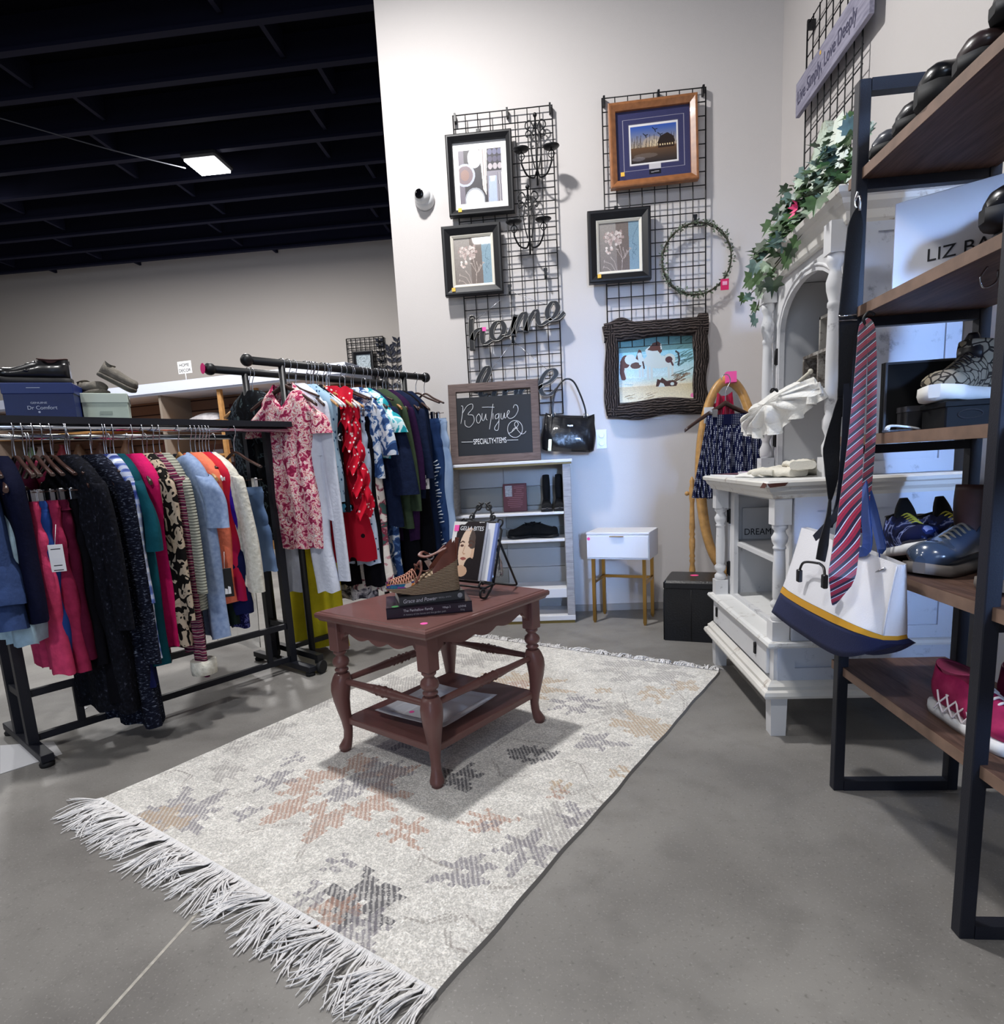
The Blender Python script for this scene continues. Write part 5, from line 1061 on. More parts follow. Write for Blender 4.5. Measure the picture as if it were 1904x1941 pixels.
for p_, c_ in ((.52, '#5c1230'), (.58, '#a01c36'), (.80, '#10142e'), (.86, '#c9c6cc'), (.96, '#10142e')): e = el.new(p_); e.color = rgba(c_)
t = thing('necktie', 'red necktie with navy and white diagonal stripes hanging in front of the white tote', 'necktie', (0, 0, 0))
TX = .775; b = MB(); VT = (.35, 1, 0)
strap(b, [at(1637, 622, x=.785), at(1631, 720, x=TX), at(1623, 830, x=TX-.01), at(1613, 950, x=TX-.04), at(1605, 1030, x=TX-.085), at(1597, 1085, x=TX-.105), at(1593, 1106, x=TX-.107), at(1580, 1146, x=TX-.11)], [.010, .013, .017, .024, .028, .029, .024, .002], .004, VT)
b.obj('blade', TIE, t)
b = MB(); strap(b, [at(1652, 622, x=.80), at(1654, 700, x=.80), at(1651, 830, x=.797), at(1643, 930, x=.79), at(1636, 1010, x=.785)], [.009, .010, .011, .011, .008], .003, VT); b.obj('tail', TIE, t)
b = MB(); strap(b, [at(1634, 640, x=.783), at(1638, 615, x=.788), at(1645, 610, x=.795), at(1651, 622, x=.80), at(1653, 645, x=.80)], [.010, .009, .008, .009, .009], .003, VT); b.obj('fold', TIE, t)
t = thing('s_hook', 'small black hook on the far post carrying the necktie', 'hook', at(1641, 606, x=.79)); MB().tube(spl([(.0, .0, -.012), (-.004, 0, .004), (.008, 0, .018), (.022, 0, .01)], 6), .0035, 6).obj('wire', BLK, t)
# tote bag
CANW = mat('white_canvas', '#d9d9df', .75, bump=.15, bscale=300); MUS = mat('mustard_band', '#c79225', .7); NAVB = mat('navy_canvas', '#131d46', .75, bump=.15, bscale=300); STN = mat('navy_leather', '#0f1322', .4); BLUS = mat('blue_webbing', '#2f4a8c', .7)
t = thing('tote_bag', 'white canvas tote with navy base and mustard band hanging on the shoe shelf', 'tote bag', (0, 0, 0))
def curve(P, n=24):
    Q = spl(P, 12); return [Q[min(len(Q)-1, round(i/n*(len(Q)-1)))] for i in range(n+1)]
CT_ = curve([at(1520, 1000, x=.755), at(1560, 1013, x=.755), at(1620, 1038, x=.760), at(1703, 1070, x=.770)]); CS_ = curve([at(1482, 1117, x=.700), at(1540, 1148, x=.698), at(1610, 1184, x=.708), at(1677, 1212, x=.745)]); CB_ = curve([at(1464, 1160, x=.690), at(1512, 1198, x=.690), at(1580, 1241, x=.700), at(1640, 1241, x=.725), at(1681, 1222, x=.750)])
def at_u(C, u): f = max(0, min(1, u))*24; i = min(23, int(f)); return C[i].lerp(C[i+1], f-i)
def tf(u, v, d=0.0):
    """u along the bag 0..1, v down 0..1, d thickness towards the shelf 0..1"""
    p = at_u(CT_, u).lerp(at_u(CS_, u), v/.70) if v <= .70 else at_u(CS_, u).lerp(at_u(CB_, u), (v-.70)/.30)
    th = .02+.050*v; n = Vector((1, .12, 0)); bulge = -.016*sin(PI*u)*sin(PI*min(1, v*.9+.12))
    return p+n*(d*th+bulge*(1-2*d))+n*(.003*sin(u*9+v*4)*(1-d))
def tote_band(v0, v1, nv):
    R = []
    for k in range(nv+1):
        v = v0+(v1-v0)*k/nv; N = 22; R.append([tf(i/N, v, 0) for i in range(N+1)]+[tf(1, v, .5)+Vector((0, -.008, 0))]+[tf(i/N, v, 1) for i in range(N, -1, -1)]+[tf(0, v, .5)+Vector((0, .008, 0))])
    return R
MB().loft(tote_band(0, .665, 10), False).obj('body', CANW, t)
b = MB(); R = tote_band(.665, .735, 1); R = [[p+Vector((-.0015, 0, 0)) for p in r_] for r_ in R]; b.loft(R, False).obj('band', MUS, t)
MB().loft(tote_band(.735, 1, 5), True).obj('base', NAVB, t)
MB().loft([[tf(i/20, .05, .15) for i in range(21)]+[tf(i/20, .05, .85) for i in range(20, -1, -1)], [tf(i/20, .06, .2) for i in range(21)]+[tf(i/20, .06, .8) for i in range(20, -1, -1)]], True).obj('inside', mat('tote_lining', '#3a3c48', .9), t)
b = MB().tube([tf(1, v, 0)+Vector((-.002, 0, 0)) for v in np.linspace(.02, .66, 12)], .0022, 6); b.obj('seam', CANW, t)
b = MB(); strap(b, [tf(.60, .30, 0)+Vector((-.004, 0, 0)), tf(.62, .15, 0)+Vector((-.004, 0, 0)), tf(.645, .0, 0)+Vector((-.004, 0, .01))], [.011, .012, .012], .002, (1, .3, 0)); b.obj('strap_tab', STN, t)
b = MB(); strap(b, [tf(.645, .03, 0)+Vector((-.005, 0, 0)), at(1643, 1040, x=.752), at(1640, 960, x=.77), at(1637, 905, x=.79)], [.011, .013, .014, .010], .002, (1, .4, 0)); strap(b, [at(1637, 905, x=.79), at(1655, 965, x=.80), at(1672, 1040, x=.80), tf(.80, .0, 1)], [.010, .012, .012, .010], .002, (1, .4, 0)); b.obj('strap', BLUS, t, label='blue webbing strap')
b = MB(); strap(b, [tf(.30, .05, 0)+Vector((-.004, 0, 0)), at(1590, 970, x=.76), at(1612, 905, x=.775), at(1632, 860, x=.79)], [.010, .011, .010, .008], .002, (1, .4, 0)); b.obj('strap', NVY, t, label='navy strap')
b = MB(); q = tf(.90, .07, 0)+Vector((-.004, 0, 0)); b.tube([q, q+Vector((-.004, .045, -.022))], .0028, 6); b.obj('zip_pull', STEEL, t)
# ---------------------------------------------------------------- on the coffee table
TZ = TH+.0125+.0005
def book(name, label, loc, rz, w, d, h, cover, lines, page='#cfcac2'):
    t = thing(name, label, 'book', loc, rz)
    b = MB().box(0, w, 0, .004, 0, h).box(0, w, 0, d, 0, .003).box(0, w, 0, d, h-.003, h); b.obj('cover', cover, t)
    MB().box(.003, w-.003, .004, d-.004, .003, h-.003).obj('pages', mat('book_pages', page, .8), t)
    for body, size, x, z, m, sx, sh in lines: text('lettering', body, size, m, Matrix.Translation((x, -.0006, z)) @ FACE, t, .0004, shear=sh, sx=sx)
    return t
PAL = mat('pale_foil', '#c4c2cc', .5); AUB = mat('aubergine_cover', '#241a2c', .35, coat=.3); SLC = mat('slate_cover', '#34363b', .4, coat=.2); GRY = mat('grey_foil', '#8f9096', .5)
b1 = book('book', 'thick aubergine book at the bottom of the stack on the coffee table', (-.572, -2.245, TZ), .27, .285, .20, .036, AUB, [('The Penhallow Family', .0125, .055, .019, PAL, .9, .1), ('Village 2', .009, .185, .020, PAL, .9, 0), ('A history of the house and the garden path', .0085, .055, .007, GRY, .95, 0), ('LEVINE', .0095, .238, .018, PAL, .9, 0), ('King', .0085, .245, .007, GRY, .9, 0)])
o = MB().lathe([(.012, 0), (.012, .0006)], 16, (.03, .02, .036)).obj('price_sticker', mat('green_sticker', '#7fe08a', .5), b1, label='green oval sticker')
for ch in list(b1.children):
    if ch.name.startswith('lettering'): pass
b2 = book('book', 'grey book lettered Grace and Power on top of the aubergine book', (-.532, -2.222, TZ+.0365), .36, .222, .165, .032, SLC, [('Grace and Power', .0185, .012, .009, PAL, .85, .2), ('SALLY BEDELL SMITH', .0075, .112, .013, GRY, .9, 0)])
MB().lathe([(.009, 0), (.009, .0006), (.006, .0006)], 18, T=Tm((.206, -.0006, .016), 0, PI/2)).obj('emblem', GRY, b2)
# wedge sandal
JUTE = ramp_mat('jute_rope', 'wave', [(0, '#6d5a48'), (.5, '#9a8670'), (1, '#b8a48c')], 60, .9, dist=1.5, detail=3, const=False, bands='Z', bump=.6); TANL = mat('chestnut_leather', '#6b3c31', .45, noise=.15, nscale=20); EMB = ramp_mat('embroidered_band', 'voronoi', [(0, '#b8472f'), (.18, '#2f6f8f'), (.34, '#8a4a9a'), (.5, '#d98a4c'), (.66, '#3b4a86'), (.82, '#e0c8b8')], 55, .8, dist=1); WOV = mat('woven_tan', '#c08a76', .6)
SHZ = TZ+.069
sd_ = thing('wedge_sandal', 'chestnut leather wedge sandal with jute sole on top of the stacked books', 'shoe', (-.468, -2.150, SHZ), PI+.34)
L = .245
def sfoot(f): w = .043*(.66+.40*sin(PI*(f**1.15)*.80+.25)); w *= (1 if f < .88 else math.sqrt(max(.05, 1-((f-.88)/.125)**2))); w *= (1 if f > .05 else .75+5*f); return w
zt = lambda f: .030+.075*max(0, 1-f/.72)**1.1
zb = lambda f: .012*max(0, (f-.58)/.28)**1.5
R = []
for k in range(25):
    f = k/24; w = sfoot(f); x = L*(f-.5); R.append([(x-.012*(1-f) if f < .1 else x, -w, zb(f)), (x, w, zb(f)), (x, w*1.05, zb(f)+.6*(zt(f)-zb(f))), (x, w, zt(f)), (x, -w, zt(f)), (x, -w*1.05, zb(f)+.6*(zt(f)-zb(f)))])
MB().loft(R, True, True, False).obj('wedge_sole', JUTE, sd_)
b = MB(); R = []
for k in range(13):
    f = k/12*.34; w = sfoot(f)*.98; x = L*(f-.5); R.append([(x+.02*(1-f/.34)*0-.008*sin(a)*(f < .05), w*cos(a), zt(f)+(.078-.045*(f/.34)**1.3)*max(0, 1-abs(cos(a))*.0)*((abs(sin(a)))**.01)*(.0 if abs(cos(a)) < .0 else 1)*(abs(cos(a))**.6 if f > .05 else 1)) for a in np.linspace(0, PI, 15)])
hs = []
for s in (-1, 1):
    b.loft([[(L*(f-.5), s*sfoot(f)*(1-.10*v), zt(f)+(.072-.058*(f/.36)**1.2)*v) for v in np.linspace(0, 1, 6)] for f in np.linspace(.02, .36, 12)], False, False)
b.loft([[(L*(.02-.5)-.010*cos(a)*(1-.1*v)-.012*v, sfoot(.02)*(1-.10*v)*sin(a), zt(.02)+.072*v) for v in np.linspace(0, 1, 6)] for a in np.linspace(-PI/2, PI/2, 12)], False, False)
b.obj('heel_counter', TANL, sd_)
b = MB()
for i in range(9):
    for s in (-1, 1):
        P = []
        for q in range(13):
            u = q/12; f = .62+.045*i*.8+s*.10*(u-.5)+.0; f = min(.985, f); a = PI*u; P.append((L*(f-.5), sfoot(f)*cos(a), zt(f)+(.042-.075*max(0, f-.62))*sin(a)**.8))
        b.tube(P, .0026, 5, flat=.5)
b.obj('woven_vamp', WOV, sd_)
b = MB(); b.loft([[(L*(f-.5), s_*sfoot(f)*1.06, zt(f)-.002+h) for h in (0, .014)] for f, s_ in [(f, -1) for f in np.linspace(.62, .99, 14)]+[(f, 1) for f in np.linspace(.99, .62, 14)]], False, False); b.obj('embroidered_band', EMB, sd_)
b = MB()
b.tube(spl([(L*(.60-.5), -.042, zt(.6)), (L*(.56-.5), -.036, .075), (L*(.52-.5), -.012, .098), (L*(.50-.5), .014, .10), (L*(.52-.5), .038, .075), (L*(.60-.5), .044, zt(.6))], 6), .009, 7, flat=.35)
b.tube(spl([(L*(.30-.5), -.045, zt(.3)+.002), (L*(.42-.5), -.046, .062), (L*(.54-.5), -.036, .080), (L*(.56-.5), -.01, .094)], 6), .008, 7, flat=.35)
b.tube(spl([(L*(.12-.5), -.036, zt(.1)+.055), (L*(.30-.5), -.038, .118), (L*(.44-.5), -.018, .135), (L*(.50-.5), .012, .128), (L*(.40-.5), .034, .125), (L*(.14-.5), .036, zt(.1)+.055)], 6), .008, 7, flat=.35)
b.obj('strap', TANL, sd_)
b = MB().tube([(L*(.335-.5)+.012*cos(a), -.043, .112+.010*sin(a)) for a in np.linspace(0, 2*PI, 10, endpoint=False)], .0028, 6, loop=True); b.obj('buckle', STEEL, sd_)
MB().add([(L*(.34-.5), -.049, .102), (L*(.42-.5), -.050, .098), (L*(.34-.5), -.051, .058), (L*(.26-.5), -.050, .062)], [(0, 1, 2, 3)]).obj('price_tag', mat('cream_tag', '#e6d3c6', .6), sd_)
MB().box(-L/2+.004, L*.1, -.024, .024, .0, .001, T=Tm((0, 0, 0))).obj('footbed_shadow_board', TANL, sd_) if False else None
# wrought-iron easel and cookbooks
ea = thing('book_easel', 'black wrought-iron scrolled book easel at the back of the coffee table', 'easel', (-.335, -1.875, TZ), -.58)
LEAN = .33; TL_ = Tm((0, 0, .045), 0, -LEAN)
b = MB(); W2, H2 = .105, .235
b.tube([(-W2, 0, 0), (-W2, 0, H2-.03), (-W2+.03, 0, H2), (W2-.03, 0, H2), (W2, 0, H2-.03), (W2, 0, 0)], .0042, 7, T=TL_)
for s in (-1, 1):
    for k in range(-3, 5): 
        x0 = -W2+.07*k; P = [(x0+(.6*h), 0, h) for h in np.linspace(0, H2, 9)]; P = [(s*x, 0, z) for x, _, z in P if -W2 <= x <= W2]
        if len(P) > 1: b.tube(P, .003, 6, T=TL_)
for s in (-1, 1):
    b.tube(spl([(s*.005, 0, H2+.075), (s*.03, 0, H2+.055), (s*.05, 0, H2+.012), (s*.02, 0, H2)], 6), .0036, 6, T=TL_)
    b.tube(scroll(s*.028, H2+.06, .018, 1.2, s, PI/2), .0034, 6, T=TL_); b.tube(scroll(s*.055, H2+.02, .016, 1.2, s, PI/2), .0034, 6, T=TL_); b.tube(scroll(s*.09, H2+.00, .022, 1.2, s, PI), .0034, 6, T=TL_)
b.obj('lattice_back', BLK, ea)
b = MB(); b.tube([(-.115, -.005, .045), (.115, -.005, .045)], .0045, 7).tube([(-.115, -.055, .040), (.115, -.055, .040)], .0042, 7)
for s in (-1, 1):
    b.tube(spl([(s*.105, 0, .045), (s*.105, -.06, .038), (s*.105, -.082, .05), (s*.105, -.070, .064), (s*.105, -.060, .054)], 6), .0042, 6)
b.obj('ledge', BLK, ea)
for s in (-1, 1):
    b = MB().tube(spl([(s*.105, 0, .045), (s*.108, -.03, .020), (s*.11, -.055, .004), (s*.112, -.085, .012), (s*.112, -.083, .034), (s*.112, -.064, .034), (s*.112, -.066, .022)], 6), .0044, 6); b.obj('foot', BLK, ea)
b = MB(); tp = TL_ @ Vector((0, 0, H2-.07))
for s in (-1, 1): b.tube([(s*.10, tp.y, tp.z), (s*.085, .17, .012)], .0044, 7)
b.tube(spl([(-.085, .17, .012), (-.06, .178, .003), (.06, .178, .003), (.085, .17, .012)], 5), .0044, 7); b.tube([(-.10, tp.y, tp.z), (.10, tp.y, tp.z)], .0044, 7); b.obj('rear_leg', BLK, ea)
# cookbook: white page block, portrait cover
c = Canvas(90, 120, '#e9e6e2'); c.poly([(.14, .06), (1, .0), (1, 1), (.10, 1)], '#2a2628'); c.ell(.60, .42, .42, .46, '#2b2527'); c.poly([(.0, .06), (.16, .06), (.04, .8), (0, .8)], '#f0eeec')
c.ell(.53, .46, .245, .36, '#e3bfa3', .06); c.ell(.47, .48, .20, .33, '#efd3ba', .06); c.poly([(.74, .1), (1, .0), (1, 1), (.62, 1), (.76, .6)], '#2a2527'); c.ell(.72, .26, .16, .22, '#2c2628', .5, .75); c.ell(.66, .80, .16, .18, '#2a2527'); c.ell(.42, .86, .20, .10, '#d8b498')
c.line([(.30, .37), (.36, .345), (.42, .36)], .012, '#5c4238'); c.line([(.54, .355), (.62, .325), (.72, .36)], .012, '#5c4238'); c.ell(.36, .42, .055, .022, '#6a4a40'); c.ell(.61, .41, .065, .026, '#6a4a40', -.1); c.line([(.45, .42), (.41, .54), (.44, .565), (.48, .56)], .009, '#c99a7c'); c.ell(.45, .645, .085, .028, '#b06a60'); c.line([(.36, .645), (.54, .645)], .005, '#8c4a46'); c.ell(.15, .80, .2, .10, '#e6e2de', .4)
ck = thing('cookbook', 'cookbook lettered GELLA BITES with a woman on its cover, leaning on the iron easel', 'book', (-.335, -1.875, TZ), -.58); CT = Tm((-.028, -.012, .052), 0, -LEAN); cw, ch_ = .165, .225
MB().box(-cw/2, cw/2, -.018, -.008, 0, ch_, T=CT).obj('pages', PAPER, ck); CM = [CT @ Vector((-cw/2+cw*u, -.0195, ch_*(1-v))) for u, v in ()]
c.obj('cover', lambda u, v: CT @ Vector((-cw/2+cw*u, -.0192, ch_*(1-v))), painted('glossy_cover', .25, coat=.5), ck)
MB().box(-cw/2, cw/2, -.008, -.006, 0, ch_, T=CT).obj('back_cover', WHITE, ck)
text('lettering', 'GELLA BITES', .0235, PAPER, CT @ Matrix.Translation((-cw/2+.036, -.0196, ch_-.034)) @ FACE, ck, .0004, shear=.1, sx=.92)
o = MB().box(-cw/2+.006, -cw/2+.030, -.0205, -.0195, ch_-.038, ch_-.014, T=CT).obj('price_sticker', PINK, ck, label='pink sticker')
t = thing('book', 'pale blue thin book standing behind the cookbook on the iron easel', 'book', (-.335, -1.875, TZ), -.58); CT2 = Tm((.018, .0, .052), 0, -LEAN)
MB().box(-.09, .074, -.010, -.0005, .0, .222, T=CT2).obj('pages', PAPER, t); MB().box(-.09, .0745, -.0105, .0, .0, .223, T=Tm((.041, .0005, .0515), 0, -LEAN)).obj('cover', mat('pale_blue_cover', '#6f86c4', .4), t) if False else MB().box(.064, .078, -.011, .001, .0, .223, T=CT2).obj('cover', mat('pale_blue_cover', '#8496cf', .4), t)
# clear wrapped piece behind the easel
CLR = mat('cellophane', '#e8eaee', .05, trans=.92, ior=1.3); p = at(925, 1098, z=TZ)
t = thing('wrapped_packet', 'crinkled clear cellophane packet with silver inside, behind the easel', 'packet', (p.x+.02, p.y+.03, TZ), .3); r = random.Random(5)
MB().loft([[((.045-.012*f)*cos(a)*(1+.12*sin(a*5+f*9)), .024*sin(a)*(1+.2*sin(a*7+f*5)), .004+.155*f+.006*sin(a*3)*f) for a in np.linspace(0, 2*PI, 22, endpoint=False)] for f in np.linspace(0, 1, 9)], True).obj('wrap', CLR, t)
MB().loft([[((.026-.006*f)*cos(a)*(1+.2*sin(a*4+f*12)), .012*sin(a), .006+.075*f) for a in np.linspace(0, 2*PI, 12, endpoint=False)] for f in np.linspace(0, 1, 7)], True, True, False).obj('foil', mat('silver_foil', '#c9ccd2', .2, 1), t)
# tray on the lower shelf
TRZ = .0125+.130+.001; pts = [at(*q, z=TRZ+.012) for q in ((708, 1355), (840, 1390), (948, 1322), (820, 1310))]; cen = sum(pts, Vector())/4
t = thing('serving_tray', 'square white ceramic tray with pink sticker on the lower shelf of the table', 'tray', (cen.x, cen.y, TRZ), TA+.08)
def trayf(u, v):
    x, y = (u-.5)*2, (v-.5)*2; m_ = max(abs(x), abs(y)); h = .0 if m_ < .62 else .020*min(1, (m_-.62)/.14) if m_ < .76 else .020+.004*(m_-.76)/.24; k = .158
    return (x*k*(1+.02*y*y), y*k*(1+.02*x*x), .006+h+.004*(abs(x)*abs(y))**3*1.5)
MB().grid(40, 40, trayf).box(-.095, .095, -.095, .095, 0, .0058).obj('dish', mat('white_ceramic', '#dfe2ea', .12, coat=.6), t)
disc(.010, (-.075, -.06, .0062), PINK, 'price_sticker', t, label='pink sticker')
# ---------------------------------------------------------------- clothes racks
def project(P):
    q = RM @ (np.array(P)-CAMC); return (952+FOC*q[0]/q[2], CY+FOC*q[1]/q[2])
class Rail:
    def __init__(s, p, q, r): s.p, s.q, s.r = Vector(p), Vector(q), r; s.d = (s.q-s.p).normalized(); s.L = (s.q-s.p).length
    def at_px(s, px):
        lo, hi = -.6, s.L+.3
        for _ in range(40):
            m = (lo+hi)/2
            if project(s.p+s.d*m)[0] < px: lo = m
            else: hi = m
        return s.p+s.d*lo
DA = Vector((.562, .827, 0)).normalized(); NA_ = Vector((-DA.y, DA.x, 0)); CA_ = Vector((-1.852, -1.539, 0)); RZA = math.atan2(-NA_.y, -NA_.x)
RAZ = 1.262
EA = Vector((-1.322, -1.165, RAZ))
railA = Rail(EA-DA*1.36, EA, .0125); railA2 = Rail(EA-DA*1.36+NA_*.50, EA+NA_*.50-DA*.02, .0125)
ra = thing('garment_rack', 'double clothes rack with chrome rails and a black frame, at the left edge', 'clothes rack', (0, 0, 0))
FA = math.atan2(DA.y, DA.x)
def abox(c, L, w, h, rz, name, m, parent): return MB().box(-L/2, L/2, -w/2, w/2, 0, h, bev=.002, T=Tm(c, rz)).obj(name, m, parent)
for s in (-1, 1):
    e = CA_+DA*(.575*s); abox((e.x, e.y, .022), .56, .042, .030, FA+PI/2, 'foot', NAVYBLK, ra)
    for k in (-1, 1):
        q = e+NA_*(.255*k); MB().lathe([(.024, 0), (.026, .012), (.018, .022)], 14, (q.x, q.y, 0)).obj('rubber_foot', SHBS, ra)
        q = e+NA_*(.095*k); MB().box(-.018, .018, -.018, .018, .05, RAZ+.03, T=Tm((q.x, q.y, 0), FA)).obj('post', NAVYBLK, ra)
    q = e; abox((q.x, q.y, .235), .16, .026, .030, FA+PI/2, 'tie_bar', NAVYBLK, ra)
    a, c_ = e-NA_*.235, e+NA_*.30; MB().box(0, (c_-a).length, -.014, .014, 0, .026, T=Tm((a.x, a.y, RAZ+.012), FA+PI/2)).obj('arm', NAVYBLK, ra)
f0 = CA_-NA_*.095-DA*.56
for z in (.055, .235): MB().box(0, 1.12, -.011, .011, 0, .028, T=Tm((f0.x, f0.y, z), FA)).obj('low_bar', NAVYBLK, ra)
for k in (.14, .90): q = f0+DA*(1.12*k); MB().box(-.013, .013, -.010, .010, .08, .238, T=Tm((q.x, q.y, 0), FA)).obj('strut', NAVYBLK, ra)
MB().tube([railA.p, railA.q], .0125, 12).obj('rail', CHROME, ra, label='chrome rail'); MB().tube([railA2.p, railA2.q], .0125, 12).obj('rail', CHROME, ra, label='chrome rail')
a = railA.p; MB().box(0, 1.385, .012, .30, .0, .018, T=Tm((a.x, a.y, RAZ+.018), FA)).obj('top_board', NAVYBLK, ra); MB().box(0, 1.385, -.014, .012, -.004, .022, T=Tm((a.x, a.y, RAZ+.018), FA)).obj('top_bar', NAVYBLK, ra)
ATOP = RAZ+.0375
# rack B: two round black rails with ball ends
B2a, B2b = Vector((-1.452, -1.232, 1.594)), Vector((-.782, -.285, 1.594)); DB = (B2b-B2a).normalized(); NB_ = Vector((-DB.y, DB.x, 0)); RZB = math.atan2(-NB_.y, -NB_.x); FB = math.atan2(DB.y, DB.x)
B1a = Vector((-1.695, -1.140, 1.582)); B1b = B1a+DB*1.10
railB2, railB1 = Rail(B2a, B2b, .019), Rail(B1a, B1b, .019)
rb = thing('garment_rack', 'black pipe clothes rack with two ball-ended rails, behind the chrome-railed rack', 'clothes rack', (0, 0, 0))
for R_, nm in ((railB2, 0), (railB1, 1)):
    MB().tube([R_.p, R_.q], .019, 14).obj('rail', BLK, rb)
    for e in (R_.p, R_.q): MB().sphere(e, .030, 16, 11).obj('ball_end', BLK, rb)
    for s in (.165, .90): q = R_.p+R_.d*(1.09*s); MB().tube([(q.x, q.y, .08), (q.x, q.y, R_.p.z-.01)], .017, 10).obj('post', BLK, rb)
disc(.026, tuple(B1a-DB*.034), mat('neon_pink', '#ff3f8f', .5), 'price_sticker', rb, Matrix.Rotation(FB, 4, 'Z') @ Matrix.Rotation(-PI/2, 4, 'Y'), 'neon pink sticker on the rail end')
for s in (.165, .90):
    m_ = (B2a+B1a)/2+DB*(1.09*s-.0); MB().box(-.25, .25, -.017, .017, .075, .105, T=Tm((m_.x, m_.y, 0), FB+PI/2)).obj('foot', BLK, rb)
    for k in (-1, 1):
        q = m_+NB_*(.235*k); b = MB().lathe([(.034, -.012), (.036, 0), (.034, .012)], 16, T=Tm((q.x+.01, q.y, .036), FB+.4, PI/2)); b.box(-.016, .016, -.015, .015, .055, .078, T=Tm((q.x, q.y, 0), FB)); b.obj('caster', SHBS, rb)
q = (B2a+B1a)/2+DB*(1.09*.165); MB().box(0, .80, -.012, .012, .10, .125, T=Tm((q.x, q.y, 0), FB)).obj('low_bar', BLK, rb)

# hangers: mesh data made once, every hanger its own object
def hang_parts(kind):
    wire = MB().tube(spl([(0, 0, -.108), (0, 0, -.060), (.010, 0, -.034), (.019, 0, -.018), (.021, 0, -.002), (.012, 0, .017), (-.004, 0, .020), (-.016, 0, .010), (-.018, 0, -.004)], 5), .0022, 6).mesh('hook', STEEL)
    b = MB(); P = []
    if kind == 'clip':
        b.tube(spl([(-.165, 0, -.175), (-.08, 0, -.138), (0, 0, -.102), (.08, 0, -.138), (.165, 0, -.175)], 6), .0085, 8, flat=.7); b.tube([(-.16, 0, -.232), (.16, 0, -.232)], .0022, 6)
        body = b.mesh('shoulders', DARKWOOD); c = MB()
        return [('hook', wire), ('shoulders', body)]+[('clip', MB().box(x-.012, x+.012, -.010, .010, -.285, -.222, bev=.003).mesh('clip', CHROME)) for x in (-.11, .11)]
    R = []
    for s in np.linspace(-1, 1, 25):
        x = .192*s; z = -.116-.105*abs(s)**1.25+.010*math.exp(-(s/.10)**2); h = .013*(1-.35*abs(s)); wdt = .0085 if kind != 'plastic' else .0055; y = -.022*s*s
        R.append([(x, y+wdt*cos(a), z+h*sin(a)) for a in np.linspace(0, 2*PI, 10, endpoint=False)])
    b.loft(R); m_ = {'dark': DARKWOOD, 'light': LIGHTWOOD, 'plastic': WHITEPL}[kind]
    return [('hook', wire), ('shoulders', b.mesh('shoulders', m_))]
HP = {k: hang_parts(k) for k in ('dark', 'light', 'plastic', 'clip')}
HN = {'dark': 'dark wooden hanger', 'light': 'light wooden hanger', 'plastic': 'white plastic hanger', 'clip': 'dark clip hanger'}
used_labels = set()
def hanger(kind, loc, rz, what, grp):
    lab = HN[kind]+' '+what
    t = thing('clothes_hanger', lab, 'hanger', loc, rz, grp)
    for n, me in HP[kind]:
        o = bpy.data.objects.new(n, me); COL.objects.link(o); o.parent = t
    return t

def lerp_rows(rows, K):
    rows = np.array(rows, float); d = np.abs(np.diff(rows[:, 0])); s = np.concatenate([[0], np.cumsum(d+.25*np.abs(np.diff(rows[:, 1])))]); s /= s[-1]; q = np.linspace(0, 1, K)
    return [tuple(np.interp(x, s, rows[:, i]) for i in range(3)) for x in q]
def body_mesh(rows, fold=.010, nf=5, seed=0, K=26, N=40, vneck=0, hemw=.006, caps=False, cx=0, sq=.9):
    r = random.Random(seed); ph = [r.random()*6.28 for _ in range(5)]; rr = lerp_rows(rows, K); ztop, zbot = rr[0][0], rr[-1][0]; out = []
    for k, (z, hw, ht) in enumerate(rr):
        f = (ztop-z)/max(.01, ztop-zbot); A = fold*min(1, f*1.8+.08); ring = []
        for i in range(N):
            a = 2*PI*i/N; c, s = cos(a), sin(a); x = hw*np.sign(c)*abs(c)**sq; u = x/max(hw, .02)
            y = ht*np.sign(s)*abs(s)**.85+A*(sin(nf*u*1.6+ph[0]+1.2*f*sin(ph[3]))+.5*sin(nf*2.7*u+ph[1]+f*2))*(1 if s > 0 else .9)*(1-.5*abs(c)**4)
            xx = x+.35*A*sin(f*7+ph[2]+a)+.006*sin(f*11+ph[4]); zz = z+hemw*f**4*sin(nf*u*1.7+ph[1])
            if vneck and s < 0 and f < .35: zz -= vneck*max(0, 1-abs(x)/.085)*max(0, 1-k/5)
            ring.append((cx+xx, y, zz))
        out.append(ring)
    return MB().loft(out, caps)
def sleeve_mesh(b, s, x0, z0, x1, z1, r0, r1, seed=0, flat=.45, bend=0):
    r = random.Random(seed); yj = r.uniform(-.015, .015); P = spl([(s*(x0-.045), 0, z0+.030), (s*(x0-.005), 0, z0-.02), (s*(x0+(x1-x0)*.6+bend), yj, z0+(z1-z0)*.5), (s*x1, yj*.5, z1)], 8); n = len(P); R = []; ph = r.random()*6
    for i, q in enumerate(P):
        f = i/(n-1); w = r0+(r1-r0)*f; w *= .75 if i == 0 else 1; cr = .05*sin(f*9+ph)*(f > .15)
        R.append([(q.x+w*(1+cr)*cos(a), q.y+w*flat*(1+.25*sin(3*a+ph+f*4))*sin(a), q.z+s*.35*w*cos(a)*max(0, 1-f*2.2)*-1) for a in np.linspace(0, 2*PI, 20, endpoint=False)])
    return b.loft(R, False)
SHO = [(-.100, .058, .026), (-.110, .080, .034), (-.140, .135, .040), (-.182, .186, .044), (-.215, .205, .046)]
GI = [0]
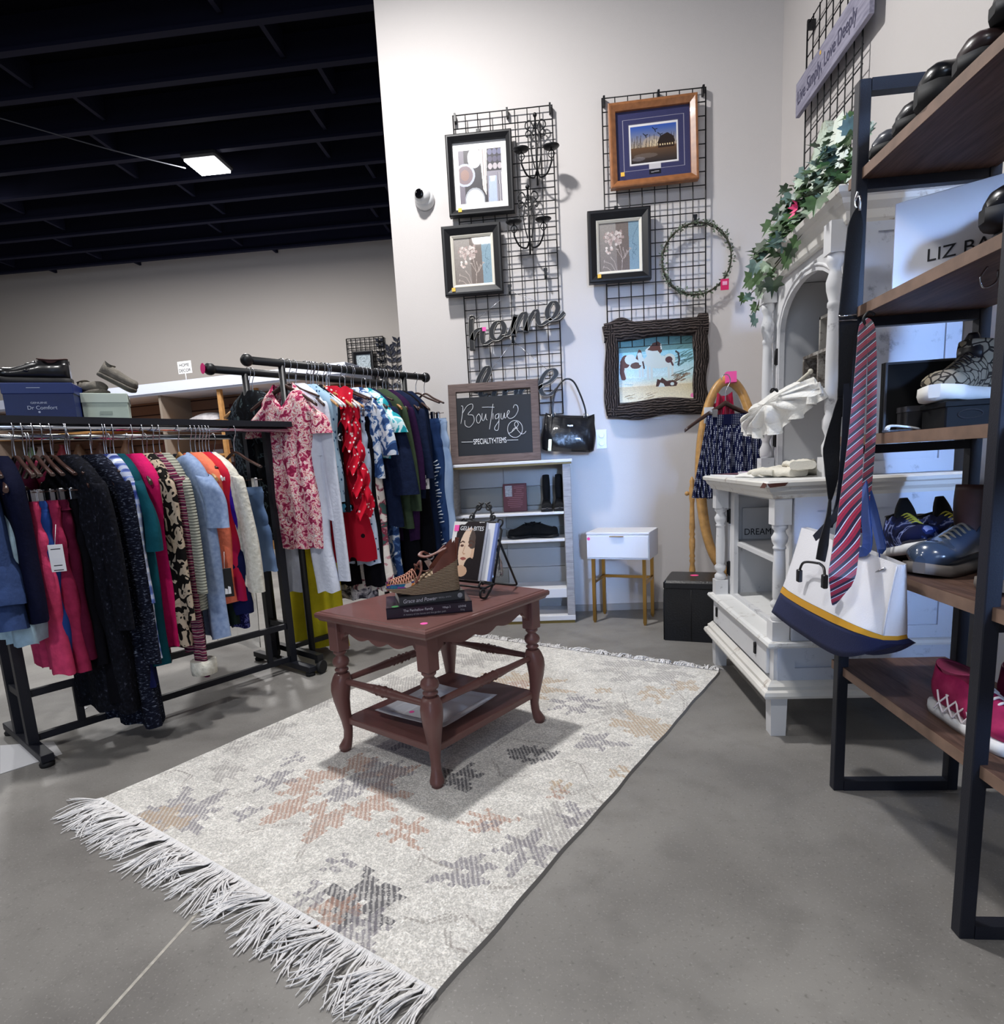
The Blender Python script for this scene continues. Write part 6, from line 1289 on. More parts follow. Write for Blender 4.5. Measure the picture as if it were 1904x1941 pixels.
def garment(rail, rz0, px, name, label, cat, m, rows=None, zb=.5, hw=.205, flare=1.0, ht=.04, hang='dark', short=None, fold=.012, nf=5, sleeves=None, yaw=0, vneck=0, pants=None, grp=None, sub=None, shoulders=True, waist=None, off=0):
    """one garment on one hanger; rows hang from the rail in metres, zb is the height of the hem above the floor"""
    GI[0] += 1; sd = GI[0]; r = random.Random(sd*13); P = rail.at_px(px); rz = rz0+yaw+r.gauss(0, .05); zh = rail.r; zr = P.z+zh-.016
    what = 'carrying the '+label.split(',')[0].split(' on the')[0].split(' at the')[0]
    what = ' '.join(what.split()[:11]); what = what if what not in used_labels else what+' too'; used_labels.add(what)
    hanger(hang, (P.x, P.y, zr), rz, what, grp[1])
    t = thing(name, label, cat, (P.x, P.y, zr), rz, None); bot = -(zr-zb)
    if pants:
        top = -.268; hwp, leg, bootw, gap = pants; cr = top-.20
        b = body_mesh([(top, hwp, .020), (top-.04, hwp*1.02, .032), (cr, hwp*1.10, .036)], .004, 4, sd, 10, 36, hemw=0)
        for s in (-1, 1):
            bb = body_mesh([(cr+.03, hwp*.56, .030), (cr-.05, leg, .032), (cr+(bot-cr)*.55, leg*.85, .030), (bot, bootw, .028)], fold*.6, 3, sd+s, 20, 26, cx=0)
            o_ = len(b.v); k_ = 0
            for (x, y, z) in bb.v: f = (z-cr)/min(-.01, bot-cr); bb.v[k_] = (x+s*(hwp*.53+gap*f), y, z); k_ += 1
            b.add(bb.v, bb.f, True)
        b.obj('cloth', m, t)
        wb = body_mesh([(top+.004, hwp*1.01, .023), (top-.034, hwp*1.03, .034)], .0, 4, sd, 4, 36, hemw=0); wb.obj('waistband', m, t)
    else:
        rws = list(SHO) if shoulders else [(-.268, hw*.82, .022), (-.285, hw*.84, .034)]
        k = hw/.205
        if shoulders: rws = [(z, w*(k if w > .07 else 1), d) for z, w, d in rws]
        if waist:
            for zz, ww, hh in waist: rws.append((zz, ww, hh))
        else: rws.append((-.38 if bot < -.46 else (bot-.26)/2-.02, hw*.98, ht))
        if rows: rws += [(bot*q, ww, hh) for q, ww, hh in rows]
        rws.append((bot, hw*flare, ht*(1+.35*(flare-1)*3)))
        rws = [q for i, q in enumerate(rws) if i == 0 or q[0] < rws[i-1][0]-1e-4]
        b = body_mesh(rws, fold, nf, sd, vneck=vneck); b.obj('cloth', m, t)
        if sleeves:
            x1, z1, r0, r1 = sleeves
            for s in (-1, 1): sleeve_mesh(MB(), s, hw-.015, -.222, x1, z1-.06, r0*.9, r1*.9, sd+s).obj('sleeve', m, t)
    if sub: sub(t, bot)
    return t
# ---------------------------------------------------------------- fabrics
def fab(n, c, no=.10, ns=40, b=.25): return mat(n, c, .9, noise=no, nscale=ns, bump=b, bscale=70, spec=.1)
def denim(n, a, b_): return ramp_mat(n, 'noise', [(.28, a), (.72, b_)], 9, .85, (1, 1, .35), .5, 8, const=False, bump=.2)
F = dict(
 slate=fab('slate_blue_cotton', '#33456f'), pink=fab('rose_denim', '#c43f66', .15), jean=denim('blue_denim', '#122a66', '#2a4d96'), rose=fab('dusty_rose_denim', '#8f2748', .15), maroon=fab('maroon_denim', '#4d1029'), navy=fab('navy_cotton', '#12173d'), navy2=fab('ink_navy_cotton', '#0d1026'),
 blackh=ramp_mat('black_heather_knit', 'noise', [(.35, '#0a0b11'), (.62, '#14161f'), (.72, '#3b3d4a')], 95, .95, (1, 1, .8), 0, 4, const=False, bump=.4),
 heather=ramp_mat('charcoal_marl_knit', 'noise', [(.35, '#0b0d18'), (.58, '#161a2a'), (.70, '#6f7688')], 70, .95, (1, 1, 3.2), 0, 5, const=False, bump=.4),
 teal=fab('deep_teal_jersey', '#0f4552', .2, 12), hotpink=fab('hot_pink_jersey', '#c81d62'), coral=fab('coral_jersey', '#f07f60'), violet=fab('violet_jersey', '#3d1fa0'), cream=ramp_mat('cream_boucle', 'noise', [(.3, '#c8c4b6'), (.7, '#e4e1d6')], 55, .95, (1, 1, 1), 0, 4, const=False, bump=.6),
 tee=ramp_mat('pale_blue_heather', 'noise', [(.3, '#7d92b8'), (.7, '#98abcc')], 60, .9, const=False), green=fab('bottle_green_cotton', '#16221f'), lblue=fab('pale_blue_tulle', '#a9c6d8'), greyk=ramp_mat('grey_rib_knit', 'wave', [(0, '#77786e'), (.5, '#9a9b8e'), (1, '#b3b2a4')], 26, .95, dist=2, detail=3, const=False, bands='Z', bump=.6),
 crim=ramp_mat('crimson_ombre', 'noise', [(.3, '#8a0f4a'), (.5, '#c01c34'), (.7, '#d83a3c')], 3, .8, (1, 1, 1), 0, 2, const=False), lep=ramp_mat('leopard_print', 'noise', [(0, '#12100f'), (.47, '#12100f'), (.50, '#b3a28e'), (.66, '#a59480'), (.70, '#171312')], 26, .8, (1, 1, .8), 1.0, 1),
 fair=ramp_mat('fair_isle_knit', 'wave', [(0, '#4b1b36'), (.25, '#7b3353'), (.45, '#8f8e83'), (.62, '#b1ada0'), (.8, '#7a2748')], 14, .95, dist=3.5, detail=4, bands='Z', bump=.6), indigo=ramp_mat('indigo_print', 'noise', [(0, '#141446'), (.50, '#1b1c5c'), (.55, '#7478bd'), (.60, '#22246a'), (.68, '#6a70b8')], 34, .8, (1.4, 1.4, 1), 2.2, 3),
 white=fab('white_cotton_cloth', '#d7dcea', .04), floral=ramp_mat('pink_floral_print', 'noise', [(0, '#8c2146'), (.38, '#b03a60'), (.44, '#dc8599'), (.485, '#f3e4e0'), (.53, '#eebdb2'), (.57, '#bf4468'), (.61, '#f4ece7'), (.67, '#8c2146')], 36, .8, (1, 1, 1), .9, 5),
 bprint=ramp_mat('pale_blue_leaf_print', 'voronoi', [(0, '#1f3a5c'), (.10, '#3e6286'), (.22, '#9fbdd4'), (1, '#b8d0e2')], 30, .8, (1.6, 1.6, 1)), lady=ramp_mat('red_black_dot', 'voronoi', [(0, '#1c0a10'), (.24, '#1c0a10'), (.27, '#b3122c'), (1, '#c0162f')], 13, .75), ladyr=ramp_mat('red_white_fleck', 'voronoi', [(0, '#f1dcdc'), (.20, '#f1dcdc'), (.24, '#c3142f'), (1, '#d01c36')], 36, .7),
 gfl=ramp_mat('grey_rose_print', 'noise', [(0, '#3d3b44'), (.40, '#6a6670'), (.46, '#a9a3aa'), (.55, '#d5cfd2'), (.64, '#b3aab0'), (.68, '#514c56')], 15, .8, dist=1.5), dots=ramp_mat('pale_blue_dot', 'voronoi', [(0, '#22345a'), (.16, '#22345a'), (.20, '#b4c2d8'), (1, '#c3cde0')], 34, .8), cfl=ramp_mat('cream_rose_print', 'noise', [(0, '#3f5a58'), (.36, '#7c3648'), (.41, '#b98a90'), (.45, '#ded6cf'), (.64, '#e8e2da'), (.67, '#7d6a70'), (.71, '#3e5f5c')], 13, .8, dist=1.2),
 tealp=ramp_mat('teal_white_print', 'noise', [(0, '#1f8f9c'), (.46, '#58b7c4'), (.5, '#d9ecef'), (.6, '#7cc7d0')], 12, .8, dist=1.2), bflor=ramp_mat('blue_white_bloom', 'noise', [(0, '#27406e'), (.44, '#4a6a9c'), (.5, '#c9d2de'), (.6, '#e1e4e8'), (.68, '#5a6f92')], 12, .8, dist=1.4), olive=fab('olive_cotton', '#3c4a38'), purple=fab('plum_jersey', '#2b1636'), black=fab('black_cotton', '#0a0a10'), ndenim=fab('midnight_denim', '#18213a', .2), navyl=fab('dark_navy_linen', '#141f38'),
 ripj=denim('mid_blue_denim', '#12244a', '#2a4674'), ljean=denim('light_blue_denim', '#7089ae', '#a3b6d0'), dshort=denim('washed_denim', '#3d567e', '#7088aa'), yellow=fab('yellow_chiffon', '#d6c62c', .2, 5), lace=ramp_mat('black_lace', 'voronoi', [(0, '#0b0d12'), (.3, '#11151c'), (.5, '#39424a')], 60, .8), dpat=ramp_mat('dark_leafy_print', 'noise', [(0, '#0a0c10'), (.5, '#12161c'), (.58, '#4c5a5c'), (.64, '#101418')], 14, .8, dist=1.5),
 bhem=ramp_mat('black_white_branch_print', 'noise', [(0, '#0b0c14'), (.56, '#0b0c14'), (.60, '#c9ced8'), (.66, '#0b0c14')], 14, .8, dist=1.5), camo=ramp_mat('mauve_camouflage', 'noise', [(0, '#2b2634'), (.42, '#4d4658'), (.46, '#a79cc0'), (.58, '#b9aed0'), (.63, '#2f2a38')], 7, .8, dist=.6, detail=2))
PLAID = bpy.data.materials.new('blue_white_plaid'); PLAID.use_nodes = True; nt = PLAID.node_tree; b_ = nt.nodes['Principled BSDF']; b_.inputs['Roughness'].default_value = .85; tc = nt.nodes.new('ShaderNodeTexCoord')
def stripes(bd, sc):
    wv = nt.nodes.new('ShaderNodeTexWave'); wv.bands_direction = bd; wv.inputs['Scale'].default_value = sc; nt.links.new(tc.outputs['Object'], wv.inputs['Vector']); rp = nt.nodes.new('ShaderNodeValToRGB'); rp.color_ramp.interpolation = 'CONSTANT'; e = rp.color_ramp.elements; e[0].color = rgba('#1b2f7a'); e[1].position = .45; e[1].color = rgba('#6f86c8'); x = e.new(.75); x.color = rgba('#dfe6f4'); nt.links.new(wv.outputs[0], rp.inputs[0]); return rp.outputs[0]
mx = nt.nodes.new('ShaderNodeMix'); mx.data_type = 'RGBA'; mx.inputs[0].default_value = .5; nt.links.new(stripes('X', 7), mx.inputs[6]); nt.links.new(stripes('Z', 6), mx.inputs[7]); nt.links.new(mx.outputs[2], b_.inputs['Base Color']); F['plaid'] = PLAID

GA, GHA = 'clothes on the chrome-railed rack', 'hangers on the chrome-railed rack'; GB, GHB = 'clothes on the ball-ended rack', 'hangers on the ball-ended rack'
def A(px, *a, **k): return garment(railA, RZA, px, *a, grp=(GA, GHA), **k)
def A2(px, *a, **k): return garment(railA2, RZA, px, *a, grp=(GA, GHA), **k)
def B(px, *a, **k): return garment(railB2, RZB, px, *a, grp=(GB, GHB), **k)
def B1(px, *a, **k): return garment(railB1, RZB, px, *a, grp=(GB, GHB), **k)
SL = lambda z, x=.215, r0=.058, r1=.042: (x, z, r0, r1)
def tagcard(m, w, h, x, z, y=-.05, extra=None):
    def f(t, bot):
        T = Tm((x, y, z), 1.0); MB().box(-w/2, w/2, -.002, 0, -h, 0, bev=.0008, T=T).obj('swing_tag', m, t); MB().tube([(x, y, z), (x-.012, y+.016, z+.07)], .001, 5).obj('tag_string', PAPER, t)
        if extra: extra(t, T)
    return f
# chrome-railed rack, front rail, left to right
A(-50, 'ruffled_blouse', 'slate-blue layered ruffle top at the left edge of the photo', 'top', F['slate'], zb=.57, hw=.20, flare=1.25, ht=.05, fold=.018, yaw=-.25, hang='plastic', sub=lambda t, b: body_mesh([(-.44, .205, .062), (-.54, .235, .072), (-.60, .25, .078)], .014, 6, 3, 8).obj('ruffle', F['slate'], t))
A(-28, 'tulle_skirt', 'pale blue tulle skirt hanging below the slate-blue top', 'skirt', F['lblue'], zb=.50, hw=.15, flare=1.2, fold=.018, nf=8, shoulders=False, hang='clip', yaw=-.1)
A(-12, 'cotton_top', 'dark navy top behind the slate-blue ruffle top', 'top', F['navy2'], zb=.58, hw=.19, flare=1.1, yaw=-.1)
A(20, 'trousers', 'bright rose pink jeans, leftmost of the pink trousers', 'trousers', F['pink'], zb=.36, pants=(.135, .082, .085, .02), hang='clip')
A(38, 'jeans', 'dark blue jeans between the bright pink and the tagged rose trousers', 'jeans', F['jean'], zb=.42, pants=(.135, .070, .068, .01), hang='clip')
def rose_tag(t, T):
    for dz, w in ((-.016, .03), (-.075, .026), (-.092, .03)): MB().box(-w/2, w/2, -.0028, -.002, dz-.0015, dz+.0015, T=T).obj('print_line', INK, t)
    MB().box(-.016, .018, -.003, -.002, -.066, -.048, T=T).obj('price_panel', WHITE, t)
A(57, 'trousers', 'dusty rose jeans with a white card tag', 'trousers', F['rose'], zb=.36, pants=(.14, .080, .078, .02), hang='clip', sub=tagcard(PAPER, .046, .098, .165, -.42, -.03, rose_tag))
A(74, 'trousers', 'dark maroon trousers beside the tagged rose jeans', 'trousers', F['maroon'], zb=.40, pants=(.14, .080, .075, .02), hang='clip')
A(90, 'shorts', 'black cotton shorts with uneven hem low among the rose trousers', 'shorts', F['black'], zb=.36, pants=(.13, .075, .08, .02), hang='clip')
A(118, 'long_cardigan', 'black speckled long cardigan with collar, left of the charcoal one', 'cardigan', F['blackh'], zb=.16, hw=.21, flare=.95, ht=.06, sleeves=SL(-.70, .235, .075, .055), yaw=.12, rows=[(.55, .19, .06)])
A(122, 'trousers', 'black wide trousers with a pink side stripe under the cardigans', 'trousers', F['black'], zb=.20, pants=(.14, .085, .09, .02), hang='clip')
A(166, 'long_cardigan', 'charcoal marled long cardigan reaching lowest on the rack', 'cardigan', F['heather'], zb=.07, hw=.205, flare=.95, ht=.055, sleeves=SL(-.86, .225, .066, .05), yaw=.05, rows=[(.55, .19, .055)])
A(192, 'trousers', 'ink blue flared trousers hanging behind the charcoal cardigan', 'trousers', F['navy'], zb=.23, pants=(.14, .075, .10, .03), hang='clip')
A(196, 'shirt', 'blue and white plaid shirt between the charcoal cardigan and the teal shirt', 'shirt', F['plaid'], zb=.34, hw=.205, ht=.045, sleeves=SL(-.62, .222, .055, .04))
def pearl(t, bot): MB().sphere((.13, -.055, -.66), .010, 10, 7).obj('pearl_button', WHITE, t)
A(210, 'shirt', 'deep teal shirt with rolled sleeve', 'shirt', F['teal'], zb=.31, hw=.205, ht=.05, sleeves=SL(-.42, .235, .075, .07), fold=.018, sub=pearl)
A(246, 'blouse', 'hot pink sleeveless blouse between the teal shirt and the leopard blouse', 'blouse', F['hotpink'], zb=.36, hw=.185, ht=.04, fold=.014)
A(266, 'blouse', 'leopard print long-sleeved blouse', 'blouse', F['lep'], zb=.37, hw=.205, ht=.055, sleeves=SL(-.72, .225, .062, .045), fold=.016)
A(286, 'sweater', 'wine and grey fair-isle sweater with a pale folded cuff', 'sweater', F['fair'], zb=.33, hw=.20, ht=.05, sleeves=SL(-.98, .19, .060, .045), sub=lambda t, b: MB().lathe([(.05, -.03), (.052, 0), (.05, .03)], 16, (.19, 0, -1.0)).obj('cuff', F['cream'], t))
A(298, 'cardigan', 'grey ribbed hooded cardigan', 'cardigan', F['greyk'], zb=.50, hw=.205, ht=.06, sleeves=SL(-.62, .225, .070, .055), hang='light')
A(334, 't_shirt', 'pale blue heather T-shirt with lime neckline', 'T-shirt', F['tee'], zb=.36, hw=.215, ht=.05, sleeves=SL(-.36, .235, .075, .080), yaw=.05, hang='light', vneck=.03, fold=.014, sub=lambda t, b: (MB().tube([(.075*cos(a), .026*sin(a)-.0, -.120-.03*max(0, -sin(a))) for a in np.linspace(0, 2*PI, 20, endpoint=False)], .004, 6, loop=True).obj('neck_trim', mat('lime_trim', '#6f9a3f', .8), t), MB().box(-.05, .05, -.072, -.060, -.41, -.34).obj('chest_print', mat('lime_print', '#5f9a2c', .8), t)))
def logo(t, T):
    for k in range(3):
        x0 = -.020+.013*k; MB().add([T @ Vector(q) for q in [(x0-.003, -.003, -.112), (x0+.009, -.003, -.112), (x0+.009, -.003, -.098+.008*k), (x0-.001, -.003, -.094+.008*k)]], [(0, 1, 2, 3)]).obj('emblem', PAPER, t)
A(357, 'sports_top', 'coral sports top with a black swing tag', 'top', F['coral'], zb=.50, hw=.19, ht=.045, sub=tagcard(mat('black_tag', '#08080b', .5), .052, .125, .20, -.60, -.045, logo), hang='light', yaw=.1)
A(366, 'shorts', 'bottle green cotton shorts showing below the coral top', 'shorts', F['green'], zb=.40, pants=(.13, .08, .085, .02), hang='clip')
A(374, 'dress', 'crimson and magenta ombré dress', 'dress', F['crim'], zb=.50, hw=.20, flare=1.05, ht=.045, hang='plastic', yaw=.1)
A(380, 'tunic', 'violet tunic with dark navy hem behind the crimson dress', 'tunic', F['violet'], zb=.44, hw=.20, ht=.04, hang='plastic', yaw=.1, sub=lambda t, b: body_mesh([(b+.30, .203, .046), (b+.1, .206, .048), (b-.005, .208, .05)], .012, 5, 2, 8).obj('hem_band', F['navy'], t))
A(392, 'leggings', 'indigo and lilac printed leggings', 'leggings', F['indigo'], zb=.36, pants=(.12, .055, .060, .0), hang='clip', yaw=.1)
A(386, 'cardigan', 'cream fluffy cardigan with draped fronts', 'cardigan', F['cream'], zb=.47, hw=.21, flare=.95, ht=.06, sleeves=SL(-.66, .24, .08, .06), fold=.02, yaw=.12)
A(440, 'jeans_shorts', 'washed denim shorts on a clip hanger at the right end of the chrome rail', 'shorts', F['dshort'], zb=.60, pants=(.150, .088, .080, .03), hang='clip', yaw=.15, fold=.02)
# rear rail
for px, nm, lab, cat, m, zb, kw in [(18, 'blouse', 'wine red blouse on the rear chrome rail near the blue shoe box', 'blouse', F['maroon'], .62, {}), (52, 'blouse', 'mauve rose blouse on the rear chrome rail', 'blouse', F['rose'], .66, {}), (96, 'top', 'white and blue print top on the rear chrome rail', 'top', F['bprint'], .60, {}),
    (128, 'top', 'grey heather top on the rear chrome rail', 'top', F['greyk'], .60, dict(hang='plastic')), (170, 'jacket', 'black jacket on the rear chrome rail', 'jacket', F['blackh'], .45, {}), (205, 'shirt', 'navy shirt on the rear chrome rail', 'shirt', F['navy'], .50, {}), (240, 'blouse', 'raspberry blouse on the rear chrome rail', 'blouse', F['hotpink'], .60, {}),
    (275, 'blouse', 'dark leafy print blouse on the rear chrome rail', 'blouse', F['dpat'], .50, dict(hang='light'))]:
    A2(px, nm, lab, cat, m, zb=zb, hw=.195, **kw)
A2(46, 'trousers', 'mauve camouflage trousers showing low behind the left post', 'trousers', F['camo'], zb=.24, pants=(.17, .11, .11, .03), hang='clip')
A2(404, 't_shirt', 'white T-shirt with dark print behind the denim shorts', 'T-shirt', F['white'], zb=.55, hw=.19, ht=.035, hang='plastic', sub=lambda t, b: [MB().box(.10, .125, -.07, -.05, -.60-.022*k, -.585-.022*k).obj('chest_print', INK, t) for k in range(4)])
q = railA2.at_px(392); t = thing('clear_garment_bag', 'clear plastic garment cover hanging low at the right of the chrome-railed rack', 'garment bag', (q.x, q.y, RAZ-.10), RZA+.1); body_mesh([(-.02, .10, .02), (-.30, .25, .03), (-.70, .26, .035), (-1.02, .26, .03)], .016, 4, 6, 16).obj('plastic_film', mat('clear_film', '#f4f6f8', .08, trans=.97, ior=1.08), t)
# ball-ended rack, front rail
B(533, 'floral_dress', 'pink and red floral dress with flutter sleeves, leftmost on the ball-ended rack', 'dress', F['floral'], zb=.66, hw=.148, flare=.98, ht=.045, vneck=.12, yaw=.45, fold=.018, nf=6, waist=[(-.36, .132, .045), (-.46, .118, .042), (-.48, .12, .042)], rows=[(.7, .135, .05)], sleeves=(.185, -.30, .062, .078))
B(545, 'trousers', 'white cotton trousers under the pink floral dress', 'trousers', F['white'], zb=.42, pants=(.14, .075, .065, .03), hang='clip', yaw=.45)
B(558, 'shirt', 'white long-sleeved shirt right of the pink floral dress', 'shirt', F['white'], zb=.80, hw=.175, ht=.045, sleeves=(.20, -1.06, .050, .040), yaw=.30, hang='dark')
B(578, 'dress', 'pale blue leaf print dress between the white shirt and the red dress', 'dress', F['bprint'], zb=.88, hw=.165, ht=.045, hang='plastic', yaw=.35)
B(590, 'tunic', 'black branch print tunic with bright blue hem below the pale blue dress', 'tunic', F['bhem'], zb=.83, hw=.155, ht=.04, hang='plastic', yaw=.35, sub=lambda t, b: body_mesh([(b+.045, .158, .045), (b, .16, .047)], .012, 5, 2, 4).obj('hem_band', mat('turquoise_border', '#4aa3c9', .8, noise=.4, nscale=60), t))
B1(606, 'skirt', 'grey rose print long skirt under the red dress', 'skirt', F['gfl'], zb=.29, hw=.19, flare=1.35, fold=.022, nf=7, shoulders=False, hang='clip', yaw=.3)
def ladysub(t, bot):
    for k in range(5):
        z0 = -.17-.12*k; x0 = .055+.016*k
        MB().grid(24, 4, lambda u, v: (x0+.080*u+.02*sin(v*4), -.055-.055*sin(PI*u)*(.4+v)-.012*sin(u*16+k), z0-.15*v+.02*sin(u*13+k))).obj('ruffle', F['ladyr'], t)
    MB().grid(30, 5, lambda u, v: (-.11+.26*u, -.05-.05*v*(1+.5*sin(u*20)), -.12-.12*v+.012*sin(u*17))).obj('collar_ruffle', F['ladyr'], t)
B(618, 'ruffled_dress', 'red dress with black spots and a flecked ruffle down its side', 'dress', F['lady'], zb=.55, hw=.165, flare=1.1, ht=.055, yaw=.55, hang='light', sub=ladysub, waist=[(-.34, .155, .05), (-.48, .15, .05)])
B(642, 'trousers', 'pale blue dotted trousers right of the red spotted dress', 'trousers', F['dots'], zb=.52, pants=(.135, .075, .072, .02), hang='clip', yaw=.25)
B(652, 'trousers', 'black trousers between the dotted and the cream rose trousers', 'trousers', F['black'], zb=.39, pants=(.135, .075, .075, .02), hang='clip', yaw=.2)
B(664, 'trousers', 'cream rose print trousers, longest pale pair on the ball-ended rack', 'trousers', F['cfl'], zb=.36, pants=(.14, .085, .085, .02), hang='clip', yaw=.2)
B(668, 'blouse', 'white blouse with small grey blooms above the cream rose trousers', 'blouse', F['bflor'], zb=1.00, hw=.19, ht=.045, sleeves=(.25, -.42, .07, .06), hang='plastic', yaw=.2)
B(684, 'blouse', 'teal and white print blouse on the ball-ended rack', 'blouse', F['tealp'], zb=1.10, hw=.185, ht=.04, sleeves=(.25, -.30, .07, .07), hang='dark', yaw=.15)
B(692, 'bell_sleeve_top', 'midnight navy top with flared bell sleeve', 'top', F['ndenim'], zb=.72, hw=.19, ht=.045, sleeves=(.235, -.64, .055, .115), hang='dark', yaw=.15)
B(700, 'leggings', 'blue and white bloom leggings hanging low beside the black trousers', 'leggings', F['bflor'], zb=.42, pants=(.125, .06, .06, .01), hang='clip', yaw=.15)
B(712, 'tunic', 'olive green long tunic on the ball-ended rack', 'tunic', F['olive'], zb=.70, hw=.19, ht=.04, sleeves=(.222, -.74, .052, .040), hang='light', yaw=.1)
B(724, 'trousers', 'black wide trousers behind the olive tunic', 'trousers', F['black'], zb=.36, pants=(.14, .085, .09, .02), hang='clip', yaw=.1)
B(730, 'cardigan', 'plum purple cardigan on the ball-ended rack', 'cardigan', F['purple'], zb=.62, hw=.195, ht=.045, sleeves=(.222, -.62, .058, .045), hang='dark', yaw=.1)
B(744, 'denim_jacket', 'midnight denim jacket with buttoned cuff', 'jacket', F['ndenim'], zb=.86, hw=.185, ht=.05, sleeves=(.21, -.56, .062, .055), hang='dark', yaw=.15)
def wtag(t, T):
    for dz in (-.02, -.045, -.055): MB().box(-.014, .014, -.0028, -.002, dz-.004, dz+.002, T=T).obj('print_line', INK, t)
B(752, 'long_dress', 'black long dress with a white card tag', 'dress', F['black'], zb=.40, hw=.19, ht=.05, hang='dark', yaw=.1, sub=tagcard(PAPER, .055, .080, .205, -.60, -.045, wtag))
B(766, 'long_dress', 'dark navy linen long dress left of the ripped jeans', 'dress', F['navyl'], zb=.42, hw=.165, flare=1.1, ht=.05, hang='dark', yaw=.1)
def rips(t, bot):
    r = random.Random(8); b = MB()
    for k in range(26): z = -.52-.022*k; x = .125+.012*sin(k*.9)+r.uniform(-.010, .010); w = r.uniform(.015, .03); b.tube([(x-w, -.046, z), (x, -.044, z+r.uniform(-.01, .01)), (x+w*.8, -.030, z+.004)], .0036, 5)
    b.obj('frayed_rips', mat('white_fray', '#c7d0de', .9), t, kind='stuff')
B(787, 'ripped_jeans', 'mid-blue ripped jeans second from the right end of the rail', 'jeans', F['ripj'], zb=.50, pants=(.150, .088, .080, .02), hang='clip', yaw=.2, sub=rips)
B(803, 'jeans', 'light blue jeans hanging nearest the bookcase', 'jeans', F['ljean'], zb=.52, pants=(.175, .10, .09, .03), hang='clip', yaw=-.05)
# rear rail
B1(476, 'lace_blouse', 'black lace top at the left end of the rear rail', 'top', F['lace'], zb=1.05, hw=.185, ht=.04, hang='light', yaw=.3)
B1(470, 'dress', 'dark leafy print dress at the left end of the rear rail', 'dress', F['dpat'], zb=.70, hw=.16, ht=.04, hang='dark', yaw=.1)
B1(556, 'long_dress', 'long yellow chiffon dress reaching almost to the floor behind the rack post', 'dress', F['yellow'], zb=.04, hw=.18, flare=1.1, ht=.06, hang='plastic', fold=.02, yaw=.3)
for px, nm, lab, cat, m, zb, kw in [(585, 'blouse', 'white blouse on the rear rail behind the red dress', 'blouse', F['white'], .80, dict(hang='plastic')), (600, 'blouse', 'ivory blouse on the rear rail behind the red dress', 'blouse', F['cream'], .80, dict(hang='plastic')), (618, 'dress', 'grey rose print dress on the rear rail', 'dress', F['gfl'], .45, dict(hang='plastic')),
   (650, 'dress', 'black dress on the rear rail behind the cream trousers', 'dress', F['black'], .40, {}), (690, 'coat', 'black coat on the rear rail behind the navy tops', 'coat', F['black'], .32, {}), (725, 'coat', 'dark navy coat on the rear rail behind the plum cardigan', 'coat', F['navyl'], .32, {}), (755, 'coat', 'ink navy coat on the rear rail nearest the wall', 'coat', F['navy2'], .34, {})]:
    B1(px, nm, lab, cat, m, zb=zb, hw=.19, **kw)
for k, px in enumerate((586, 592, 598, 610, 616, 622)):
    P = railB2.at_px(px); hanger('plastic' if k % 3 else 'light', (P.x, P.y, P.z+.003), RZB+.2+.03*k, ['first', 'second', 'third', 'fourth', 'fifth', 'sixth'][k]+' in the pale row left of the red dress', GHB)

# ---------------------------------------------------------------- shoe boxes on the rack top
def lid_box(name, label, loc, rz, w, d, h, m, ml, lidh):
    t = thing(name, label, 'box', loc, rz); MB().box(0, w, 0, d, 0, h-.006, bev=.001).obj('box', m, t); MB().box(-.003, w+.003, -.003, d+.003, h-lidh, h, bev=.002).obj('lid', ml, t); return t
P0 = at(14, 801, z=ATOP); R_ = FA-.50
P1 = at(145, 797, z=ATOP)
t = lid_box('shoe_box', 'royal blue shoe box under the black shoe on the rack top', (P0.x, P0.y, ATOP), R_, .232, .17, .150, mat('royal_blue_card', '#0f2058', .45, noise=.08, nscale=30), mat('royal_blue_lid', '#142868', .4), .042)
SILV = mat('silver_print', '#b7bfd6', .5); text('lettering', 'Dr Comfort', .020, SILV, Matrix.Translation((.072, -.0012, .048)) @ FACE, t, .0004); text('lettering', 'GENUINE', .010, SILV, Matrix.Translation((.085, -.0012, .070)) @ FACE, t, .0004, sx=1.3); MB().box(.08, .125, -.0036, -.003, .130, .132).obj('print_line', SILV, t); MB().lathe([(.004, 0), (.004, .0006)], 12, T=Tm((.11, -.0006, .038), 0, PI/2)).obj('emblem', SILV, t)
def mp_(t, v): bpy.context.view_layer.update(); return t.matrix_world @ Vector(v)
q = mp_(t, (.09, .09, .1505)); shoe('walking_shoe', 'black leather strap shoe on the royal blue shoe box', 'shoe', q, R_+PI+.05, .25, .10, .085, SHB, SHBS, mat('brown_lining', '#4a2e2a', .7), .050, .026, .45, rx=0, extra=lambda t: MB().tube(spl([(.02, -.045, .05), (.015, -.01, .088), (.02, .04, .05)], 6), .012, 8, flat=.35).obj('strap', SHB, t))
P0 = at(161, 802, z=ATOP); P2 = at(240, 803, z=ATOP)
GBX = mat('pale_sage_card', '#b9c7ba', .6, noise=.05, nscale=20); t = lid_box('shoe_box', 'pale sage shoe box under the two grey slippers on the rack top', (P0.x, P0.y, ATOP), R_+.10, .165, .155, .122, GBX, mat('pale_sage_lid', '#c3cfc4', .55), .040)
MB().box(.1685, .1695, .10, .14, .090, .108).obj('label', mat('brown_label', '#4a3430', .6), t); MB().box(.06, .105, -.0012, -.0006, .035, .048).obj('label', mat('faint_print', '#9aa79c', .7), t); MB().box(.1685, .1695, .02, .075, .104, .107).obj('print_line', mat('grey_print', '#8f9a94', .7), t)
GSUE = mat('taupe_suede', '#6f6a62', .95, noise=.2, nscale=50, bump=.3, bscale=150)
